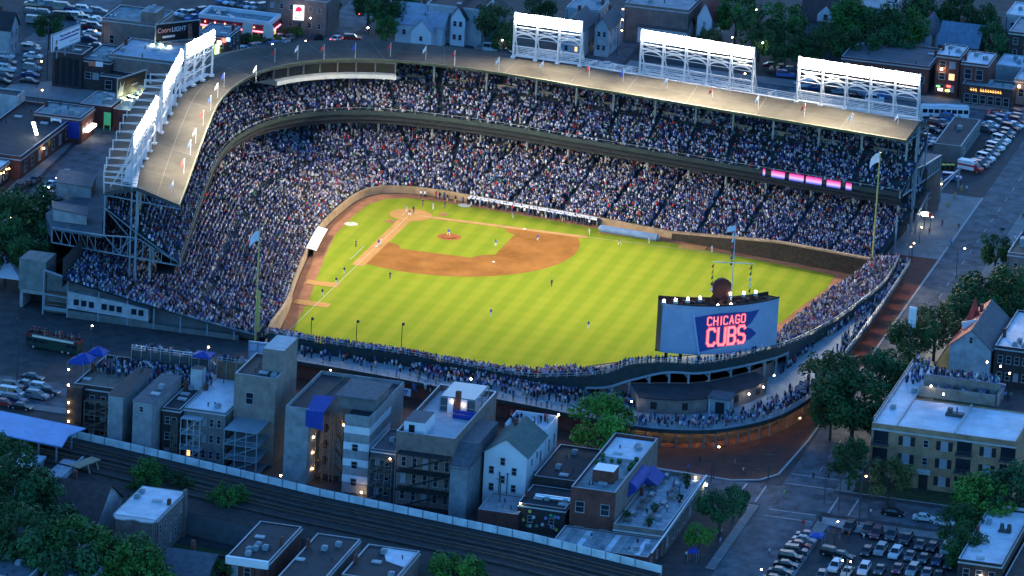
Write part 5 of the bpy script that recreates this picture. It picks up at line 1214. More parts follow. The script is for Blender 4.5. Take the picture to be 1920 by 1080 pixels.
# ambulance, city bus, trolley bus
def ambulance():
    p = at(1820, 321, 0); T = thing('ambulance', 'red and white ambulance parked at the end of the shed row', 'ambulance', (p.x,p.y,.02)); T.rotation_euler = (0,0,N_-.25)
    b = MB(); b.box(-3.1,-1.1,.5,1.2,1.1,1.35,0); b.box(-3.1,-1.1,1.35,1.2,1.1,1.8,1); b.box(-3.1,-1.1,1.8,1.2,1.1,2.65,0); b.v = [tuple(q) for q in b.v]; o = b.mesh('box', [white, red]); link('box_body', o, T)
    b = MB(); pr = [(1.2,.45),(3.0,.45),(3.05,1.1),(2.3,1.25),(1.7,2.05),(1.2,2.1)]
    b.poly([(x,-1,z) for x,z in pr]); b.poly([(x,1,z) for x,z in pr][::-1])
    for i in range(6): j = (i+1)%6; b.poly([(pr[j][0],-1,pr[j][1]),(pr[i][0],-1,pr[i][1]),(pr[i][0],1,pr[i][1]),(pr[j][0],1,pr[j][1])])
    link('cab', b.mesh('cab', [red]), T); b = MB(); b.poly([(2.31,-.85,1.28),(2.31,.85,1.28),(1.74,.8,2.0),(1.74,-.8,2.0)]); link('windscreen', b.mesh('ws', [glass]), T)
    b = MB(); b.box(1.0,-.8,2.66,1.25,.8,2.82); link('light_bar', b.mesh('lb', [red]), T)
    wm, hm, _, _ = CARS['sedan']['_w']
    for sx_ in (-2.1,2.1):
        for sy_ in (-1,1): w_ = link('wheel', wm, T, (sx_,sy_,.36)); link('hub', hm, w_)
ambulance()
def bus():
    p, q = at(1732,218,0), at(1810,221,0); c = (p+q)/2; L = (q-p).length; a = math.atan2(q.y-p.y, q.x-p.x); T = thing('city_bus', 'long white city bus waiting beyond the end of the ballpark roof', 'bus', (c.x,c.y,.02)); T.rotation_euler = (0,0,a)
    L = 11.6; b = MB(); b.box(-L/2,-1.25,.35,L/2,1.25,1.25); b.box(-L/2,-1.25,2.25,L/2,1.25,2.75)
    for i in range(9): x = -L/2+i*L/8; b.box(x-.12,-1.25,1.25,x+.12,1.25,2.25)
    link('body', b.mesh('bus_body', [white]), T); b = MB(); b.box(-L/2+.05,-1.1,2.75,L/2-.05,1.1,3.0); b.box(-2,-.7,3.0,1,.7,3.2); link('roof', b.mesh('bus_roof', [whiteroof]), T)
    for i in range(8):
        x = -L/2+i*L/8; b = MB(); b.box(x+.12,-1.2,1.25,x+L/8-.12,1.2,2.25); link('window', b.mesh('bw', [glass]), T)
    wm, hm, _, _ = CARS['sedan']['_w']
    for sx_ in (-3.6,3.4):
        for sy_ in (-1.15,1.15): w_ = link('wheel', wm, T, (sx_,sy_,.45)); w_.scale = (1.35,)*3; link('hub', hm, w_)
bus()
def trolley():
    p, q = at(52,648,0), at(150,666,0); c = (p+q)/2; a = math.atan2(q.y-p.y, q.x-p.x); T = thing('open_top_bus', 'dark green open topped double decker bus full of people by the stand', 'bus', (c.x,c.y,.02)); T.rotation_euler = (0,0,a); L = 12.2
    gm = mat('bus_dark_green', (.012,.04,.032), .4, .1, 1)
    b = MB(); b.box(-L/2,-1.25,.45,L/2,1.25,1.5); b.box(-L/2,-1.25,2.2,L/2,1.25,2.6)
    for i in range(9): x = -L/2+.15+i*(L-.3)/8; b.box(x-.1,-1.24,1.5,x+.1,1.24,2.2)
    b.box(-1,-1.26,.5,3.4,-1.2,2.4); b.box(-1,1.2,.5,4.4,1.27,2.3); link('body', b.mesh('tb', [gm]), T)
    b = MB(); b.box(-L/2+.1,-1.2,2.6,L/2-.1,1.2,2.7); link('upper_deck', b.mesh('td', [deckwood]), T)
    b = MB(); b.box(-L/2-.03,-1.3,2.6,L/2+.03,-1.24,3.2); b.box(-L/2-.03,1.24,2.6,L/2+.03,1.3,3.2); b.box(-L/2-.05,-1.3,2.6,-L/2,1.3,3.2); b.box(L/2,-1.3,2.6,L/2+.05,1.3,3.2); pr = link('parapet', b.mesh('tp', [mat('bus_dull_red', (.16,.02,.025), .5, .1, 1)]), T)
    b = MB(); b.box(-L/2+1.6,-1.34,2.62,L/2-.9,-1.305,3.12); b.box(-L/2+1.6,1.305,2.62,L/2-.9,1.34,3.12); link('cream_band', b.mesh('tc', [ivory]), pr)
    b = MB(); b.box(-L/2+1.6,1.27,.6,.9,1.31,1.45); link('advert_panel', b.mesh('ta', [mat('pale_blue_advert', (.15,.3,.6), .5, .5, 1.6)]), T)
    for i in range(8):
        x = -L/2+.25+i*(L-.3)/8; b = MB(); b.box(x,-1.2,1.5,x+(L-.3)/8-.2,1.2,2.2); link('window', b.mesh('tw', [glass]), T)
    wm, hm, _, _ = CARS['sedan']['_w']
    for sx_ in (-4.2,2.6,4.0):
        for sy_ in (-1.16,1.16): w_ = link('wheel', wm, T, (sx_,sy_,.45)); w_.scale = (1.35,)*3; link('hub', hm, w_)
    for i in range(22):
        x = -L/2+.6+i*(L-1.2)/21; y = rp.choice((-.75,.75,.2)); r = Matrix.Rotation(a,3,'Z')@Vector((x,y,0)); c_ = rp.choice(['dark','navy','red','dark','grey'])
        person(c.x+r.x, c.y+r.y, 2.72, a+rp.uniform(-1,1), 'stand', c_, f'passenger in {c_} standing on the open deck of the green bus', 'passengers on the open bus', .97)
trolley()

# ------------------------------------------------------------------ trees
leafA = [mat('leaf_green', (.045,.15,.022), .8, .45, .5), mat('leaf_dark', (.026,.085,.02), .8, .45, .5), mat('leaf_bright', (.075,.21,.025), .8, .4, .5), mat('leaf_olive', (.075,.11,.03), .8, .45, .5), mat('leaf_bluish', (.03,.11,.035), .8, .45, .5)]
bark = mat('bark', (.06,.05,.04), .95, .3, 1.5)
def crown_mesh(seed, nleaf, sq=.8, lf=.33):
    """leaf sized quads gathered on branch ends through a unit crown"""
    r = np.random.RandomState(seed); ncl = 46
    th = r.uniform(0, 2*np.pi, ncl); cz = r.uniform(-.75, 1, ncl); rad = r.uniform(.45, 1.0, ncl)**.6; s = np.sqrt(1-np.minimum(1, cz*cz*.95))
    lob = 1+.22*np.sin(th*2+seed)+.15*np.sin(th*3+seed*2)
    C_ = np.stack([np.cos(th)*s*rad*lob, np.sin(th)*s*rad*lob, cz*rad*sq], 1); cr = r.uniform(.17, .36, ncl)
    w = cr**2; pick = r.choice(ncl, nleaf, p=w/w.sum()); d = r.normal(size=(nleaf,3)); d /= np.linalg.norm(d, axis=1)[:,None]
    p = C_[pick]+d*(cr[pick]*r.uniform(.55,1.05,nleaf))[:,None]
    nn = d+r.normal(scale=.55, size=(nleaf,3))+np.array([0,0,.35]); nn /= np.linalg.norm(nn, axis=1)[:,None]
    a = np.cross(nn, r.normal(size=(nleaf,3))); a /= np.linalg.norm(a, axis=1)[:,None]; b_ = np.cross(nn, a); sz = (lf*r.uniform(.12,.26,nleaf))[:,None]
    V = np.stack([p-a*sz, p-b_*sz*.6, p+a*sz, p+b_*sz*.6], 1).reshape(-1,3)
    me = bpy.data.meshes.new('crown'); me.vertices.add(len(V)); me.vertices.foreach_set('co', V.ravel()); F = np.arange(nleaf*4)
    me.loops.add(len(F)); me.loops.foreach_set('vertex_index', F); me.polygons.add(nleaf); me.polygons.foreach_set('loop_start', np.arange(0,nleaf*4,4)); me.polygons.foreach_set('loop_total', np.full(nleaf,4)); me.update(); me.validate()
    return me, C_
def trunk_mesh(C_, seed):
    r = random.Random(seed); b = MB(); b.cyl((0,0,-1.55),(0,0,-.55),.075,.055,8); 
    for i in r.sample(range(len(C_)), 14):
        q = C_[i]*.85; m = (q[0]*.35, q[1]*.35, -.5+.35*(q[2]+.5)); b.cyl((0,0,-.65), m, .045, .03, 6); b.cyl(m, tuple(q), .03, .008, 5)
    return b
CRM = []
for i in range(5):
    for j, lm in enumerate(leafA):
        pass
_base = [crown_mesh(31+i, 3400, .78 if i < 3 else .95) for i in range(4)]
_cache = {}
def tree(px, py, r, lab, kind, zc=None, hz=None, shape=None, group=None, name='broadleaf_tree'):
    """crown centre seen at (px, py), radius r"""
    i = (int(px)*7+int(py)*3) % 4 if shape is None else shape
    zc = zc or r*1.25+1.2; p = at(px, py, zc); key = (i, kind)
    if key not in _cache:
        me = _base[i][0].copy(); me.materials.append(leafA[kind]); tb = trunk_mesh(_base[i][1], i); _cache[key] = (me, tb.mesh('trunk', [bark]))
    T = thing(name, lab, 'tree', (p.x,p.y,0), 0, group); rz = (px*13+py*7) % 628/100
    T.rotation_euler = (0,0,rz)
    o = link('crown', _cache[key][0], T, (0,0,zc)); hs = (hz or r); o.scale = (r,r,hs*1.0); o['kind'] = 'stuff'
    t = link('trunk', _cache[key][1], T, (0,0,zc)); t.scale = (r*.9,r*.9,zc/1.55)
TR = [
 (1130,795,7.2,2,'bright green tree standing between the gabled house and the bleachers'),(1352,948,4.6,4,'dark tree on the pavement beside the corner bar'),(1312,1003,3.0,2,'small bright tree at the kerb below the corner bar terrace'),(1378,932,3.2,4,'small dark tree near the stop line by the corner bar'),
 (1560,702,6.6,3,'large dim tree overhanging the brick pavement on the avenue'),(1602,748,7.4,1,'largest dark tree over the avenue in front of the yellow apartments'),(1650,700,6.5,4,'dark tree at the edge of the rooftop stand'),(1640,780,6,1,'dark tree against the corner of the yellow apartments'),(1560,765,5,1,'dark low tree leaning over the kerb of the avenue'),
 (1595,862,4.6,1,'dark bush like tree at the left corner of the yellow apartments'),(1668,893,4.3,3,'small round tree on the lawn of the yellow apartments'),
 (1712,632,5.5,1,'dark tree behind the white lamp mast'),(1755,612,5.8,3,'dim tree between the lamp mast and the red roofed house'),(1690,685,5.0,1,'dark tree below the lamp mast'),(1795,590,4.8,4,'dark tree in front of the red roofed house'),
 (1860,548,7,1,'dark tree behind the red roofed house'),(1905,538,6.5,3,'dim tree at the right edge above the white roof'),(1835,573,5,4,'dark tree touching the red spire'),(1868,468,4.4,1,'round dark bush tree beside the small rooftop crowd'),(1895,585,4.5,1,'dark tree at the right edge beside the white roof'),
 (1842,940,6.5,2,'tall green tree right of the yellow apartments, nearer the street'),(1893,928,7,4,'tall green tree right of the yellow apartments, at the picture edge'),(1800,985,5,1,'dark tree at the end of the kerbside cars'),(1815,1030,4.5,1,'dark tree beside the white roofed corner house'),
 (30,925,8.5,1,'dark tree at the left edge under the station roofs'),(72,955,7,4,'dark tree left of the brown roofed house'),(55,1008,8.5,1,'large dark tree in the bottom left thicket'),(150,1032,7.5,0,'green tree in the middle of the bottom left thicket'),(222,1046,7,0,'green tree against the white roofed brick house'),(110,1050,8,4,'dark tree behind the bottom left parapets'),(255,1075,6.5,0,'green tree at the foot of the white roofed brick house'),(15,870,6,1,'dark tree below the pale station shelter'),(30,838,4,2,'small green tree beside the station canopy'),
 (275,898,4.2,0,'green tree on the near side of the railway behind the white roof'),(428,932,3.8,0,'green tree beside the railway embankment'),(335,905,3.0,1,'small dark tree on the railway slope'),(848,1068,4.6,2,'green tree at the bottom centre below the railway'),(412,1078,3.5,1,'small tree between the gabled roof and the red brick row'),(305,890,2.6,1,'low dark shrub tree by the railway'),(880,1074,3.6,0,'lower green tree at the bottom centre'),
 (60,395,7.5,1,'dark tree beside the avenue at the left edge'),(25,420,8,1,'large dark tree at the left edge below the avenue'),(48,455,6.5,4,'dark tree above the white tent'),(10,470,6,1,'dark tree at the left edge above the tent'),
 (92,48,5.5,1,'dark tree behind the white billboard'),(720,20,6.5,1,'dark tree by the junction, leftmost of the clump'),(745,8,6,4,'dark tree at the top edge beside the white gabled house'),(692,8,6,1,'dark tree at the top edge by the side street'),(725,52,4,0,'low tree against the white gabled house'),(765,28,4,1,'low tree between the houses by the junction'),(930,40,7,3,'dim brown green tree beside the grey gabled house'),(945,75,5,1,'low tree behind the short light tower'),
 (1382,22,8.5,0,'green tree at the top edge right of the red gable'),(1425,55,8,1,'dark tree behind the middle light tower'),(1472,40,8,0,'green tree left of the brown dormer house'),(1455,88,7,1,'dark tree above the car lot behind the towers'),(1540,75,8,1,'dark tree below the brown dormer house'),(1600,38,8.5,0,'green tree right of the brown dormer house'),(1650,45,9,1,'large dark tree in the top right grove'),(1695,48,8,0,'green tree at the right end of the grove'),(1620,80,7,1,'dark tree behind the long low brown building'),(1680,78,6.5,4,'dark tree left of the brick row roofs'),(1740,15,8,1,'dark tree at the top edge of the top right corner'),(1775,35,6,1,'dark tree above the blue roofed house'),(1840,35,7,1,'dark tree left of the corner houses'),(1858,75,6.5,4,'dark tree below the corner houses'),(1720,60,5,1,'dark tree beside the small pale gable'),(1500,95,5.5,1,'dark low tree over the car lot'),(1330,70,4.5,3,'dim tree beside the red gable'),(1012,12,5,1,'dark tree at the top edge behind the short tower'),(620,8,4,1,'low dark tree beside the tan apartments'),(1800,8,6,1,'dark tree at the top edge near the right corner'),
]
for px, py, r, k, lab in TR: tree(px, py, r*(.72 if py < 100 else .92), lab, k)
# shrubs along the fence by the restaurant and in planters
for i, (px, py, r) in enumerate([(462,72,1.6),(478,74,1.5),(498,78,1.5),(515,74,1.4),(540,62,1.6),(556,58,1.5)]): tree(px, py, r, f'{ordinal[i]} small shrub from the left in front of the restaurant', 2 if i % 2 else 3, r*.9, group='shrubs by the restaurant', name='shrub')
# ------------------------------------------------------------------ buildings of the neighbourhood
_wm = {}
def window_meshes(w, h):
    k = (round(w,2), round(h,2))
    if k not in _wm:
        b = MB(); t = .1
        b.box(0,-w/2,0,.1,-w/2+t,h); b.box(0,w/2-t,0,.1,w/2,h); b.box(0,-w/2+t,h-t,.1,w/2-t,h); b.box(0,-w/2-.06,-.12,.16,w/2+.06,.02); b.box(.02,-w/2+t,h*.5-.04,.08,w/2-t,h*.5+.04)
        fm = b.mesh('window_frame', [mat('window_trim', (.32,.33,.33), .6, .1, 1)]); ps = []
        for mm in (glass, blind, lit_window):
            q = MB(); q.poly([(.045,-w/2+t,.02),(.045,w/2-t,.02),(.045,w/2-t,h-t),(.045,-w/2+t,h-t)]); ps.append(q.mesh('window_pane', [mm]))
        _wm[k] = (fm, ps)
    return _wm[k]
rw = random.Random(42)
def window(parent, face_, X, u, z, w, h, blindp=.2, litp=.03):
    fm, ps = window_meshes(w, h); off = ORG[parent.name]
    loc, rz = ((X,u,z),0) if face_ == 'E' else ((u,X,z),math.pi/2)
    o = link('window', fm, parent, (loc[0]-off[0],loc[1]-off[1],loc[2]-off[2]), rz); r = rw.random()
    link('pane', ps[2 if r < litp else (1 if r < litp+blindp else 0)], o)
def wgrid(parent, face_, X, u0, u1, z0, z1, nc, nr, w, h, **kw):
    for i in range(nc):
        for j in range(nr): window(parent, face_, X, u0+(u1-u0)*(i+.5)/nc, z0+(z1-z0)*(j+.5)/nr-h/2, w, h, **kw)
def R3(nl, nr, far, z):
    a, b_, f_ = at(*nl,z), at(*nr,z), at(*far,z); return (f_.x, (a.x+b_.x)/2, a.y, b_.y)
coping = mat('pale_coping', (.4,.41,.41), .7, .15, .8)
def bld(name, label, rect, z, wall, roof, par=.6, z0=0, E=None, N=None, cat='building', group=None, top=None, clutter=0, seed=0):
    clutter += 2
    x0, x1, y0, y1 = rect; T = thing(name, label, cat, ((x0+x1)/2,(y0+y1)/2,z0), 0, group)
    b = MB(); t = .3
    b.prism([(x0,y0),(x1,y0),(x1,y1),(x0,y1)], z0, z-.02, 0, 0)
    if par > 0:
        for q in ((x0,y0,x1,y0+t),(x0,y1-t,x1,y1),(x0,y0+t,x0+t,y1-t),(x1-t,y0+t,x1,y1-t)): b.box(q[0],q[1],z-.02,q[2],q[3],z+par,0,1)
    W = b.build('wall', [wall, top or coping], T)
    b = MB(); i_ = t+.004 if par > 0 else -.2; b.prism([(x0+i_,y0+i_),(x1-i_,y0+i_),(x1-i_,y1-i_),(x0+i_,y1-i_)], z-.02 if par > 0 else z, z+.1, 0); RO = b.build('roof', roof, T)
    r = random.Random(seed+int(x0*10))
    for i in range(clutter):
        cx, cy = r.uniform(x0+1.5,x1-1.5), r.uniform(y0+1,y1-1); k = r.random(); b = MB()
        if k < .4: b.box(cx-.7,cy-.5,z+.1,cx+.7,cy+.5,z+.9); b.cyl((cx,cy,z+.9),(cx,cy,z+1.05),.4,n=10); b.build('air_unit', bluesteel, RO)
        elif k < .75: b.cyl((cx,cy,z+.1),(cx,cy,z+.8),.14,n=7); b.cyl((cx,cy,z+.8),(cx,cy,z+.95),.22,.1,7); b.build('roof_vent', darksteel, RO)
        else: b.box(cx-.6,cy-.9,z+.1,cx+.6,cy+.9,z+.4); b.build('skylight', coping, RO)
    if E: wgrid(W, 'E', x1, y0+.5, y1-.5, z0+.6, z-.5, *E)
    if N: wgrid(W, 'N', y1, x0+.8, x1-.8, z0+.6, z-.5, *N)
    if (E or N) and z-z0 > 4:
        b = MB(); b.box(x1+.01,y0-.05,z-.35,x1+.2,y1+.2,z-.08); b.box(x0,y1+.01,z-.35,x1+.01,y1+.2,z-.08); b.build('cornice', top or coping, W)
        b = MB(); b.cyl((x1+.12,y0+.35,z0),(x1+.12,y0+.35,z-.4),.08,n=6); b.build('downpipe', darksteel, W); b = MB(); b.cyl((x1-.6,y1+.12,z0),(x1-.6,y1+.12,z-.4),.08,n=6); b.build('downpipe', darksteel, W)
        cx, cy = x0+(x1-x0)*r.uniform(.3,.8), (y0+.6 if r.random() < .5 else y1-.6); b = MB(); b.box(cx-.45,cy-.3,z+.1,cx+.45,cy+.3,z+r.uniform(1.2,2.0)); b.build('chimney', redbrick, RO)
    return T, W, RO
def gable(name, label, rect, eave, ridge, axis, wall, roof, E=None, N=None, roof2=None, z0=0, group=None, cat='house'):
    x0, x1, y0, y1 = rect; T = thing(name, label, cat, ((x0+x1)/2,(y0+y1)/2,z0), 0, group); b = MB(); o = .45
    b.prism([(x0,y0),(x1,y0),(x1,y1),(x0,y1)], z0, eave, 0, bottom=False)
    if axis == 'E':
        ym = (y0+y1)/2; s = (ridge-eave)/(ym-y0)
        for x, d in ((x1,1),(x0,-1)): q = [(x,y0,eave),(x,y1,eave),(x,ym,ridge)]; b.poly(q if d > 0 else q[::-1])
    else:
        xm = (x0+x1)/2; s = (ridge-eave)/(xm-x0)
        for y, d in ((y1,1),(y0,-1)): q = [(x1,y,eave),(x0,y,eave),(xm,y,ridge)]; b.poly(q if d > 0 else q[::-1])
    W = b.build('wall', wall, T)
    def slope(p, q, u, v, m, nm):
        b = MB(); th = .18; pts = [p,q,u,v]; b.poly(pts); b.poly([(a,c,d-th) for a,c,d in pts][::-1])
        for i in range(4): a, c = pts[i], pts[(i+1)%4]; b.poly([a,(a[0],a[1],a[2]-th),(c[0],c[1],c[2]-th),c])
        return b.build(nm, m, T)
    e = .1
    if axis == 'E':
        S1_ = slope((x0-o,y0-o,eave-o*s+e),(x1+o,y0-o,eave-o*s+e),(x1+o,ym,ridge+e),(x0-o,ym,ridge+e), roof, 'roof'); S2_ = slope((x0-o,ym,ridge+e),(x1+o,ym,ridge+e),(x1+o,y1+o,eave-o*s+e),(x0-o,y1+o,eave-o*s+e), roof2 or roof, 'roof')
    else:
        S1_ = slope((x1+o,y0-o,eave-o*s+e),(x1+o,y1+o,eave-o*s+e),(xm,y1+o,ridge+e),(xm,y0-o,ridge+e), roof, 'roof'); S2_ = slope((xm,y0-o,ridge+e),(xm,y1+o,ridge+e),(x0-o,y1+o,eave-o*s+e),(x0-o,y0-o,eave-o*s+e), roof2 or roof, 'roof')
    if (x1-x0) > 6: b = MB(); cx = x0+(x1-x0)*.3; cy = y0+(y1-y0)*.4; b.box(cx-.4,cy-.35,eave,cx+.4,cy+.35,ridge+.9); b.build('chimney', redbrick, S1_)
    if E: wgrid(W, 'E', x1, y0+.4, y1-.4, z0+.6, eave, *E)
    if N: wgrid(W, 'N', y1, x0+.4, x1-.4, z0+.6, eave, *N)
    return T, W
def lampball(parent, p, r=.17, m=None, en=8, col=(1,.62,.28), name='porch_lamp'):
    b = MB(); b.ball(p, r, n=8, k=5); b.build(name, m or lamp_warm, parent)
    if en: light('porch_light', 'POINT', (p[0]+.45,p[1]+.1,p[2]), en, col, .15)
def porches(parent, x1, y0, y1, z1, n, depth=2.2, mt=None):
    """timber back porch: decks, posts, stairs, rails"""
    b = MB(); mt = mt or woodporch; h = (z1-.4)/n
    for i in range(n+1):
        z = .4+i*h
        if i < n+1: b.box(x1+.02,y0,z-.12,x1+depth,y1,z)
        if i <= n-1 and i > 0:
            b.beam((x1+depth-.06,y0,z+1),(x1+depth-.06,y1,z+1),.09); 
            for k in range(int((y1-y0)/.5)): b.beam((x1+depth-.06,y0+k*.5,z),(x1+depth-.06,y0+k*.5,z+1),.05)
        if i < n: b.beam((x1+depth-.5,y0+.3,z),(x1+depth-.5,y1-.4,z+h-.1),.8,.14)
    for k in range(4): y = y0+.1+(y1-y0-.2)*k/3; b.beam((x1+depth-.1,y,0),(x1+depth-.1,y,z1),.16)
    return b.build('back_porch', mt, parent)
# --- the row backing on to the railway, left to right
T, W, _ = bld('apartment_building', 'dark brick building with a string of porch lamps and a crowded roof deck', (158,178,-19.5,-9.2), 11.0, darkbrick, deckwood, .7, E=(4,3,1.1,1.7), N=None)
p = at(133,722,9); lx = 178.9
b = MB(); b.box(178.02,-20.2,0,180.2,-17.0,11.6); b.build('stair_tower', mat('dark_timber', (.03,.03,.03), .9, .3, .8), T)
porches(T, 178, -16.6, -9.6, 9.0, 3, 2.0)
for py in (693,722,755,772,790): q = at(128.5, py, 0); k_ = (q.x-180.6)/-CW.x*-1; t_ = (180.6-CP.x)/((q-CP).x); w_ = CP+(q-CP)*t_; lampball(T, tuple(w_), .2, lamp_warm, 10)
T, W, _ = bld('narrow_building', 'tall narrow grey slab with a rust brown roof', (169,187.5,-9,-5.9), 13.6, block, brownroof, 0)
T, W, _ = bld('narrow_building', 'tall narrow grey slab with a black roof and one small high window', (170.5,189,-3.3,.7), 13.6, block, slateroof, 0); window(W, 'E', 189, -1.5, 11.6, .9, 1.1, 0, 0)
T, W, _ = bld('apartment_building', 'dark rear block with bright white sash windows beside the black roofed slab', (160,184,1.2,4.9), 11.0, darkbrick, blackroof, .3, E=(2,3,1.1,1.5), clutter=2); porches(T, 184, 3.4, 4.9, 9.0, 3, 1.2)

b = MB(); b.box(168,2.6,11.1,170.6,5.0,15.5,0,1); b.build('roof_hatch', [siding, blackroof], T)
T, W, _ = bld('apartment_building', 'greystone apartment block with a wide white roof and rear stair porch', (156,182.7,5.3,14.0), 11.2, greybrick, whiteroof, .25, E=(5,3,.9,1.6), clutter=4); porches(T, 182.7, 5.4, 9.6, 10.0, 3, 2.4, siding)
T, W, _ = bld('tall_brick_building', 'tallest rough tan brick block with a lift tower on its roof', (164,178.3,14.2,22.8), 18.0, pinktan, blackroof, .5, clutter=3); b = MB(); b.box(164.02,18.4,18.1,173.4,22.78,22.8,0,1); b.build('lift_tower', [pinktan, coping], T); porches(T, 178.3, 15, 22, 9.5, 3, 8.5, MAT['blue_grey_steel']); window(W, 'E', 178.3, 17.5, 12.5, 1.6, 2.4, 0, 0)
# the concrete block with fire escapes
T = thing('fire_escape_building', 'pale concrete block with zigzag timber fire escapes and porch lamps', 'building', (174,36,0)); b = MB()
for q in ((163,187,27.6,32.4),(163,178.6,32.4,39.8),(163,187,39.8,45.0)): b.prism([(q[0],q[2]),(q[1],q[2]),(q[1],q[3]),(q[0],q[3])], 0, 15.5 if q[1] > 180 else 15.2, 0, 1)
for q in ((163,27.6,187,27.9),(163,44.7,187,45.0),(186.7,27.9,187,32.4),(186.7,39.8,187,44.7),(163,27.9,163.3,44.7)): b.box(q[0],q[1],15.5,q[2],q[3],16.2)
W = b.build('wall', [block, blackroof], T)
bands_ = MB()
for z in (2.2,5.6,9.0,12.4): bands_.box(186.99,39.78,z,187.08,45.03,z+1.5); bands_.box(172,44.99,z,187.08,45.06,z+1.5)
bands_.build('pale_band', whitesid, T)
for z in (1.6,5.2,8.8): window(W, 'E', 187.09, 42.2, z, 1.3, 1.5, 0, 0)
for y, z in ((33.6,2),(33.6,5.4),(33.6,8.8),(38.2,2),(38.2,5.4),(38.2,8.8)): window(W, 'E', 178.6, y, z, 1.1, 2.0, .1, .1)
b = MB(); fx = 179.2
for i in range(5):
    z = .3+i*3.3
    b.box(fx,32.6,z-.12,fx+1.8,34.6,z); b.box(fx,37.6,z-.12,fx+1.8,39.6,z)
    if i < 4:
        b.beam((fx+2.6,33,z),(fx+2.6,35.6,z+3.2),1.0,.14); b.beam((fx+2.6,39.2,z),(fx+2.6,36.6,z+3.2),1.0,.14)
        for s in (33,39.2): e = 35.6 if s == 33 else 36.6; b.beam((fx+3.1,s,z+.9),(fx+3.1,e,z+4.1),.08)
for y in (32.7,34.2,35.7,36.5,38.0,39.6): b.beam((fx+3.2,y,0),(fx+3.2,y,14.5),.2); b.beam((fx+1.8,y,0),(fx+1.8,y,13.6),.14)
b.build('fire_escape', mat('fire_escape_timber', (.2,.15,.1), .85, .25, 1), T)
for z in (2.6,6.0,9.2,12.3): lampball(T, (187.25-.3 if False else 183.4,32.55,z), .2)
lampball(T, (183.4,38.6,12.6), .2)
b = MB(); b.poly([(187.3,31.9,15.9),(187.3,35.6,16.1),(180.5,35.8,17.2),(180.5,31.5,17.0)]); b.poly([(187.3,31.9,15.9),(187.3,31.9,12.6),(187.3,35.6,12.2),(187.3,35.6,16.1)][::-1]); b.poly([(187.3,31.9,15.85),(180.5,31.5,16.95),(180.5,35.8,17.15),(187.3,35.6,16.05)]); b.build('blue_tarpaulin', bluetarp, T)
b = MB(); b.box(172,37,15.6,182,44.4,18.0,0,1); b.prism([(171.4,36.4),(182.6,36.4),(182.6,44.9),(171.4,44.9)], 18.0, 18.35, 1); b.build('penthouse', [darkconc, slateroof], T)
lampball(T, (188.1,44.2,.8), .22, lamp_warm, 30); lampball(T, (186,26.9,1.2), .22, lamp_warm, 30)
T, W, _ = bld('stair_block', 'dark timber rear stair block between two apartment buildings', (176,189,46.0,50.9), 10.2, mat('dark_slate_siding', (.05,.07,.085), .9, .25, 1.0), slateroof, .3, E=(2,3,.9,1.6)); porches(T, 189, 46.1, 50.8, 9.0, 3, 1.4)
lampball(T, (190.6,50.4,9.5), .18)
# roof terrace building
T, W, _ = bld('roof_terrace_building', 'brick block with a glazed roof terrace, white hut and dark rear balconies', (159,190.2,51.3,63.2), 14.0, tan, mat('pale_deck', (.4,.43,.46), .8, .15, .5), 1.3)
porches(T, 190.2, 52.2, 62.6, 11.6, 3, 2.6, mat('dark_timber', (.03,.03,.03), .9, .3, .8)); wgrid(W, 'E', 190.2, 52, 63, .8, 11, 5, 3, 1.0, 2.0, litp=.02)
b = MB(); b.box(180.5,52.2,14.1,188,56.4,16.8,0,1); b.build('white_hut', [whitesid, slateroof], T); b = MB(); b.box(188.0,53.2,14.1,188.06,54.4,16.2); b.build('hut_window', glass, T)
b = MB(); b.box(162,55,14.1,172,62.4,14.3)
for y in (55,58.7,62.3): 
    for x in (162,167,171.9): b.beam((x,y,14.1),(x,y,17.2),.2)
for z in (15.4,17.2): b.beam((162,55,z),(171.9,55,z),.14); b.beam((171.9,55,z),(171.9,62.3,z),.14); b.beam((162,62.3,z),(171.9,62.3,z),.14); b.beam((162,55,z),(162,62.3,z),.14)
b.build('terrace_frame', bluesteel, T); b = MB(); b.box(162.2,55.2,17.25,171.8,62.1,17.4); b.box(162.1,55.1,14.4,171.8,55.16,17.1); b.box(171.86,55.2,14.4,171.9,58,17.1); b.box(171.86,60,14.4,171.9,62.2,17.1); b.build('terrace_glass', mat('terrace_glazing', (.05,.075,.085), .15, .1, .4, .6), T)
b = MB(); b.box(171.5,58.2,14.1,172.4,59.2,18.8); b.build('chimney', redbrick, T); b = MB(); b.box(172.0,59.3,14.1,172.2,60.6,17.3); b.box(172.0,56.6,14.1,172.2,57.8,17.3); b.build('terrace_door', whitesid, T)
b = MB(); b.box(173.5,58.5,14.15,175,63.0,15.0); b.box(173.3,58.5,14.15,173.7,63,15.4); b.build('blue_sofa', bluetarp, T)
for z_, y_ in ((16.6,57.6),(16.2,59.9)): lampball(T, (172.3,y_,z_), .16, lamp_warm, 20)
lampball(T, (160,58,17.6), .2)
b = MB()
for z in (14.9,15.4): b.beam((159.2,51.5,z),(159.2,63,z),.1); b.beam((159.2,63,z),(172,63,z),.1)
b.build('terrace_railing', chrome, T)
T, W, _ = bld('narrow_building', 'blue grey narrow slab with a steep black roof beside the white gabled house', (172,193.2,63.4,66.9), 10.8, greysid, slateroof, 0)
b = MB(); b.poly([(193.4,63.2,10.3),(193.4,67.1,10.3),(186.5,67.1,13.6),(186.5,63.2,13.6)]); b.poly([(186.5,63.2,13.6),(186.5,67.1,13.6),(172,67.1,13.6),(172,63.2,13.6)]); b.poly([(193.4,67.1,10.3),(172,67.1,10.3),(172,67.1,13.6),(186.5,67.1,13.6)]); b.poly([(193.4,63.2,10.3),(186.5,63.2,13.6),(172,63.2,13.6),(172,63.2,10.3)]); b.build('steep_roof', slateroof, T)
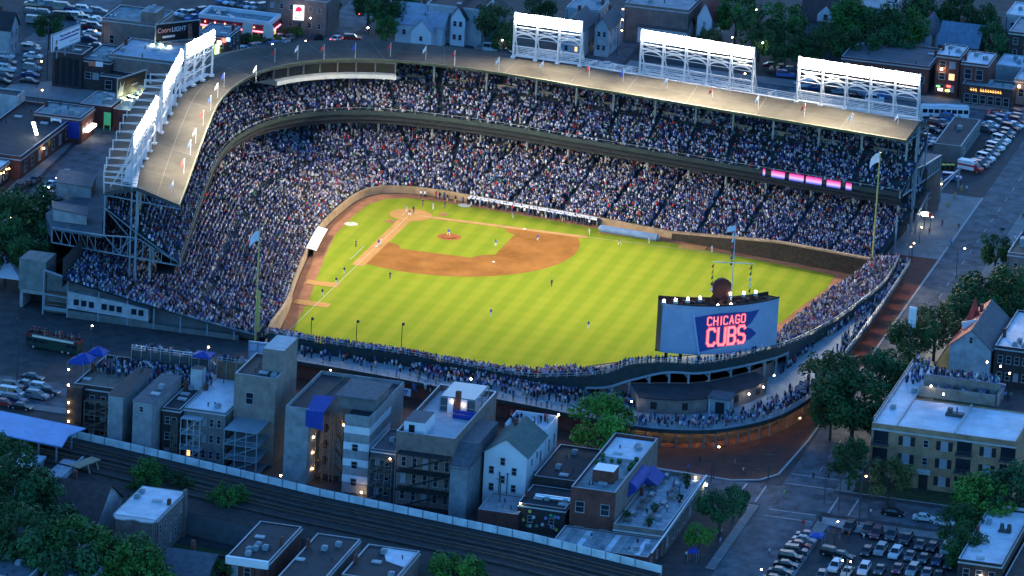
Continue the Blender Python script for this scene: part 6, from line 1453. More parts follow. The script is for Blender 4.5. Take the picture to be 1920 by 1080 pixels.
T, W = gable('gabled_house', 'tall white gabled house with a green roof and scattered square windows', (169,183.5,67.6,76.2), 11.3, 14.4, 'E', whitesid, greenroof)
for y, z in ((69.2,6.6),(71.4,8.6),(73.8,6.8),(69.3,3.1),(71.5,4.9),(73.8,3.3),(71.4,1.2),(69.2,.0),(73.9,.1)): window(W, 'E', 183.5, y, z+.3, 1.05, 1.5, 0, 0)
for x, z, h in ((179.5,8.2,1.3),(175.5,8.6,1.2),(172.5,6.6,2.4),(176.5,4.6,1.4)): window(W, 'N', 76.2, x, z, .9, h, 0, 0)
b = MB(); b.prism([(159.5,67.6),(168.5,67.6),(168.5,76.2),(159.5,76.2)], 0, 11.0); 
for q in ((159.5,67.6,168.5,67.9),(159.5,75.9,168.5,76.2),(159.5,67.9,159.8,75.9)): b.box(q[0],q[1],11,q[2],q[3],12.2)
FB = b.build('front_block', whitesid, T); wgrid(FB, 'N', 76.2, 160, 168, 1, 10.5, 2, 2, .9, 2.4)
lampball(T, (160,76.4,12.6), .2)
b = MB(); 
for y in (71.0,72.6): b.cyl((184.0,y,0),(184.0,y,7.2),.1,n=6); b.ball((184.0,y,7.3),.2,n=6,k=4)
b.build('vent_pipe', darksteel, T)
T, W, _ = bld('garage', 'low garage with a pale blue roof below the white gabled house', (186,196.5,70.2,78.3), 3.6, redbrick, greyroof, .25, clutter=1)
T, W, _ = bld('flat_roof_building', 'low black roofed building beside the white gabled house', (160.5,181,77.2,86.5), 6.3, darkbrick, blackroof, .4, clutter=4)
T, W, _ = bld('painted_bar', 'dark brick bar back wall dotted with coloured round signs', (183,194.5,77.6,87.2), 5.2, darkbrick, blackroof, .4, E=(2,1,1.0,1.3), clutter=4)
rs_ = random.Random(4)
for i in range(14):
    y, z = rs_.uniform(78.4,86.6), rs_.uniform(.8,4.4); b = MB(); b.cyl((194.5,y,z),(194.62,y,z),.34,n=12); b.build('round_sign', mat(f'sign_tone_{i%5}', [(.6,.6,.6),(.05,.4,.16),(.6,.5,.1),(.2,.25,.5),(.5,.5,.55)][i%5], .6, .3, 2), T)
lampball(T, (194.8,78.2,5.6), .16, lamp_green, 12, (.9,1,.5))
b = MB(); b.cyl((190,80,5.9),(190,87,5.9),.45,n=10); b.build('duct', chrome, T)
T, W, _ = bld('brick_apartment', 'red brick end building with a blue awning, planted roof and pale skylight', (162,196.8,88.6,97.4), 10.4, redbrick, tealroof, .8, clutter=6)
b = MB(); b.box(162,97.4,0,196.4,97.52,11.1); b.build('side_wall', tan, T)
b = MB(); b.box(163,89.2,10.5,175,96.8,10.62); b.build('white_deck', whiteroof, T)
for i in range(12):
    b = MB(); x, y = rs_.uniform(175,182), rs_.choice((89.6,96.4,rs_.uniform(90,96))); b.ball((x,y,11),rs_.uniform(.4,.7),n=7,k=5); b.build('planter_shrub', leafA[rs_.choice((0,1,3))], T)
b = MB(); b.box(186,91.2,10.5,190.4,95.4,13.0,0,1); b.build('skylight_box', [redbrick, white], T)
for y in (90.6,95.6): window(W, 'E', 196.8, y, 6.3, 1.8, 2.2, 0, 0); window(W, 'E', 196.8, y, 1.2, 1.8, 2.2, 0, 0)
b = MB(); N = 6; aw = []
for i in range(N+1): a = math.pi/2*i/N; aw.append((97.5+1.7*math.sin(a), 8.2+1.6*math.cos(a)))
for i in range(N): b.poly([(186,aw[i][0],aw[i][1]),(174.5,aw[i][0],aw[i][1]),(174.5,aw[i+1][0],aw[i+1][1]),(186,aw[i+1][0],aw[i+1][1])]); b.poly([(186,aw[i][0],aw[i][1]),(186,aw[i+1][0],aw[i+1][1]),(186,97.5,6.6)])
b.build('awning', bluetarp, T); b = MB(); b.poly([(173,97.55,7),(166,97.55,7),(166,100.4,5.2),(173,100.4,5.2)]); b.poly([(173,97.55,7),(173,100.4,5.2),(173,97.55,5.2)]); b.build('awning', bluetarp, T)
T, W, _ = bld('corner_bar', 'one storey corner bar with a roof terrace of picnic tables', (163.4,198,97.7,107.8), 4.3, tan, mat('blue_grey_terrace', (.3,.35,.38), .8, .3, .6), 1.0, N=(7,1,1.6,2.0))
b = MB(); b.beam((163.6,108.1,5.45),(210,108.3,4.9),.22); b.build('cornice_rail', white, T)
lampball(T, (164,108.2,3.6), .28, lamp_green, 90, (1,.9,.5), 'wall_lamp')
T2, W2, _ = bld('bar_annexe', 'low annexe with a striped pale roof between the bar and the railway', (198.2,209.5,88.2,107.4), 3.4, redbrick, greyroof, .3, N=(2,1,1.4,1.6), clutter=7)
for i in range(6):
    b = MB(); y = 90+i*2.9; b.box(199.2,y,3.52,208.6,y+1.1,3.58); b.build('roof_sheet', whiteroof if i % 2 else tealroof, T2)
for i in range(16):
    x, y = 165.5+(i%8)*4.0, 99.6+(i//8)*4.2+rs_.uniform(-.5,.8)
    k = i % 3; t = thing('picnic_table', f'{ordinal[i%8]} picnic table from the street end in the {"inner" if i < 8 else "outer"} row on the bar terrace', 'table', (x,y,4.4), 0, 'tables on the bar terrace'); b = MB(); b.box(x-.9,y-.4,5.1,x+.9,y+.4,5.18); b.build('table_top', deckwood if k else coping, t)
    
    for ys in (-.85,.6): b = MB(); b.box(x-.9,y+ys,4.82,x+.9,y+ys+.25,4.88); b.build('bench', deckwood, t)
    b = MB()
    for s in (-.7,.7): b.beam((x+s,y-.75,4.4),(x+s,y+.2,5.1),.09); b.beam((x+s,y+.75,4.4),(x+s,y-.2,5.1),.09)
    b.build('trestle', darksteel, t)
for i,(x,y) in enumerate([(166,104.6),(170,105.6),(178.5,106.2),(186,103),(192,98.8),(194.5,104)]):
    t = thing('potted_shrub', f'{ordinal[i]} potted shrub from the street end on the bar terrace', 'plant', (x,y,4.4), 0, 'shrubs on the bar terrace'); b = MB(); b.cyl((x,y,4.4),(x,y,4.9),.3,.36,8); b.build('pot', redbrick, t); o = link('foliage', _cache[(i%4,1)][0], t, (0,0,1.15)); o.scale = (.75,.75,.8); o['kind'] = 'stuff'
T, W, _ = bld('front_building', 'brick street front building under the crowded roof deck', (160.6,168.8,-9.0,5.1), 10.98, redbrick, deckwood, .3)
T = thing('rooftop_stand', 'brown timber rooftop stand of fans behind the wide white roof', 'stand', (160,9.5,11.3))
for i in range(5): b = MB(); b.box(161.2-i*1.15,5.5,11.3,162.35-i*1.15,13.8,14.95-i*.7); b.build('tier', mat('stand_timber', (.16,.1,.06), .85, .25, .8), T)
b = MB()
for z in (15.4,15.9): b.beam((162.5,5.5,z),(162.5,13.8,z),.1); b.beam((162.5,13.8,z),(156.8,13.8,z-3),.1)
for i in range(5): b.beam((162.5,5.6+i*2.02,11.3),(162.5,5.6+i*2.02,15.9),.12)
b.build('stand_rail', bluesteel, T)
# --- right side of the picture, across the avenue
T, W, RO = bld('yellow_apartments', 'long yellow brick apartment building with dark balconies and a white roof', (98,139,136,141), 12.2, yellow, whiteroof, .35, clutter=2)
b = MB(); b.prism([(120,141.02),(139,141.02),(139,165.4),(120,165.4)], 0, 12.18); 
for q in ((120,165.1,139,165.4),(138.7,141.02,139,165.1),(120,141.02,120.3,165.1)): b.box(q[0],q[1],12.18,q[2],q[3],12.55,0)
W2 = b.build('front_wing', yellow, T); b = MB(); b.box(120.3,141.0,12.19,138.7,165.1,12.31); b.build('roof', whiteroof, T)
b = MB(); b.box(120.2,152.6,12.3,138.6,152.9,12.9); b.build('fire_wall', coping, T)
for j, z in enumerate((1.2,5.0,8.7)):
    for y, kind in ((138,'b'),(143.3,'w'),(147.2,'s'),(151.0,'w'),(155.0,'b'),(159.8,'w'),(163.9,'b')):
        if kind == 'w':
            window(W2 if y > 141 else W, 'E', 139, y, z, 1.5, 1.9, 1.0, 0)
            for s in (-1.25,1.25): b = MB(); b.box(139.0,y+s-.42,z,139.12,y+s+.42,z+1.9); b.build('shutter', black, W2)
        elif kind == 's':
            if j: window(W2, 'E', 139, y, z+.2, 1.1, 1.5, .1, 0)
            else: b = MB(); b.box(139,y-.9,.1,139.2,y+.9,3.2); b.build('entrance', black, W2); b = MB(); b.box(139,y-1.4,3.2,139.5,y+1.4,4.2); b.build('entrance_lintel', coping, W2)
        else:
            b = MB(); b.box(139.0,y-1.5,z-.2,139.08,y+1.5,z+2.5); P_ = b.build('balcony_recess', glass, T); b = MB(); b.box(139.0,y-1.7,z-.45,140.1,y+1.7,z-.2); b.beam((140,y-1.7,z+.6),(140,y+1.7,z+.6),.08); 
            for k in range(8): b.beam((140,y-1.6+k*.46,z-.2),(140,y-1.6+k*.46,z+.6),.05)
            b.build('balcony', darksteel, T)
b = MB(); b.box(138.9,136,11.2,139.25,165.4,11.5); b.build('cornice', coping, T)
T = thing('rooftop_stand', 'concrete rooftop grandstand full of fans on the yellow apartments', 'stand', (109,150,12.3)); b = MB(); b.box(112.6,141.3,12.4,117.4,157.2,12.5); b.prism([(112.8,141.4),(113.4,141.4),(113.4,157.2),(112.8,157.2)], 12.4, 15.6); 
b.build('rear_wall', mat('board_marked_concrete', (.2,.19,.17), .9, .3, .6), T)
for i in range(6): b = MB(); b.box(112.7-(i+1)*1.3,141.6,12.3,112.7-i*1.3,157,15.3-i*.45); b.build('tier', bluepaint if i % 2 == 0 else darksteel, T)
b = MB(); b.box(117.4,141.3,12.4,118.0,157.4,14.6); b.box(112,157.2,12.4,118,157.8,14.6); b.build('screen_wall', MAT['board_marked_concrete'], T)
for px, py in ((1746,724),(1769,739),(1851,679),(1876,687),(1893,700)): q = at(px,py,15); lampball(T, tuple(q), .2, lamp_white if px < 1800 else lamp_warm, 40)
b = MB()
for z in (13.0,13.6): b.beam((98.4,136.2,z),(138.6,136.2,z),.09); 
for i in range(20): b.beam((98.4+i*2.1,136.2,12.3),(98.4+i*2.1,136.2,13.6),.08)
tag(b.build('roof_railing', bluesteel), 'thin railing along the avenue edge of the white apartment roof', 'railing')
q = at(1790,780,12.3); b = MB(); b.box(q.x-.8,q.y-1.8,12.3,q.x+.8,q.y+1.8,13.0); b.box(q.x-.5,q.y-1.5,13.0,q.x+.5,q.y-.5,13.9); b.cyl((q.x,q.y+.4,13),(q.x,q.y+.4,14.2),.16,n=7); tag(b.build('air_conditioner', darksteel), 'dark cluster of rooftop air conditioning units on the white roof', 'air conditioner')
T, W = gable('gabled_house', 'pale gabled house with one red roof slope and one slate slope', R3((1785,640),(1855,660),(1905,600),8.2), 8.2, 12.0, 'E', siding, redroof, None, None, slateroof); r_ = R3((1785,640),(1855,660),(1905,600),8.2); window(W, 'E', r_[1], (r_[2]+r_[3])/2, 9.0, .8, 1.3, 0, 0)
sp = at(1826,600,9.5); b = MB(); b.cyl((sp.x,sp.y,8.6),(sp.x,sp.y,14.6),1.9,.05,4); b.build('red_spire', redroof, T)
sg = at(1818,606,11.2); b = MB(); b.beam((sg.x,sg.y-1.6,sg.z-.7),(sg.x-.6,sg.y+1.6,sg.z+.2),.14,1.5); b.build('roof_sign', white, T)
bld('white_roofed_building', 'dark brick building with a patchy white roof at the right edge beside the red roof', R3((1866,650),(1935,662),(1932,588),8.5), 8.5, darkbrick, whiteroof, .5, E=(4,2,1.1,1.7), clutter=5)
T, W, RO = bld('corner_house', 'brick house with a blank white roof in the bottom right corner', R3((1797,1050),(1877,1064),(1845,952),8.0), 8.0, darkbrick, whiteroof, .45, E=(3,2,1.3,1.9), clutter=0); x0, x1, y0, y1 = R3((1797,1050),(1877,1064),(1845,952),8.0)
b = MB(); b.box(x0-2.6,y0+2.4,0,x0-.01,y1,7.98); b.build('rear_bay', darkbrick, T); b = MB(); b.box(x0-2.6,y0+2.4,8.0,x0,y1,8.12); b.build('roof', whiteroof, T)
q = at(1884,997,8.1); b = MB(); b.box(q.x-.9,q.y-1.2,8.1,q.x+.9,q.y+1.2,8.4); b.cyl((q.x,q.y-.6,8.4),(q.x,q.y-.6,9.7),.5,.4,9); b.cyl((q.x,q.y+.8,8.4),(q.x,q.y+.8,9.7),.5,.4,9); b.build('roof_fan', darksteel, RO)
q = at(1838,1048,8.1); b = MB(); b.box(q.x-.5,q.y-.8,8.1,q.x+.5,q.y+.8,8.5); b.build('roof_hatch', coping, RO)
lampball(T, (x1+.3,y0+4.6,5.6), .22, lamp_white, 40); lampball(T, (x1+.3,y0+6.0,4.6), .18, lamp_white, 15)
bld('rear_house', 'dark flat roofed house cut by the bottom right corner', (170,205,174.5,190), 5.5, darkbrick, blackroof, .4, E=(4,1,1.2,1.6), clutter=2)
T, W, _ = bld('rooftop_club', 'tan block with a packed rooftop stand at the right edge of the avenue', (-16,1,138.5,152), 8.9, tan, deckwood, .5, E=(4,2,1.0,1.5)); b = MB()
for i in range(4): b.box(-14+i*2.2,140,9.0,-11.8+i*2.2,151.5,9.35+i*.55)
b.build('tiers', bluesteel, T)
# --- lower left
T, W, RO = bld('white_roofed_house', 'brown brick house with a bright white roof and curved bay front beside the railway', R3((215,962),(290,980),(362,925),8.6), 8.6, tan, whiteroof, .12, N=(5,2,.9,1.8), clutter=1); x0, x1, y0, y1 = R3((215,962),(290,980),(362,925),8.6)
b = MB(); b.prism([(x1+.01,y0+.3),(x1+1.6,y0+1.2),(x1+1.9,y0+2.6),(x1+.8,y0+4.4),(x1+1.6,y0+6.2),(x1+1.2,y1-.4),(x1+.01,y1-.2)], 0, 8.5); b.build('bay_front', tan, T); b = MB(); b.prism([(x1-.2,y0+.1),(x1+1.9,y0+1.0),(x1+2.2,y0+2.6),(x1+1.1,y0+4.4),(x1+1.9,y0+6.2),(x1+1.5,y1-.2),(x1-.2,y1-.1)], 8.5, 8.72); b.build('bay_cornice', coping, T); b = MB(); b.box(x0+.2,y1,0,x0+1.4,y1+.6,9.4); b.build('chimney', tan, T)
gable('gabled_house', 'brown roofed house half hidden by trees left of the white roof', (224,239,-7,6.5), 6.5, 11.2, 'N', siding, brownroof, None, (2,1,.9,1.4))
T, W, RO = bld('row_house', 'red brick row house with a white cornice and black roof at the bottom edge', R3((424,1046),(505,1056),(600,995),8.4), 8.4, redbrick, blackroof, .3, E=(3,2,1.3,1.9), clutter=5); x0, x1, y0, y1 = R3((424,1046),(505,1056),(600,995),8.4)
b = MB(); b.box(x1,y0,7.4,x1+.7,y1,8.9); b.build('white_cornice', white, T); b = MB(); b.prism([(x1,y0+5.5),(x1+1.8,y0+6.3),(x1+1.8,y1-1.2),(x1,y1-.4)], 0, 7.4); b.build('bay', redbrick, T)
T, W, RO = bld('row_house', 'tan sided row house with a plain black roof in the middle of the bottom edge', R3((520,1084),(604,1094),(680,1014),8.0), 8.0, tan, blackroof, .3, E=(3,2,1.2,1.7), clutter=4)
T, W, RO = bld('row_house', 'row house with a patch of white roof at the right end of the bottom row', R3((640,1080),(738,1094),(782,1036),8.0), 8.0, tan, blackroof, .4, E=(3,2,1.2,1.7), clutter=4); x0, x1, y0, y1 = R3((640,1080),(738,1094),(782,1036),8.0)
b = MB(); b.prism([(x0+.4,y0+3),(x0+7,y0+5.5),(x0+9,y1-.5),(x0+.4,y1-.5)], 8.1, 8.2); b.build('white_patch', whiteroof, RO)
gable('gabled_house', 'grey shingled house with a small dormer between the trees and the red brick row', (246,262,26,35), 5.5, 9.0, 'N', greysid, slateroof, (2,1,1.2,1.5), None)
b = MB(); 
bld('parapet_house', 'pale walled flat roofed house in the bottom left corner', R3((-40,1082),(50,1094),(70,1050),9.0), 9.0, siding, mat('lead_roof', (.1,.13,.15), .8, .3, .5), .8, clutter=3)
bld('parapet_house', 'pale walled flat roofed house second from the bottom left corner', R3((68,1100),(152,1112),(168,1066),9.0), 9.0, siding, MAT['lead_roof'], .9, clutter=3)
bld('garage', 'low dark shed beyond the railway near the bottom centre', (232,240,44,52), 3.2, darkbrick, slateroof, .2)
# station canopy and platform shelter
T = thing('station_canopy', 'long sky blue curved canopy roof of the railway station', 'canopy', (198,-22,0)); a_, b_, c_, d_ = at(-60,758,8.6), at(161,803,8.6), at(116,838,8.6), at(-60,802,8.6)
b = MB(); b.prism([(a_.x,a_.y),(b_.x,b_.y),(lerp(b_,c_,.5)[0]-.6,lerp(b_,c_,.5)[1]-1.3),(c_.x,c_.y),(d_.x,d_.y)], 8.4, 8.65); b.build('canopy_roof', mat('sky_blue_sheet', (.1,.28,.52), .6, .12, .3), T)
b = MB()
for i in range(5): u = lerp(a_,b_,.15+i*.19); v = lerp(d_,c_,.15+i*.19); b.beam((u[0]+2,u[1],4.4),(u[0]+2,u[1],8.4),.3); b.beam((v[0]-2,v[1],4.4),(v[0]-2,v[1],8.4),.3)
b.build('canopy_post', bluesteel, T)
q = at(70,866,6.8); T = thing('platform_shelter', 'small pale flat roof shelter below the station canopy', 'shelter', (q.x,q.y,0)); b = MB(); b.box(q.x-4,q.y-7,0,q.x+3,q.y,6.2,0); b.build('wall', greysid, T); b = MB(); b.box(q.x-4.4,q.y-7.4,6.2,q.x+3.4,q.y+.3,6.6); b.build('roof', mat('pale_sheet', (.35,.42,.5), .6, .15, .4), T)
q = at(112,890,4.6); b = MB(); b.box(q.x-9,q.y-2.4,0,q.x+3,q.y+1.8,4.7); b.box(q.x-9,q.y+1.6,4.7,q.x+3,q.y+1.8,5.8); tag(b.build('station_platform', mat('pale_platform', (.38,.42,.46), .7, .25, .6)), 'pale concrete platform end beside the station shelter', 'platform')
q = at(158,868,6); b = MB(); b.beam((q.x-3,q.y+1.4,6.2),(q.x+3,q.y-1,6.0),2.4,.2); b.beam((q.x-2,q.y+1.6,6.2),(q.x-1,q.y+3.2,3.0),.25); b.beam((q.x+1,q.y+1,6.2),(q.x+2,q.y+2.4,3.0),.25); tag(b.build('timber_stage', mat('raw_timber', (.33,.25,.15), .8, .2, 1)), 'raw timber stage at the end of the station platform', 'stage')
# --- upper left
T, W, _ = bld('brick_hall', 'dark brown hall with tall recessed bays under the white billboard', R3((99,98),(154,105),(160,88),8.6), 8.6, darkbrick, blackroof, .3, E=None, clutter=2)
for i in range(4): b = MB(); x0,x1,y0,y1 = R3((99,98),(154,105),(160,88),8.6); yy = y0+.7+i*(y1-y0-1)/4; b.box(x1-.02,yy,.8,x1+.06,yy+1.2,7.6); b.build('recessed_bay', glass, T)
bld('brick_shop', 'dark brick shop with a row of blue and red lights over its front', R3((155,112),(206,119),(214,88),7.4), 7.4, darkbrick, tealroof, .4, E=(3,1,1.6,1.6), clutter=3)
T = thing('shop_sign', 'orange and white shop sign on the roof beside the dark brown hall', 'sign', tuple(at(177,120,7.6))); p, q = at(166,119,7.6), at(193,121,7.6); m_ = (p+q)/2; b = MB(); b.beam(tuple(p),tuple(m_),.15,1.2); b.build('orange_board', mat('orange_board', (.6,.17,.1), .6, .1, 1), T); b = MB(); b.beam(tuple(m_),tuple(q),.15,1.2); b.build('white_board', white, T)
bld('corner_building', 'beige flat roofed building with a big pale roof behind the edge on towers', R3((205,104),(330,120),(345,86),8.6), 8.6, tan, mat('pale_blue_roof', (.3,.36,.42), .8, .2, .4), .5, E=(4,1,3.0,1.4), clutter=4)
bld('low_shop', 'low dark shop front below the beige flat roofed building', R3((188,140),(318,156),(322,140),4.6), 4.6, darkbrick, blackroof, .3, E=(5,1,1.8,2.2))
bld('tan_hall', 'blank tan hall with a few dark windows behind the dark beer billboard', R3((192,36),(292,49),(308,22),9.5), 9.5, tan, tealroof, .5, E=(3,1,1.3,2.2), clutter=2)
bld('tan_tower', 'small square tan tower with a pale flat top behind the dark beer billboard', R3((265,22),(292,26),(311,15),12.5), 12.5, tan, greyroof, .2, z0=0)
bld('round_corner_bar', 'dark corner bar with a blue grey roof and small neon signs by the light tower', R3((372,62),(425,72),(440,50),7.0), 7.0, darkbrick, mat('blue_grey_roof', (.16,.2,.24), .85, .25, .4), .3, E=(3,2,1.2,1.6), N=(3,2,1.2,1.6))
for px, py, m_, lab in ((420,76,tail_on,'round red neon sign on the dark corner bar'),(428,74,emit('blue_neon',(.1,.3,1),3),'small blue neon sign on the dark corner bar'),(407,93,emit('green_neon',(.6,1,.25),4),'tall yellow green lit sign on the dark corner bar'),(411,80,emit('pale_neon',(1,.75,.7),4),'small pale pink lit sign on the dark corner bar')):
    r0, r1, r2, r3_ = R3((372,62),(425,72),(440,50),7.0); o_ = at(px,py,0); t_ = (r1+.3-CP.x)/((o_-CP).x); w_ = CP+(o_-CP)*t_; b = MB(); hh = 1.2 if py == 93 else .45; b.box(w_.x,w_.y-.45,w_.z-hh,w_.x+.2,w_.y+.45,w_.z+hh); b.box(w_.x-.3,w_.y-.1,w_.z-.1,w_.x,w_.y+.1,w_.z+.1); tag(b.build('neon_sign', m_), lab, 'sign', 'signs on the corner bar')
# fast food restaurant
x0, x1, y0, y1 = R3((377,29),(503,47),(531,32),5.0)
T = thing('fast_food_restaurant', 'red fast food restaurant with white parapet and pink neon eaves', 'restaurant', ((x0+x1)/2,(y0+y1)/2,0)); b = MB(); b.prism([(x0,y0),(x1,y0),(x1,y1),(x0,y1)], 0, 3.0); W = b.build('wall', yellow, T)
b = MB(); b.prism([(x0-.3,y0-.3),(x1+.3,y0-.3),(x1+.3,y1+.3),(x0-.3,y1+.3)], 3.1, 4.7); b.build('red_fascia', mat('plum_red', (.22,.035,.045), .6, .15, .6), T)
b = MB()
for q in ((x0-.4,y0-.4,x1+.4,y0+.3),(x0-.4,y1-.3,x1+.4,y1+.4),(x0-.4,y0+.3,x0+.3,y1-.3),(x1-.3,y0+.3,x1+.4,y1-.3)): b.box(q[0],q[1],4.7,q[2],q[3],5.7)
b.build('white_parapet', whitesid, T); b = MB(); b.box(x0+.3,y0+.3,4.7,x1-.3,y1-.3,4.82); RO = b.build('roof', tealroof, T)
for i in range(6): b = MB(); cx, cy = rs_.uniform(x0+1.5,x1-1.5), rs_.uniform(y0+1.5,y1-1.5); b.box(cx-.6,cy-.6,4.82,cx+.6,cy+.6,5.5); b.build('air_unit', bluesteel, RO)
b = MB(); b.box(x1+.3,y0-.3,2.75,x1+.5,y1+.3,3.08); b.box(x0-.3,y1+.3,2.75,x1+.3,y1+.5,3.08); b.build('neon_strip', emit('pink_neon', (1,.22,.28), 1.2), T)
for y in [y0+1.5+i*2.6 for i in range(7)]: lampball(T, (x1+.45,y,3.9), .16, emit('amber_lamp', (1,.3,.12), 4), 0)
wgrid(W, 'E', x1, y0+.4, y1-.4, .5, 2.9, 8, 1, 1.7, 1.8, litp=.7); wgrid(W, 'N', y1, x0+.4, x1-.4, .5, 2.9, 4, 1, 1.6, 1.8, litp=.6)
for yy, xx in ((y1+.2,x1+.8),(y0+13.0,x1+.9)):
    b = MB(); q = arc((0,0),1.3,0,180,10); b.prism([(xx,yy-1.3),(xx+.6,yy-1.3),(xx+.6,yy+1.3),(xx,yy+1.3)], 0, 4.2); b.v += []; n0 = len(b.v); ptsA = [(xx+.6,yy+a,4.2+c) for a,c in q]; ptsB = [(xx,yy+a,4.2+c) for a,c in q]
    b.poly(ptsA[::-1] if False else ptsA); b.poly(ptsB[::-1])
    for i in range(10): b.poly([ptsA[i],ptsB[i],ptsB[i+1],ptsA[i+1]])
    b.build('arched_gable', ivory, T)
bld('tan_apartments', 'tan apartment block cut by the top edge behind the restaurant sign', R3((500,-12),(612,3),(622,-20),9.5), 9.5, tan, greyroof, .4, E=(6,2,1.0,1.3))
# along the south avenue
T, W, _ = bld('teal_roofed_shop', 'brown shop with a grey green gravel roof and a blue corner sign', R3((64,213),(150,224),(184,204),6.2), 6.2, redbrick, tealroof, .35, E=(4,1,1.0,1.4), N=(3,1,1.0,1.8), clutter=3); x0, x1, y0, y1 = R3((64,213),(150,224),(184,204),6.2)
b = MB(); b.box(x1+.02,y1-4.4,1.4,x1+.2,y1+.0,5.4); b.build('blue_board', bluepaint, T); b = MB(); b.box(x1+.2,y1-7.2,1.2,x1+.34,y1-4.5,5.8); b.build('white_poster', white, T); b = MB(); b.box(x1+.34,y1-6.7,1.7,x1+.38,y1-5.0,5.2); b.build('poster_picture', black, T)
b = MB(); b.box((x0+x1)/2-3,y1+.1,2.6,(x0+x1)/2+3,y1+1.4,3.2); b.build('lit_awning', emit('lit_awning', (1,.85,.75), 2.2), T)
bld('low_roof_building', 'low teal roofed shop beside the green hoarding', R3((150,196),(208,203),(214,176),5.0), 5.0, redbrick, tealroof, .3, clutter=3)
q = at(201,224,2.6); b = MB(); b.box(q.x-.1,q.y-.8,1.2,q.x+.15,q.y+.9,4.3); b.box(q.x-.05,q.y-.9,0,q.x+.05,q.y-.7,1.2); b.box(q.x-.05,q.y+.7,0,q.x+.05,q.y+.9,1.2); tag(b.build('green_hoarding', emit('green_board_glow', (.08,.6,.3), .1)), 'plain green hoarding with an added glow beside the avenue', 'sign')  # glow added to the board's colour, it holds no lamp
q = at(232,213,3.5); T = thing('shop_awning', 'blue shop awning with pale lettering strip by the tower roof', 'awning', tuple(q)); b = MB(); b.beam((q.x+3.5,q.y,q.z),(q.x-3.5,q.y+1.4,q.z),.5,2.2); b.build('canvas', bluepaint, T); b = MB(); b.beam((q.x+2.6,q.y+.5,q.z-.5),(q.x-2.2,q.y+1.5,q.z-.5),.1,.5); b.build('letter_strip', coping, T)
bld('blue_awning_shop', 'brick shop behind the blue awning beside the left roof', R3((212,206),(250,211),(262,190),5.2), 5.2, redbrick, tealroof, .3)
T, W, _ = bld('brick_bar', 'long low brick bar with arched doors along the avenue', (-34,11,-106,-90.5), 4.8, redbrick, blackroof, .7, N=(9,1,1.6,2.4), clutter=5)
for px, py in ((72,277),(115,282)): q = at(px,py,3.6); lampball(T, (q.x,-90.1,3.6), .2, lamp_warm, 40)
q = at(104,272,3.6); b = MB(); b.cyl((q.x,-90.4,3.8),(q.x,-90.0,3.8),.8,n=14); b.build('round_sign', mat('amber_disc', (.5,.25,.03), .5, .2, 1), T)
T, W, _ = bld('glass_roof_bar', 'bar with a bright teal glazed roof at the left edge of the avenue', (13,27,-110,-92.5), 4.6, darkbrick, mat('teal_glazing', (.1,.3,.36), .3, .2, .5), .2, N=(3,1,2.6,2.2)); 
for i in range(7): lampball(T, (14+i*1.8,-92.2,3.2+(i%2)*.3), .13, lamp_warm, 0 if i % 3 else 25)
bld('pale_building', 'pale grey building at the left edge beside the tall lamp tube', R3((-60,172),(32,184),(40,172),7.0), 7.0, siding, blackroof, .4)
T = thing('light_tube', 'bright white slanted fluorescent tube sign on a mast', 'sign', tuple(at(67,270,0))); p, q = at(62,229,8.5), at(72,251,5.6); q = Vector((p.x+.3,q.y,5.6)); b = MB(); b.beam(tuple(p), tuple(q), .5, .5); b.build('tube', emit('tube_white', (1,.97,.85), 10), T); b = MB(); b.beam((q.x-.4,q.y,0),(p.x-.4,p.y+.5,8.6),.25); b.build('mast', darksteel, T)
gable('gabled_house', 'pale house with a dark roof and white gable at the top left edge', R3((-30,48),(18,55),(40,44),7.5), 7.5, 11.0, 'N', siding, blackroof, None, (2,2,.8,1.6))
# --- beyond the long roof
wx = -144.5
gable('white_house', 'wide white house with pale roof and front gable behind the press box roof', (-157,wx,-45.6,-33.2), 5.2, 9.0, 'N', whitesid, mat('pale_shingle', (.3,.33,.38), .85, .15, .8), (3,1,.9,1.3), (2,1,.9,1.3))
b = MB()
T, W = gable('white_house', 'small white cross gable wing facing the ballpark', (wx+.1,wx+3.4,-40.5,-35.2), 4.6, 7.6, 'E', whitesid, MAT['pale_shingle'], (1,1,.9,1.2))
for i, (nl, nr, fr, lab, wl) in enumerate([((846,30),(872,34),(884,24),'narrow white gabled house between the wide white house and the grey house',whitesid),((876,24),(924,30),(934,20),'grey gabled house with a dark roof and square windows',greysid),((1052,50),(1094,56),(1118,42),'pale blue gabled house right of the short light tower',siding),((1116,50),(1142,53),(1156,43),'second pale gabled house beside the side street',siding)]):
    r_ = R3(nl, nr, fr, 7.6); gable('gabled_house', lab, (r_[1]-13, r_[1], r_[2], r_[3]), 7.6, 10.4, 'E' if i < 2 else 'E', wl, blackroof if i < 2 else slateroof, (2,2,.9,1.3), (3,2,.8,1.3))
bld('dark_roof_block', 'long black roofed terrace at the top edge behind the white houses', R3((800,8),(905,20),(930,2),9.5), 9.5, siding, blackroof, .2, N=(3,2,.9,1.3))
bld('grey_roof_block', 'grey roofed block at the top edge beside the side street', R3((1062,14),(1122,22),(1134,2),8.0), 8.0, siding, mat('ash_roof', (.26,.29,.32), .85, .2, .4), .3, N=(3,2,.9,1.3))
bld('beige_block', 'big plain beige apartment block above the middle light tower', R3((1173,8),(1290,24),(1320,-8),9.4), 9.4, tan, greyroof, .6, N=(3,2,1.0,1.4), clutter=3)
r_ = R3((1197,46),(1288,58),(1296,46),4.6); gable('long_cottage', 'long white cottage with a dark roof behind the middle light tower', (r_[1]-7, r_[1], r_[2], r_[3]), 4.6, 7.4, 'N', whitesid, mat('dusk_brown_roof', (.09,.075,.075), .85, .2, .6), (5,1,.8,1.0))
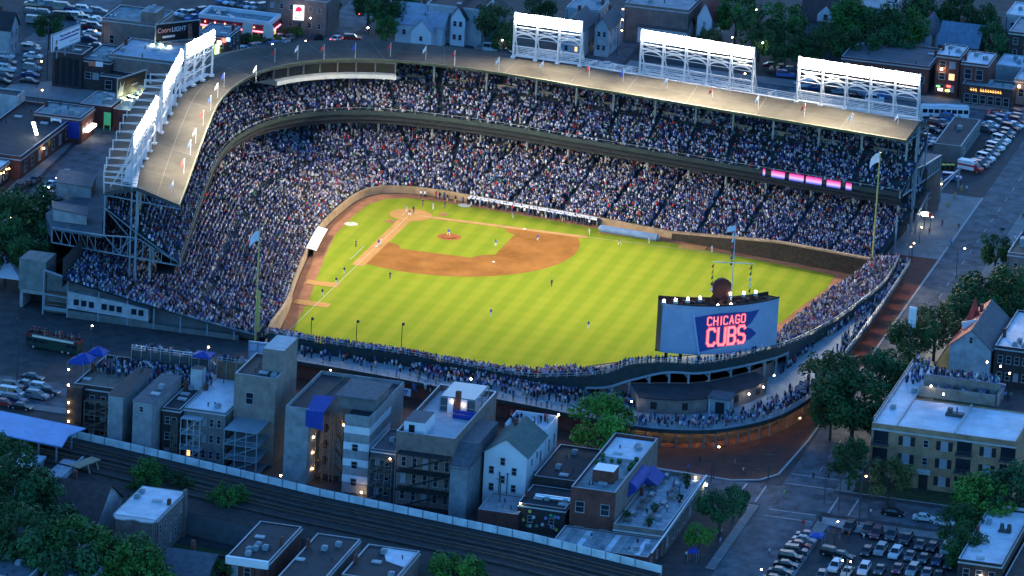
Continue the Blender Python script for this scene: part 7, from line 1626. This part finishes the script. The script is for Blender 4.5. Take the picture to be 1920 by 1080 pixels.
r_ = R3((1308,30),(1335,34),(1350,22),8); gable('gabled_house', 'house with a dark red roof beside the beige block', (r_[1]-14, r_[1], r_[2], r_[3]), 8, 12, 'E', whitesid, mat('oxblood_roof', (.16,.04,.04), .85, .2, .6), (1,2,.8,1.3), (3,2,.8,1.3))
r_ = R3((1500,34),(1596,46),(1606,30),6.5); T, W = gable('gabled_house', 'brown roofed house with a white dormer in the top right grove', (r_[1]-12, r_[1], r_[2], r_[3]), 6.5, 11.5, 'N', greysid, brownroof, (4,1,.9,1.3))
r2 = (r_[1]-4, r_[1]+.3, (r_[2]+r_[3])/2-2.2, (r_[2]+r_[3])/2+2.2); b = MB(); b.box(*[r2[0],r2[2],6,r2[1],r2[3],8.2][:6]); b.poly([(r2[1],r2[2],8.2),(r2[1],r2[3],8.2),(r2[1],(r2[2]+r2[3])/2,10.6)]); D = b.build('dormer', whitesid, T); window(D, 'E', r2[1], (r2[2]+r2[3])/2, 6.9, 1.2, 1.5, 0, 0)
bld('pale_block', 'pale blue grey block at the top edge in the right hand grove', R3((1580,8),(1672,20),(1685,-2),9), 9, siding, greyroof, .3, E=(3,2,1.2,1.6))
bld('long_low_building', 'long low brown building behind the far light tower', R3((1578,108),(1742,128),(1752,92),6.5), 6.5, redbrick, mat('dim_brown_roof', (.12,.11,.115), .85, .25, .3), .4, E=(9,1,1.4,1.6), clutter=7)
T, W, _ = bld('brick_walkup', 'three storey brick walk up with a white roof and lit shop signs', R3((1756,104),(1800,109),(1740,80),10.2), 10.2, redbrick, whiteroof, .35, E=(2,3,1.6,1.7), clutter=4); x0, x1, y0, y1 = R3((1756,104),(1800,109),(1740,80),10.2)
for dy, z, m_ in ((1.0,2.4,emit('green_strip',(.15,.6,.2),1.0)),(3.6,2.7,tail_on),(3.4,1.5,emit('yellow_green',(.7,.9,.1),3)),(1.6,1.6,lamp_warm)): b = MB(); b.box(x1+.05,y0+dy-.5,z-.2,x1+.25,y0+dy+.5,z+.2); b.build('lit_sign', m_, T)
lampball(T, (x1+.5,y0+1.6,6.9), .3, lamp_warm, 60); 
bld('bay_fronted_walkup', 'brick walk up with a dark bay front and white roof left of the bar', R3((1802,118),(1852,124),(1798,94),9.2), 9.2, redbrick, whiteroof, .35, E=(2,2,1.8,2.6), clutter=2)
T, W, _ = bld('bar', 'low dark bar with a line of glowing orange letters over the front', R3((1804,160),(1899,172),(1905,158),4.6), 4.6, darkbrick, tealroof, .5); x0, x1, y0, y1 = R3((1804,160),(1899,172),(1905,158),4.6)
wgrid(W, 'E', x1, y0+.5, y1-.5, .3, 3.0, 6, 1, 1.5, 2.2, litp=0, blindp=0)
sg = emit('orange_bulbs', (1,.5,.12), 2); 
for i in range(13):
    if i == 3: continue
    b = MB(); y = y0+2.2+i*.62
    for u, v in ((0,0),(.16,.3),(.3,.05),(.12,-.2),(.3,-.22)): b.ball((x1+.2,y+u,3.95+v+rs_.uniform(-.05,.05)), .075, n=5, k=3)
    b.build('bulb_letter', sg, T)
bld('bar', 'bar at the right picture edge with one bright lamp', R3((1902,150),(1975,160),(1980,135),6.0), 6.0, tan, whiteroof, .4, E=(3,1,1.4,2.0)); 
q = at(1911,162,5); b = MB(); b.ball(q, .34, n=8, k=5); tag(b.build('hanging_lamp', lamp_warm), 'big round orange lamp on the bar at the right picture edge', 'lamp')
bld('white_roof_terrace', 'white roofed terrace behind the orange lettered bar', R3((1868,122),(1925,130),(1932,108),5.4), 5.4, siding, whiteroof, .3, clutter=4)
r_ = R3((1716,62),(1748,66),(1762,54),6.5); gable('gabled_house', 'small pale gabled house in the grove at upper right', (r_[1]-12, r_[1], r_[2], r_[3]), 6.5, 9.6, 'E', whitesid, slateroof, (1,2,.8,1.2))
r_ = R3((1760,80),(1832,90),(1842,76),6.0); gable('gabled_house', 'house with a wide blue slate roof at upper right', (r_[1]-12, r_[1], r_[2], r_[3]), 6.0, 10.4, 'N', redbrick, mat('blue_slate', (.12,.19,.26), .85, .2, .7), (4,1,.8,1.2))
bld('corner_flats', 'brick flats with one orange lit wall in the top right corner', R3((1892,60),(1960,70),(1965,40),10), 10, darkbrick, greyroof, .4, E=(3,3,1.2,1.6)); bld('corner_flats', 'pale upper flats touching the top right corner', R3((1886,28),(1960,38),(1965,12),9), 9, siding, whiteroof, .4, E=(3,2,1.2,1.6))
# parking shed and bins
T, W, _ = bld('parking_shed', 'long black roofed open shed in the lot beyond the stand', R3((1752,268),(1801,277),(1853,227),4.0), 4.0, darkconc, blackroof, .15, N=(10,1,1.4,2.0))
for i in range(3):
    q = at(1769+i*8.5, 313, .9); t = thing('wheeled_bin', f'{ordinal[i]} dark bin from the left with a yellow lid by the shed', 'bin', (q.x,q.y,0), 0, 'bins by the shed'); b = MB(); b.box(q.x-.5,q.y-.42,.12,q.x+.5,q.y+.42,1.4); b.build('bin_body', black, t); b = MB(); b.box(q.x-.55,q.y-.46,1.4,q.x+.55,q.y+.46,1.55); b.build('lid', yellowpaint, t)
# ------------------------------------------------------------------ billboards, signs, lamps, tents
def text_mesh(txt, size, ext=.04, bold=0.0):
    c = bpy.data.curves.new('t', 'FONT'); c.body = txt; c.size = size; c.extrude = ext; c.offset = bold; c.align_x = 'LEFT'
    o = bpy.data.objects.new('t', c); COL.objects.link(o); dg = bpy.context.evaluated_depsgraph_get(); me = bpy.data.meshes.new_from_object(o.evaluated_get(dg)); bpy.data.objects.remove(o); bpy.data.curves.remove(c); return me
def put_text(name, txt, size, origin, du, up, m, parent, off=.12, bold=0.0, width=None):
    """letters on a board: du along the board, up, standing off its face"""
    me = text_mesh(txt, size, .03, bold); du = Vector(du).normalized(); up = Vector(up).normalized(); nn = du.cross(up)
    if width:
        xs = [v.co.x for v in me.vertices]; k = width/(max(xs)-min(xs))
        for v in me.vertices: v.co.x *= k
    O = Vector(origin)-Vector(ORG[parent.name])
    for v in me.vertices: x, y, z = v.co; v.co = O+du*x+up*y+nn*(off+z)
    me.materials.clear(); me.materials.append(m); o = bpy.data.objects.new(name, me); COL.objects.link(o); o.parent = parent; ORG[o.name] = ORG[parent.name]; return o
def board(bl, br, z, h, label, face_m, th=.4, name='billboard', legs=True, zb=0):
    p, q = at(*bl, z), at(*br, z); T = thing(name, label, 'billboard', ((p.x+q.x)/2,(p.y+q.y)/2,zb)); up = Vector((0,0,1)); d = (q-p).normalized(); nn = d.cross(up); 
    b = MB(); b.beam(p+up*h/2-nn*.2, q+up*h/2-nn*.2, th, h); b.build('board', face_m, T); L = (q-p).length
    b = MB()
    for t in (0,1): u = p+(q-p)*t; b.beam(u, u+up*h, .25, .25)
    b.beam(p, q, .25); b.beam(p+up*h, q+up*h, .25)
    if legs:
        for t in (.2,.5,.8): u = p+(q-p)*t-nn*.3; b.beam((u.x,u.y,zb), (u.x,u.y,z+.2), .3)
    b.build('frame', bluesteel, T); return T, p, q, d, up, nn, L
# beer board above the corner building
T, p, q, d, up, nn, L = board((291,80), (374,71), 9.2, 4.6, 'black beer billboard with red and silver lettering and two lamps', mat('billboard_black', (.012,.012,.016), .4, .3, .6), zb=8.8)
put_text('lettering', 'Coors', 1.75, p+d*.5+up*2.3, d+up*.02, up, mat('letter_red_silver', (.5,.22,.22), .5, .2, 2), T, .06, .02, 3.7)
put_text('lettering', 'LIGHT', 1.6, p+d*4.5+up*2.35, d+up*.02, up, mat('letter_silver', (.42,.45,.5), .5, .1, 2), T, .06, .03, 4.0)
b = MB(); b.beam(p+d*2+up*1.2+nn*.08, p+d*5.4+up*1.25+nn*.08, .06, .5); b.build('slogan_strip', MAT['letter_silver'], T); b = MB(); b.cyl(p+d*9.8+up*.4+nn*.1, p+d*9.4+up*3.9+nn*.1, .62, .5, 12); b.build('bottle_picture', mat('dull_copper', (.14,.08,.07), .4, .3, 1), T)
for px, py in ((293,78),(304,85),(336,73)): w_ = at(px,py,9.0); w_ = Vector((p.x+1.6,w_.y,9.0+(78-py)*.0)); b = MB(); b.ball(w_, .26, n=8, k=5); b.beam(w_, w_-Vector((1.6,0,.2)), .08); b.build('board_lamp', lamp_green, T); light('board_light','POINT',tuple(w_+Vector((.2,0,.4))),60,(.95,1,.7),.2)
# white board with a portrait over the dark hall
T, p, q, d, up, nn, L = board((98,98), (150,77), 11.0, 4.3, 'white billboard with a suited portrait and two lines of dark blue text', mat('billboard_white', (.82,.8,.85), .5, .06, .3), zb=8.8)  # white raised to stand in for lamplight on the board
pb = mat('board_navy_text', (.03,.03,.16), .6, .1, 2); put_text('lettering', 'They say that a mind finds', .78, p+d*(L*.26)+up*2.95, d, up, pb, T, .05, .01, L*.7)
b = MB(); b.beam(p+d*L*.26+up*2.25+nn*.05, p+d*L*.93+up*2.25+nn*.05, .05, .34); b.build('text_strip', pb, T); b = MB(); b.beam(p+d*L*.6+up*1.0+nn*.05, p+d*L*.93+up*1.0+nn*.05, .05, .18); b.build('fine_print', mat('grey_text', (.3,.3,.36), .6, .1, 2), T)
b = MB(); c = p+d*L*.13+nn*.06
b.poly([c+d*x+up*z for x, z in ((-.75,.1),(.8,.1),(.7,.8),(.25,1.15),(-.2,1.15),(-.65,.8))]); b.build('portrait_suit', black, T); b = MB(); b.poly([c+nn*.02+d*(.05+.36*math.cos(a))+up*(2.0+.62*math.sin(a)) for a in [i*math.pi/6 for i in range(12)]]); b.build('portrait_face', mat('portrait_skin', (.42,.24,.2), .7, .1, 2), T); b = MB(); b.poly([c+nn*.03+d*(.12+.36*math.cos(a))+up*(2.2+.55*math.sin(a)) for a in [-.6+i*math.pi/8 for i in range(9)]]); b.build('portrait_hair', black, T)
# lit board behind the left roof
T, p, q, d, up, nn, L = board((219,185), (273,167), 8.5, 4.8, 'dark billboard showing a pale splashing bottle, lit by a row of lamps', mat('billboard_brown', (.02,.018,.02), .4, .4, .5), zb=0)
b = MB(); b.poly([p+d*x+up*z+nn*.08 for x, z in ((.4,.4),(2.3,.4),(2.5,2.4),(2.9,4.0),(2.3,2.9),(1.7,2.6),(1.1,4.1),(1.0,2.7),(.5,1.8))]); b.build('bottle_picture', mat('pale_splash', (.4,.42,.4), .5, .3, 1.5), T)
for z0, x0, x1 in ((3.4,3.4,7.2),(2.6,3.4,5.4)): b = MB(); b.beam(p+d*x0+up*z0+nn*.07, p+d*min(x1,L-.4)+up*(z0+.1)+nn*.07, .05, .6); b.build('dull_lettering', mat('dull_red_text', (.1,.035,.02), .6, .4, 2), T)
b = MB(); b.beam(p+d*5.6+up*2.2+nn*.07, p+d*min(8,L-.3)+up*2.3+nn*.07, .05, .3); b.build('small_lettering', MAT['grey_text'], T)
for px, py in ((227,178),(241,171),(255,165),(273,168),(247,180),(260,174),(234,186),(268,182)):
    t = (px-219)/54; w_ = p+d*(L*min(1.05,max(0.02,t)))+nn*(1.2 if py < 175 or px == 227 else 2.0)+up*((-.2) if py < 179 else -.7); b = MB(); b.ball(w_, .3, n=8, k=5); b.beam(w_, w_-nn*1.2, .08); b.build('board_lamp', lamp_green, T)
for t in (.1,.4,.75): light('board_light','POINT',tuple(p+d*(L*t)+nn*1.6+up*.4),90,(.95,1,.6),.3)
# tall restaurant sign
c = at(558,70,0); z0, z1 = 6.0, 10.0; T = thing('restaurant_sign', 'tall glowing white restaurant sign with a red bell on a dark pole', 'sign', (c.x,c.y,0)); du = Vector((-.24,.97,0)); up = Vector((0,0,1)); nn = du.cross(up); o_ = at(558,34,8.2)
yy = c.y; b = MB(); b.cyl((c.x,yy,0),(c.x,yy,5),.25,n=8); b.build('pole', darksteel, T); O = Vector((c.x,yy,4.6)); b = MB(); b.beam(O-du*1.35+up*1.9, O+du*1.35+up*1.9, .5, 3.8); b.build('white_panel', emit('sign_white', (1,.88,.84), .75), T); b = MB(); b.beam(O-du*1.35-up*.35, O+du*1.35-up*.35, .45, .7); b.build('dark_panel', darksteel, T)
bellm = emit('bell_red', (.75,.01,.05), .8); b = MB(); pts = [(-1.0,-.55),(1.0,-.3),(.85,.05),(.7,.55),(.3,.85),(-.25,.85),(-.65,.5),(-.8,0)]; b.poly([O+du*x+up*(2.65+z)+nn*.28 for x, z in pts]); b.poly([O+du*(.15+.24*math.cos(a))+up*(2.02+.2*math.sin(a))+nn*.28 for a in [i*math.pi/5 for i in range(10)]]); b.build('bell_emblem', bellm, T)
tb = mat('sign_black_text', (.02,.015,.02), .6, .1, 2); put_text('lettering', 'TACO', .72, O-du*.95+up*1.02, du, up, tb, T, .27, .02, 1.9); put_text('lettering', 'BELL', .72, O-du*.95+up*.32, du, up, tb, T, .27, .02, 1.9); put_text('lettering', 'DRIVE THRU', .36, O-du*1.1-up*.48, du, up, MAT['letter_silver'], T, .24, 0, 2.2)
c2 = at(435,104,0); T = thing('drive_sign', 'low lit yellow and white sign by the car park entrance', 'sign', (c2.x,c2.y,0)); b = MB(); b.beam((c2.x,c2.y-1.1,1.5),(c2.x,c2.y+1.1,1.5),.3,1.0); b.poly([(c2.x+.1,c2.y-1,2.0),(c2.x+.1,c2.y+1,2.0),(c2.x+.1,c2.y,3.0)]); b.build('lit_panel', emit('menu_yellow', (1,.8,.35), 1.6), T); b = MB(); b.beam((c2.x,c2.y,0),(c2.x,c2.y,1.1),.3); b.build('post', darksteel, T)
# rooftop banner with block letters
a_, b__ = at(742,731,13.4), at(770,737,13.4); T = thing('rooftop_banner', 'pale blue banner lettered in navy on a rooftop rail', 'banner', tuple(a_)); d = (b__-a_).normalized(); b = MB(); b.beam(a_-up*.0, b__, .1, 1.5); b.build('cloth', mat('pale_banner', (.45,.55,.68), .8, .15, 1), T); put_text('lettering', 'CIT', 1.25, a_+d*.75-up*.45, d, up, bluepaint, T, .08, .05, 2.1)
# white lamp mast with a tall lantern stack
p = at(1705,668,3.0); T = thing('stadium_lamp_mast', 'tall grey mast with a white block of floodlights above the trees', 'light mast', (p.x,p.y,0)); b = MB(); b.cyl((p.x,p.y,0),(p.x,p.y,11),.22,.15,8); b.build('mast', bluesteel, T); b = MB()
for r in range(5):
    for c in range(2): b.cyl((p.x-.2,p.y-.35+c*.7,9.8+r*.85),(p.x+.35,p.y-.35+c*.7,9.85+r*.85),.2,.36,9)
b.box(p.x-.3,p.y-.8,9.3,p.x-.1,p.y+.8,14); b.build('floodlight_block', white, T)
# street lamps
def street_lamp(px, py, z, label, warm=True, arm=(0,-1.6), base=None, en=220, r=.3, group='street lamps'):
    q = at(px, py, z); bx, by = q.x-arm[0], q.y-arm[1]; T = thing('street_lamp', label, 'street lamp', (bx,by,0), 0, group); b = MB(); b.cyl((bx,by,0),(bx,by,z+.3),.11,.07,7); b.build('pole', darksteel, T)
    b = MB(); b.beam((bx,by,z+.25),(q.x,q.y,z+.3),.09); b.build('arm', darksteel, T); b = MB(); b.ball(q, r, n=8, k=5, sz=.75); b.build('lamp_head', lamp_warm if warm else lamp_white, T)
    if en: light('street_light', 'POINT', (q.x,q.y,q.z-.45), en, (1,.6,.28) if warm else (1,.93,.75), .25)
SLs = [(1809,466,7.5,'street lamp over the avenue above the small rooftop crowd',1,(0,1.5)),(1624,893,8,'street lamp in front of the yellow apartments',1,(.0,-1.0)),(1348,838,7,'street lamp before the lit corner gate',1,(.6,.8)),(1428,1068,6,'street lamp at the side column of the corner lot',1,(0,-1)),(1580,1051,4,'low lamp among the cars in the middle of the corner lot',1,(0,.6)),(1595,1053,4,'second low lamp among the cars in the middle of the corner lot',1,(0,.6)),
 (1261,886,5.0,'left of two bright lamps beyond the bar terrace',0,(0,.4)),(1304,895,5.0,'right of two bright lamps beyond the bar terrace',0,(0,.4)),(1571,978,5,'lamp at the corner of the lot below the traffic signal',0,(0,.3)),
 (78,115,7,'street lamp left of the dark brown hall',1,(0,1)),(79,169,7,'street lamp at the junction below the dark brown hall',1,(0,1)),(180,58,7,'street lamp between the white billboard and the tan hall',1,(0,1)),(185,104,5,'left of two lamps on the shop roof by the pale roof edge',1,(0,.4)),(196,107,5,'right of two lamps on the shop roof by the pale roof edge',1,(0,.4)),
 (1168,17,7,'highest of three orange lamps along the side street',1,(0,.9)),(1167,37,7,'middle of three orange lamps along the side street',1,(0,.9)),(1166,57,7,'lowest of three orange lamps along the side street',1,(0,.9)),(1312,43,6,'lamp beside the dark red roof',1,(0,.6)),(1373,70,8,'street lamp behind the middle light tower',1,(0,-1)),(1397,138,6,'lamp in the gap right of the middle light tower',1,(0,.6)),(1430,80,9,'white street lamp on a tall mast right of the middle tower',0,(0,1)),(1418,18,6,'orange lamp in the trees at the top edge',1,(0,.6)),(1563,87,7,'white lamp below the brown dormer house',0,(0,.6)),(1449,32,5,'pale lamp in the trees left of the brown dormer house',0,(0,.6)),
 (690,52,7,'cluster of white lamps on the traffic signal mast',0,(0,.5)),(942,75,6,'white lamp beside the grey gabled house',0,(0,.6)),(582,34,6,'white lamp in the restaurant car park',0,(0,.6)),(694,11,6,'orange lamp in the trees by the junction',1,(0,.6)),(511,83,3,'lamp among the cars before the restaurant',1,(0,.5)),(20,407,7,'orange lamp in the trees at the left edge',1,(0,.6)),
 (287,154,4,'lamp under the row of orange letters by the lit billboard',1,(0,.4)),(173,611,5,'yellow lamp on the ribbed wall behind the open bus',0,(0,.3)),(391,651,7,'orange lamp beside the blue canopy on the roofs',1,(0,.3)),(132,1000,0,'',1,(0,0)),(620,694,4.5,'orange lamp on the brick wall behind the fire escape roof',1,(0,.3)),(863,843,0,'',1,(0,0)),(1765,345,5,'lamp by the left field gate, highest of the group',1,(0,.3)),(1737,400,4,'bright lamp by the red gate sign',1,(0,.3)),(1748,407,4,'lamp right of the red gate sign',1,(0,.3)),(1728,426,4,'lamp below the red gate sign',1,(0,.3)),(1714,456,4,'upper lamp of the pair at the end of the bleachers',1,(0,.3)),(1708,463,4,'lower lamp of the pair at the end of the bleachers',1,(0,.3)),(1500,784,4.5,'lamp low over the brick pavement behind the big trees',1,(0,.4))]
for px, py, z, lab, w, arm in SLs:
    if z: street_lamp(px, py, z, lab, bool(w), arm, en=60 if z > 5 else 22, r=.21 if z > 5 else .17)
# traffic signals, poles, cones
def signal(px, py, z, label, col):
    p = at(px, py, 0); T = thing('traffic_signal', label, 'traffic signal', (p.x,p.y,0), 0, 'traffic signals'); b = MB(); b.cyl((p.x,p.y,0),(p.x,p.y,z),.1,n=7); b.beam((p.x,p.y,z-.2),(p.x,p.y-2.5,z),.1); b.build('pole', darksteel, T); b = MB(); b.box(p.x-.18,p.y-2.7,z-.8,p.x+.18,p.y-2.35,z+.3); b.build('signal_head', black, T)
    b = MB(); b.cyl((p.x+.18,p.y-2.52,z-.1),(p.x+.24,p.y-2.52,z-.1),.13,n=8); b.build('signal_lens', col, T)
gs = darksteel
signal(1572,963,8,'dark signal mast at the near corner of the lot',darksteel); signal(1545,945,6,'signal post on the island beside the crossing',gs); signal(690,70,6,'signal mast with a red light at the far junction',tail_on); signal(1333,905,5,'signal post at the stadium corner kerb',gs)
def pole(px, py, h, lab):
    p = at(px, py, 0); b = MB(); b.cyl((p.x,p.y,0),(p.x,p.y,h),.14,.1,7); b.beam((p.x,p.y-1,h-.6),(p.x,p.y+1,h-.6),.1); tag(b.build('utility_pole', darksteel), lab, 'pole', 'utility poles')
pole(1610,985,14,'tall dark utility pole beside the corner lot signal'); pole(30,640,9,'left of two dark poles before the open bus'); pole(32,712,10,'dark pole beside the station cars'); pole(88,150,14,'tall pole left of the white billboard'); pole(935,975,9,'dark pole behind the railway wall by the garage'); pole(1112,1005,9,'dark pole behind the railway wall by the bar annexe'); pole(1746,78,13,'tall thin pole in the upper right grove'); pole(795,80,8,'pole in front of the wide white house'); pole(1440,620+280,6,'short pole at the brick corner')
for i, (px, py) in enumerate([(575,62),(608,57)]): p = at(px,py,0); b = MB(); b.cyl((p.x,p.y,0),(p.x,p.y,1.2),.4,.08,8); b.box(p.x-.4,p.y-.4,0,p.x+.4,p.y+.4,.08); tag(b.build('traffic_cone', red), ['left','right'][i]+' red traffic cone at the far junction', 'cone', 'traffic cones')
q = at(1467,1010,0); p = at(1506,985,1.6); b = MB(); b.cyl((p.x,p.y,0),(p.x,p.y,2.4),.05,n=6); b.cyl((p.x,p.y,2.3),(p.x+.06,p.y,2.3),.42,n=8); tag(b.build('stop_sign', red), 'red octagonal stop sign on the corner lot pavement', 'sign')
p = at(1538,978,0); b = MB(); b.cyl((p.x,p.y,.13),(p.x,p.y,1.2),.34,.4,10); b.cyl((p.x,p.y,1.2),(p.x,p.y,1.4),.4,.2,10); tag(b.build('litter_bin', darksteel), 'dark litter bin on the pale corner pavement', 'bin')
sheet('pavement', [(163.6,131.6),(166.9,131.6),(170,140),(166.9,146)], .16, concrete)
# tents and canopies
def tent(px, py, z, w, label, m, h=1.2, group=None):
    p = at(px, py, z); T = thing('canopy_tent', label, 'tent', (p.x,p.y,z-2.3), 0, group); b = MB(); c = Vector((p.x,p.y,z+h)); k = [Vector((p.x-w,p.y-w,z)),Vector((p.x+w,p.y-w,z)),Vector((p.x+w,p.y+w,z)),Vector((p.x-w,p.y+w,z))]
    for i in range(4): a, e = k[i], k[(i+1)%4]; b.poly([a,e,c]); b.poly([a,a-Vector((0,0,.35)),e-Vector((0,0,.35)),e][::-1])
    b.build('canopy', m, T); b = MB()
    for a in k: b.beam((a.x,a.y,z-2.3),tuple(a),.07)
    b.build('tent_legs', bluesteel, T)
tent(10,505,3.4,5.2,'large white peaked tent at the left edge below the trees',mat('tent_white', (.5,.53,.6), .8, .08, .5),3.0)
tent(158,672,13.6,2.0,'bright blue peaked canopy, left one on the roof deck',bluetarp,1.3,'blue canopies on the roof deck'); tent(184,660,13.8,1.8,'bright blue peaked canopy, upper one on the roof deck',bluetarp,1.3,'blue canopies on the roof deck'); tent(147,676,13.4,1.7,'bright blue peaked canopy, lowest one on the roof deck',bluetarp,1.2,'blue canopies on the roof deck')
tent(382,664,15.6,1.9,'bright blue sloping canopy on the roofs below the stand',bluetarp,.7); tent(1532,1002,2.4,1.3,'small blue canopy over a stall in the corner lot',mat('stall_blue', (.03,.09,.35), .7, .1, 1),.5)
tent(1300,1032,2.4,.9,'navy and white umbrella on the pavement by the corner bar',bluepaint,.6)
# bleachers of fans on the roofs left of the narrow slabs
T = thing('rooftop_stand', 'steel rooftop stand of white clothed fans above the dark brick roof deck', 'stand', (157,-5,11)); 
for i in range(5): b = MB(); b.box(158.9-i*1.1,-13.4,11.0,160-i*1.1,3.0,14.1-i*.62); b.build('tier', bluesteel if i % 2 else darksteel, T)
b = MB()
for z in (14.7,15.2): b.beam((160.1,-13.4,z),(160.1,3,z),.09)
for i in range(9): b.beam((160.1,-13.4+i*2.05,11),(160.1,-13.4+i*2.05,15.2),.1)
b.build('stand_rail', chrome, T)
b = MB(); b.box(152,-14,0,160.5,4,10.98); tag(b.build('stand_base_building', redbrick), 'brick building carrying the rooftop stand of white clothed fans', 'building')
# gate at the left field end: frames, red sign, barriers
q = at(1737,402,3); T = thing('gate_sign', 'small red and white lit sign over the left field gate', 'sign', tuple(q)); b = MB(); b.box(q.x-.1,q.y-1.0,q.z-.4,q.x+.1,q.y+.4,q.z+.5); b.build('white_panel', lamp_white, T); b = MB(); b.box(q.x-.1,q.y+.4,q.z-.4,q.x+.1,q.y+1.4,q.z+.5); b.build('red_panel', red, T)
b = MB()
for px, py, h in ((1700,460,5),(1716,440,5),(1736,400,5),(1762,380,6),(1796,352,5),(1677,475,9)): p = at(px,py,0); b.beam((p.x,p.y,0),(p.x,p.y,h),.4)
for a_, c_ in (((1716,440),(1736,400)),((1736,400),(1762,380)),((1762,380),(1796,352))): p, r_ = at(*a_,0), at(*c_,0); b.beam((p.x,p.y,4.6),(r_.x,r_.y,4.6),.3); b.beam((p.x,p.y,3),(r_.x,r_.y,4.4),.2)
tag(b.build('entrance_gate', bluesteel), 'grey steel gate frames at the left field end of the stand', 'gate')
for i, (px, py) in enumerate([(1790,372),(1778,388),(1802,358)]): p = at(px,py,0); b = MB(); b.beam((p.x-1.2,p.y,.7),(p.x+1.2,p.y,.7),.12,.9); b.beam((p.x-1.2,p.y,0),(p.x-1.2,p.y,.7),.1); b.beam((p.x+1.2,p.y,0),(p.x+1.2,p.y,.7),.1); tag(b.build('crowd_barrier', mat('ochre_barrier', (.3,.2,.05), .6, .2, 1)), f'{ordinal[i]} ochre crowd barrier from the left field gate', 'barrier', 'crowd barriers')
# people in the streets and on the near roofs
def walkers(lst, group, zf=.02):
    for px, py, col, pose, lab in lst: p = at(px, py, zf); person(p.x, p.y, zf, (px*37+py*17) % 628/100, pose, col, lab, group)
walkers([(1470,932,'lime','stand','traffic officer in a lime vest alone in the middle of the crossing'),(1393,890,'white','walk','walker in white on the brick pavement at the corner'),(1398,892,'red','walk','walker in red beside the one in white at the corner'),(1421,888,'dark','walk','walker in dark clothes on the brick pavement at the corner'),(1290,885,'blue','stand','person in blue beside the kerb below the corner gate'),(1378,872,'blue','stand','person in blue near the lit gate bars'),(1783,460,'pale blue','walk','person in pale blue on the avenue pavement, right one of a pair'),(1779,466,'white','walk','person in white on the avenue pavement, left one of a pair'),(1797,432,'dark','walk','person in dark clothes alone on the avenue by the gate'),(1917,412,'dark','walk','person in dark clothes on the avenue at the right edge'),(1742,440,'red','stand','person in red under the left field gate'),(1766,425,'navy','stand','person in navy by the barriers of the left field gate'),(1812,360,'white','walk','person in white beside the end car of the slanting row'),(1442,1042,'white','stand','person in white at the outer edge of the corner lot'),(1553,1000,'blue','walk','person in blue beside the stall in the corner lot'),(1562,1008,'red','stand','person in red behind the stall in the corner lot'),(1580,1006,'red','stand','person in red between the stall and the pole in the corner lot'),(1574,1014,'navy','stand','person in navy among the group at the stall in the corner lot'),(1591,1012,'red','stand','right hand person in red at the stall in the corner lot'),(1619,1015,'white','stand','person in white beside the utility pole in the corner lot'),(1632,968,'white','walk','person in white on the kerb by the yellow apartments lawn'),(1375,977,'white','walk','person in white by the stop line near the corner bar'),(1352,1005,'white','walk','person in white on the pavement below the bar terrace'),(1350,1022,'pale blue','stand','person in pale blue on the pavement below the bar terrace'),(1286,1048,'white','stand','person in white beside the navy umbrella'),(48,690,'dark','walk','person in dark clothes crossing near the station cars'),(24,605,'dark','stand','left person in dark clothes by the open bus'),(33,610,'dark','walk','right person in dark clothes by the open bus'),(98,752,'white','walk','person in white between the cars by the station'),(1772,205,'white','walk','person in white on the pavement left of the bar'),(1853,196,'white','stand','person in white before the glowing orange letters'),(1885,200,'pale blue','walk','person in pale blue near the right end of the bar front')], 'people in the streets')
k_ = 0; rr2 = random.Random(8)
for i in range(22):
    c_ = rr2.choice(keys); x, y = rr2.uniform(161,176), rr2.uniform(-13,8); person(x, y, 11.12, face(x,y,40,30)+rr2.uniform(-.6,.6), rr2.choice(('stand','walk','stand','cheer')), c_, f'fan in {c_} standing on the dark brick roof deck below the rooftop stand', 'fans on the roof deck')
for i in range(16):
    c_ = rr2.choice(keys); x, y = rr2.uniform(118.2,122), rr2.uniform(143,159); person(x-5.2, y, 12.6, face(x,y,40,30)+rr2.uniform(-.6,.6), rr2.choice(('stand','stand','cheer')), c_, f'fan in {c_} on the rooftop stand behind the concrete screen', 'fans on the yellow apartment roof')
for i in range(8):
    c_ = rr2.choice(keys); x, y = rr2.uniform(99,103), rr2.uniform(137,140.5); 
    person(x+rr2.uniform(0,8), y, 12.4, face(x,y,40,30), 'stand', c_, f'fan in {c_} by the avenue rail of the white apartment roof', 'fans on the yellow apartment roof')
for i in range(7):
    c_ = rr2.choice(keys); x, y = 166+i*3.8, rr2.uniform(100.5,106.5); person(x, y, 4.42, rr2.uniform(0,6), rr2.choice(('stand','walk')), c_, f'guest in {c_} among the tables of the bar terrace', 'guests on the bar terrace')
print('people', NP[0], 'objects', len(SC.objects))
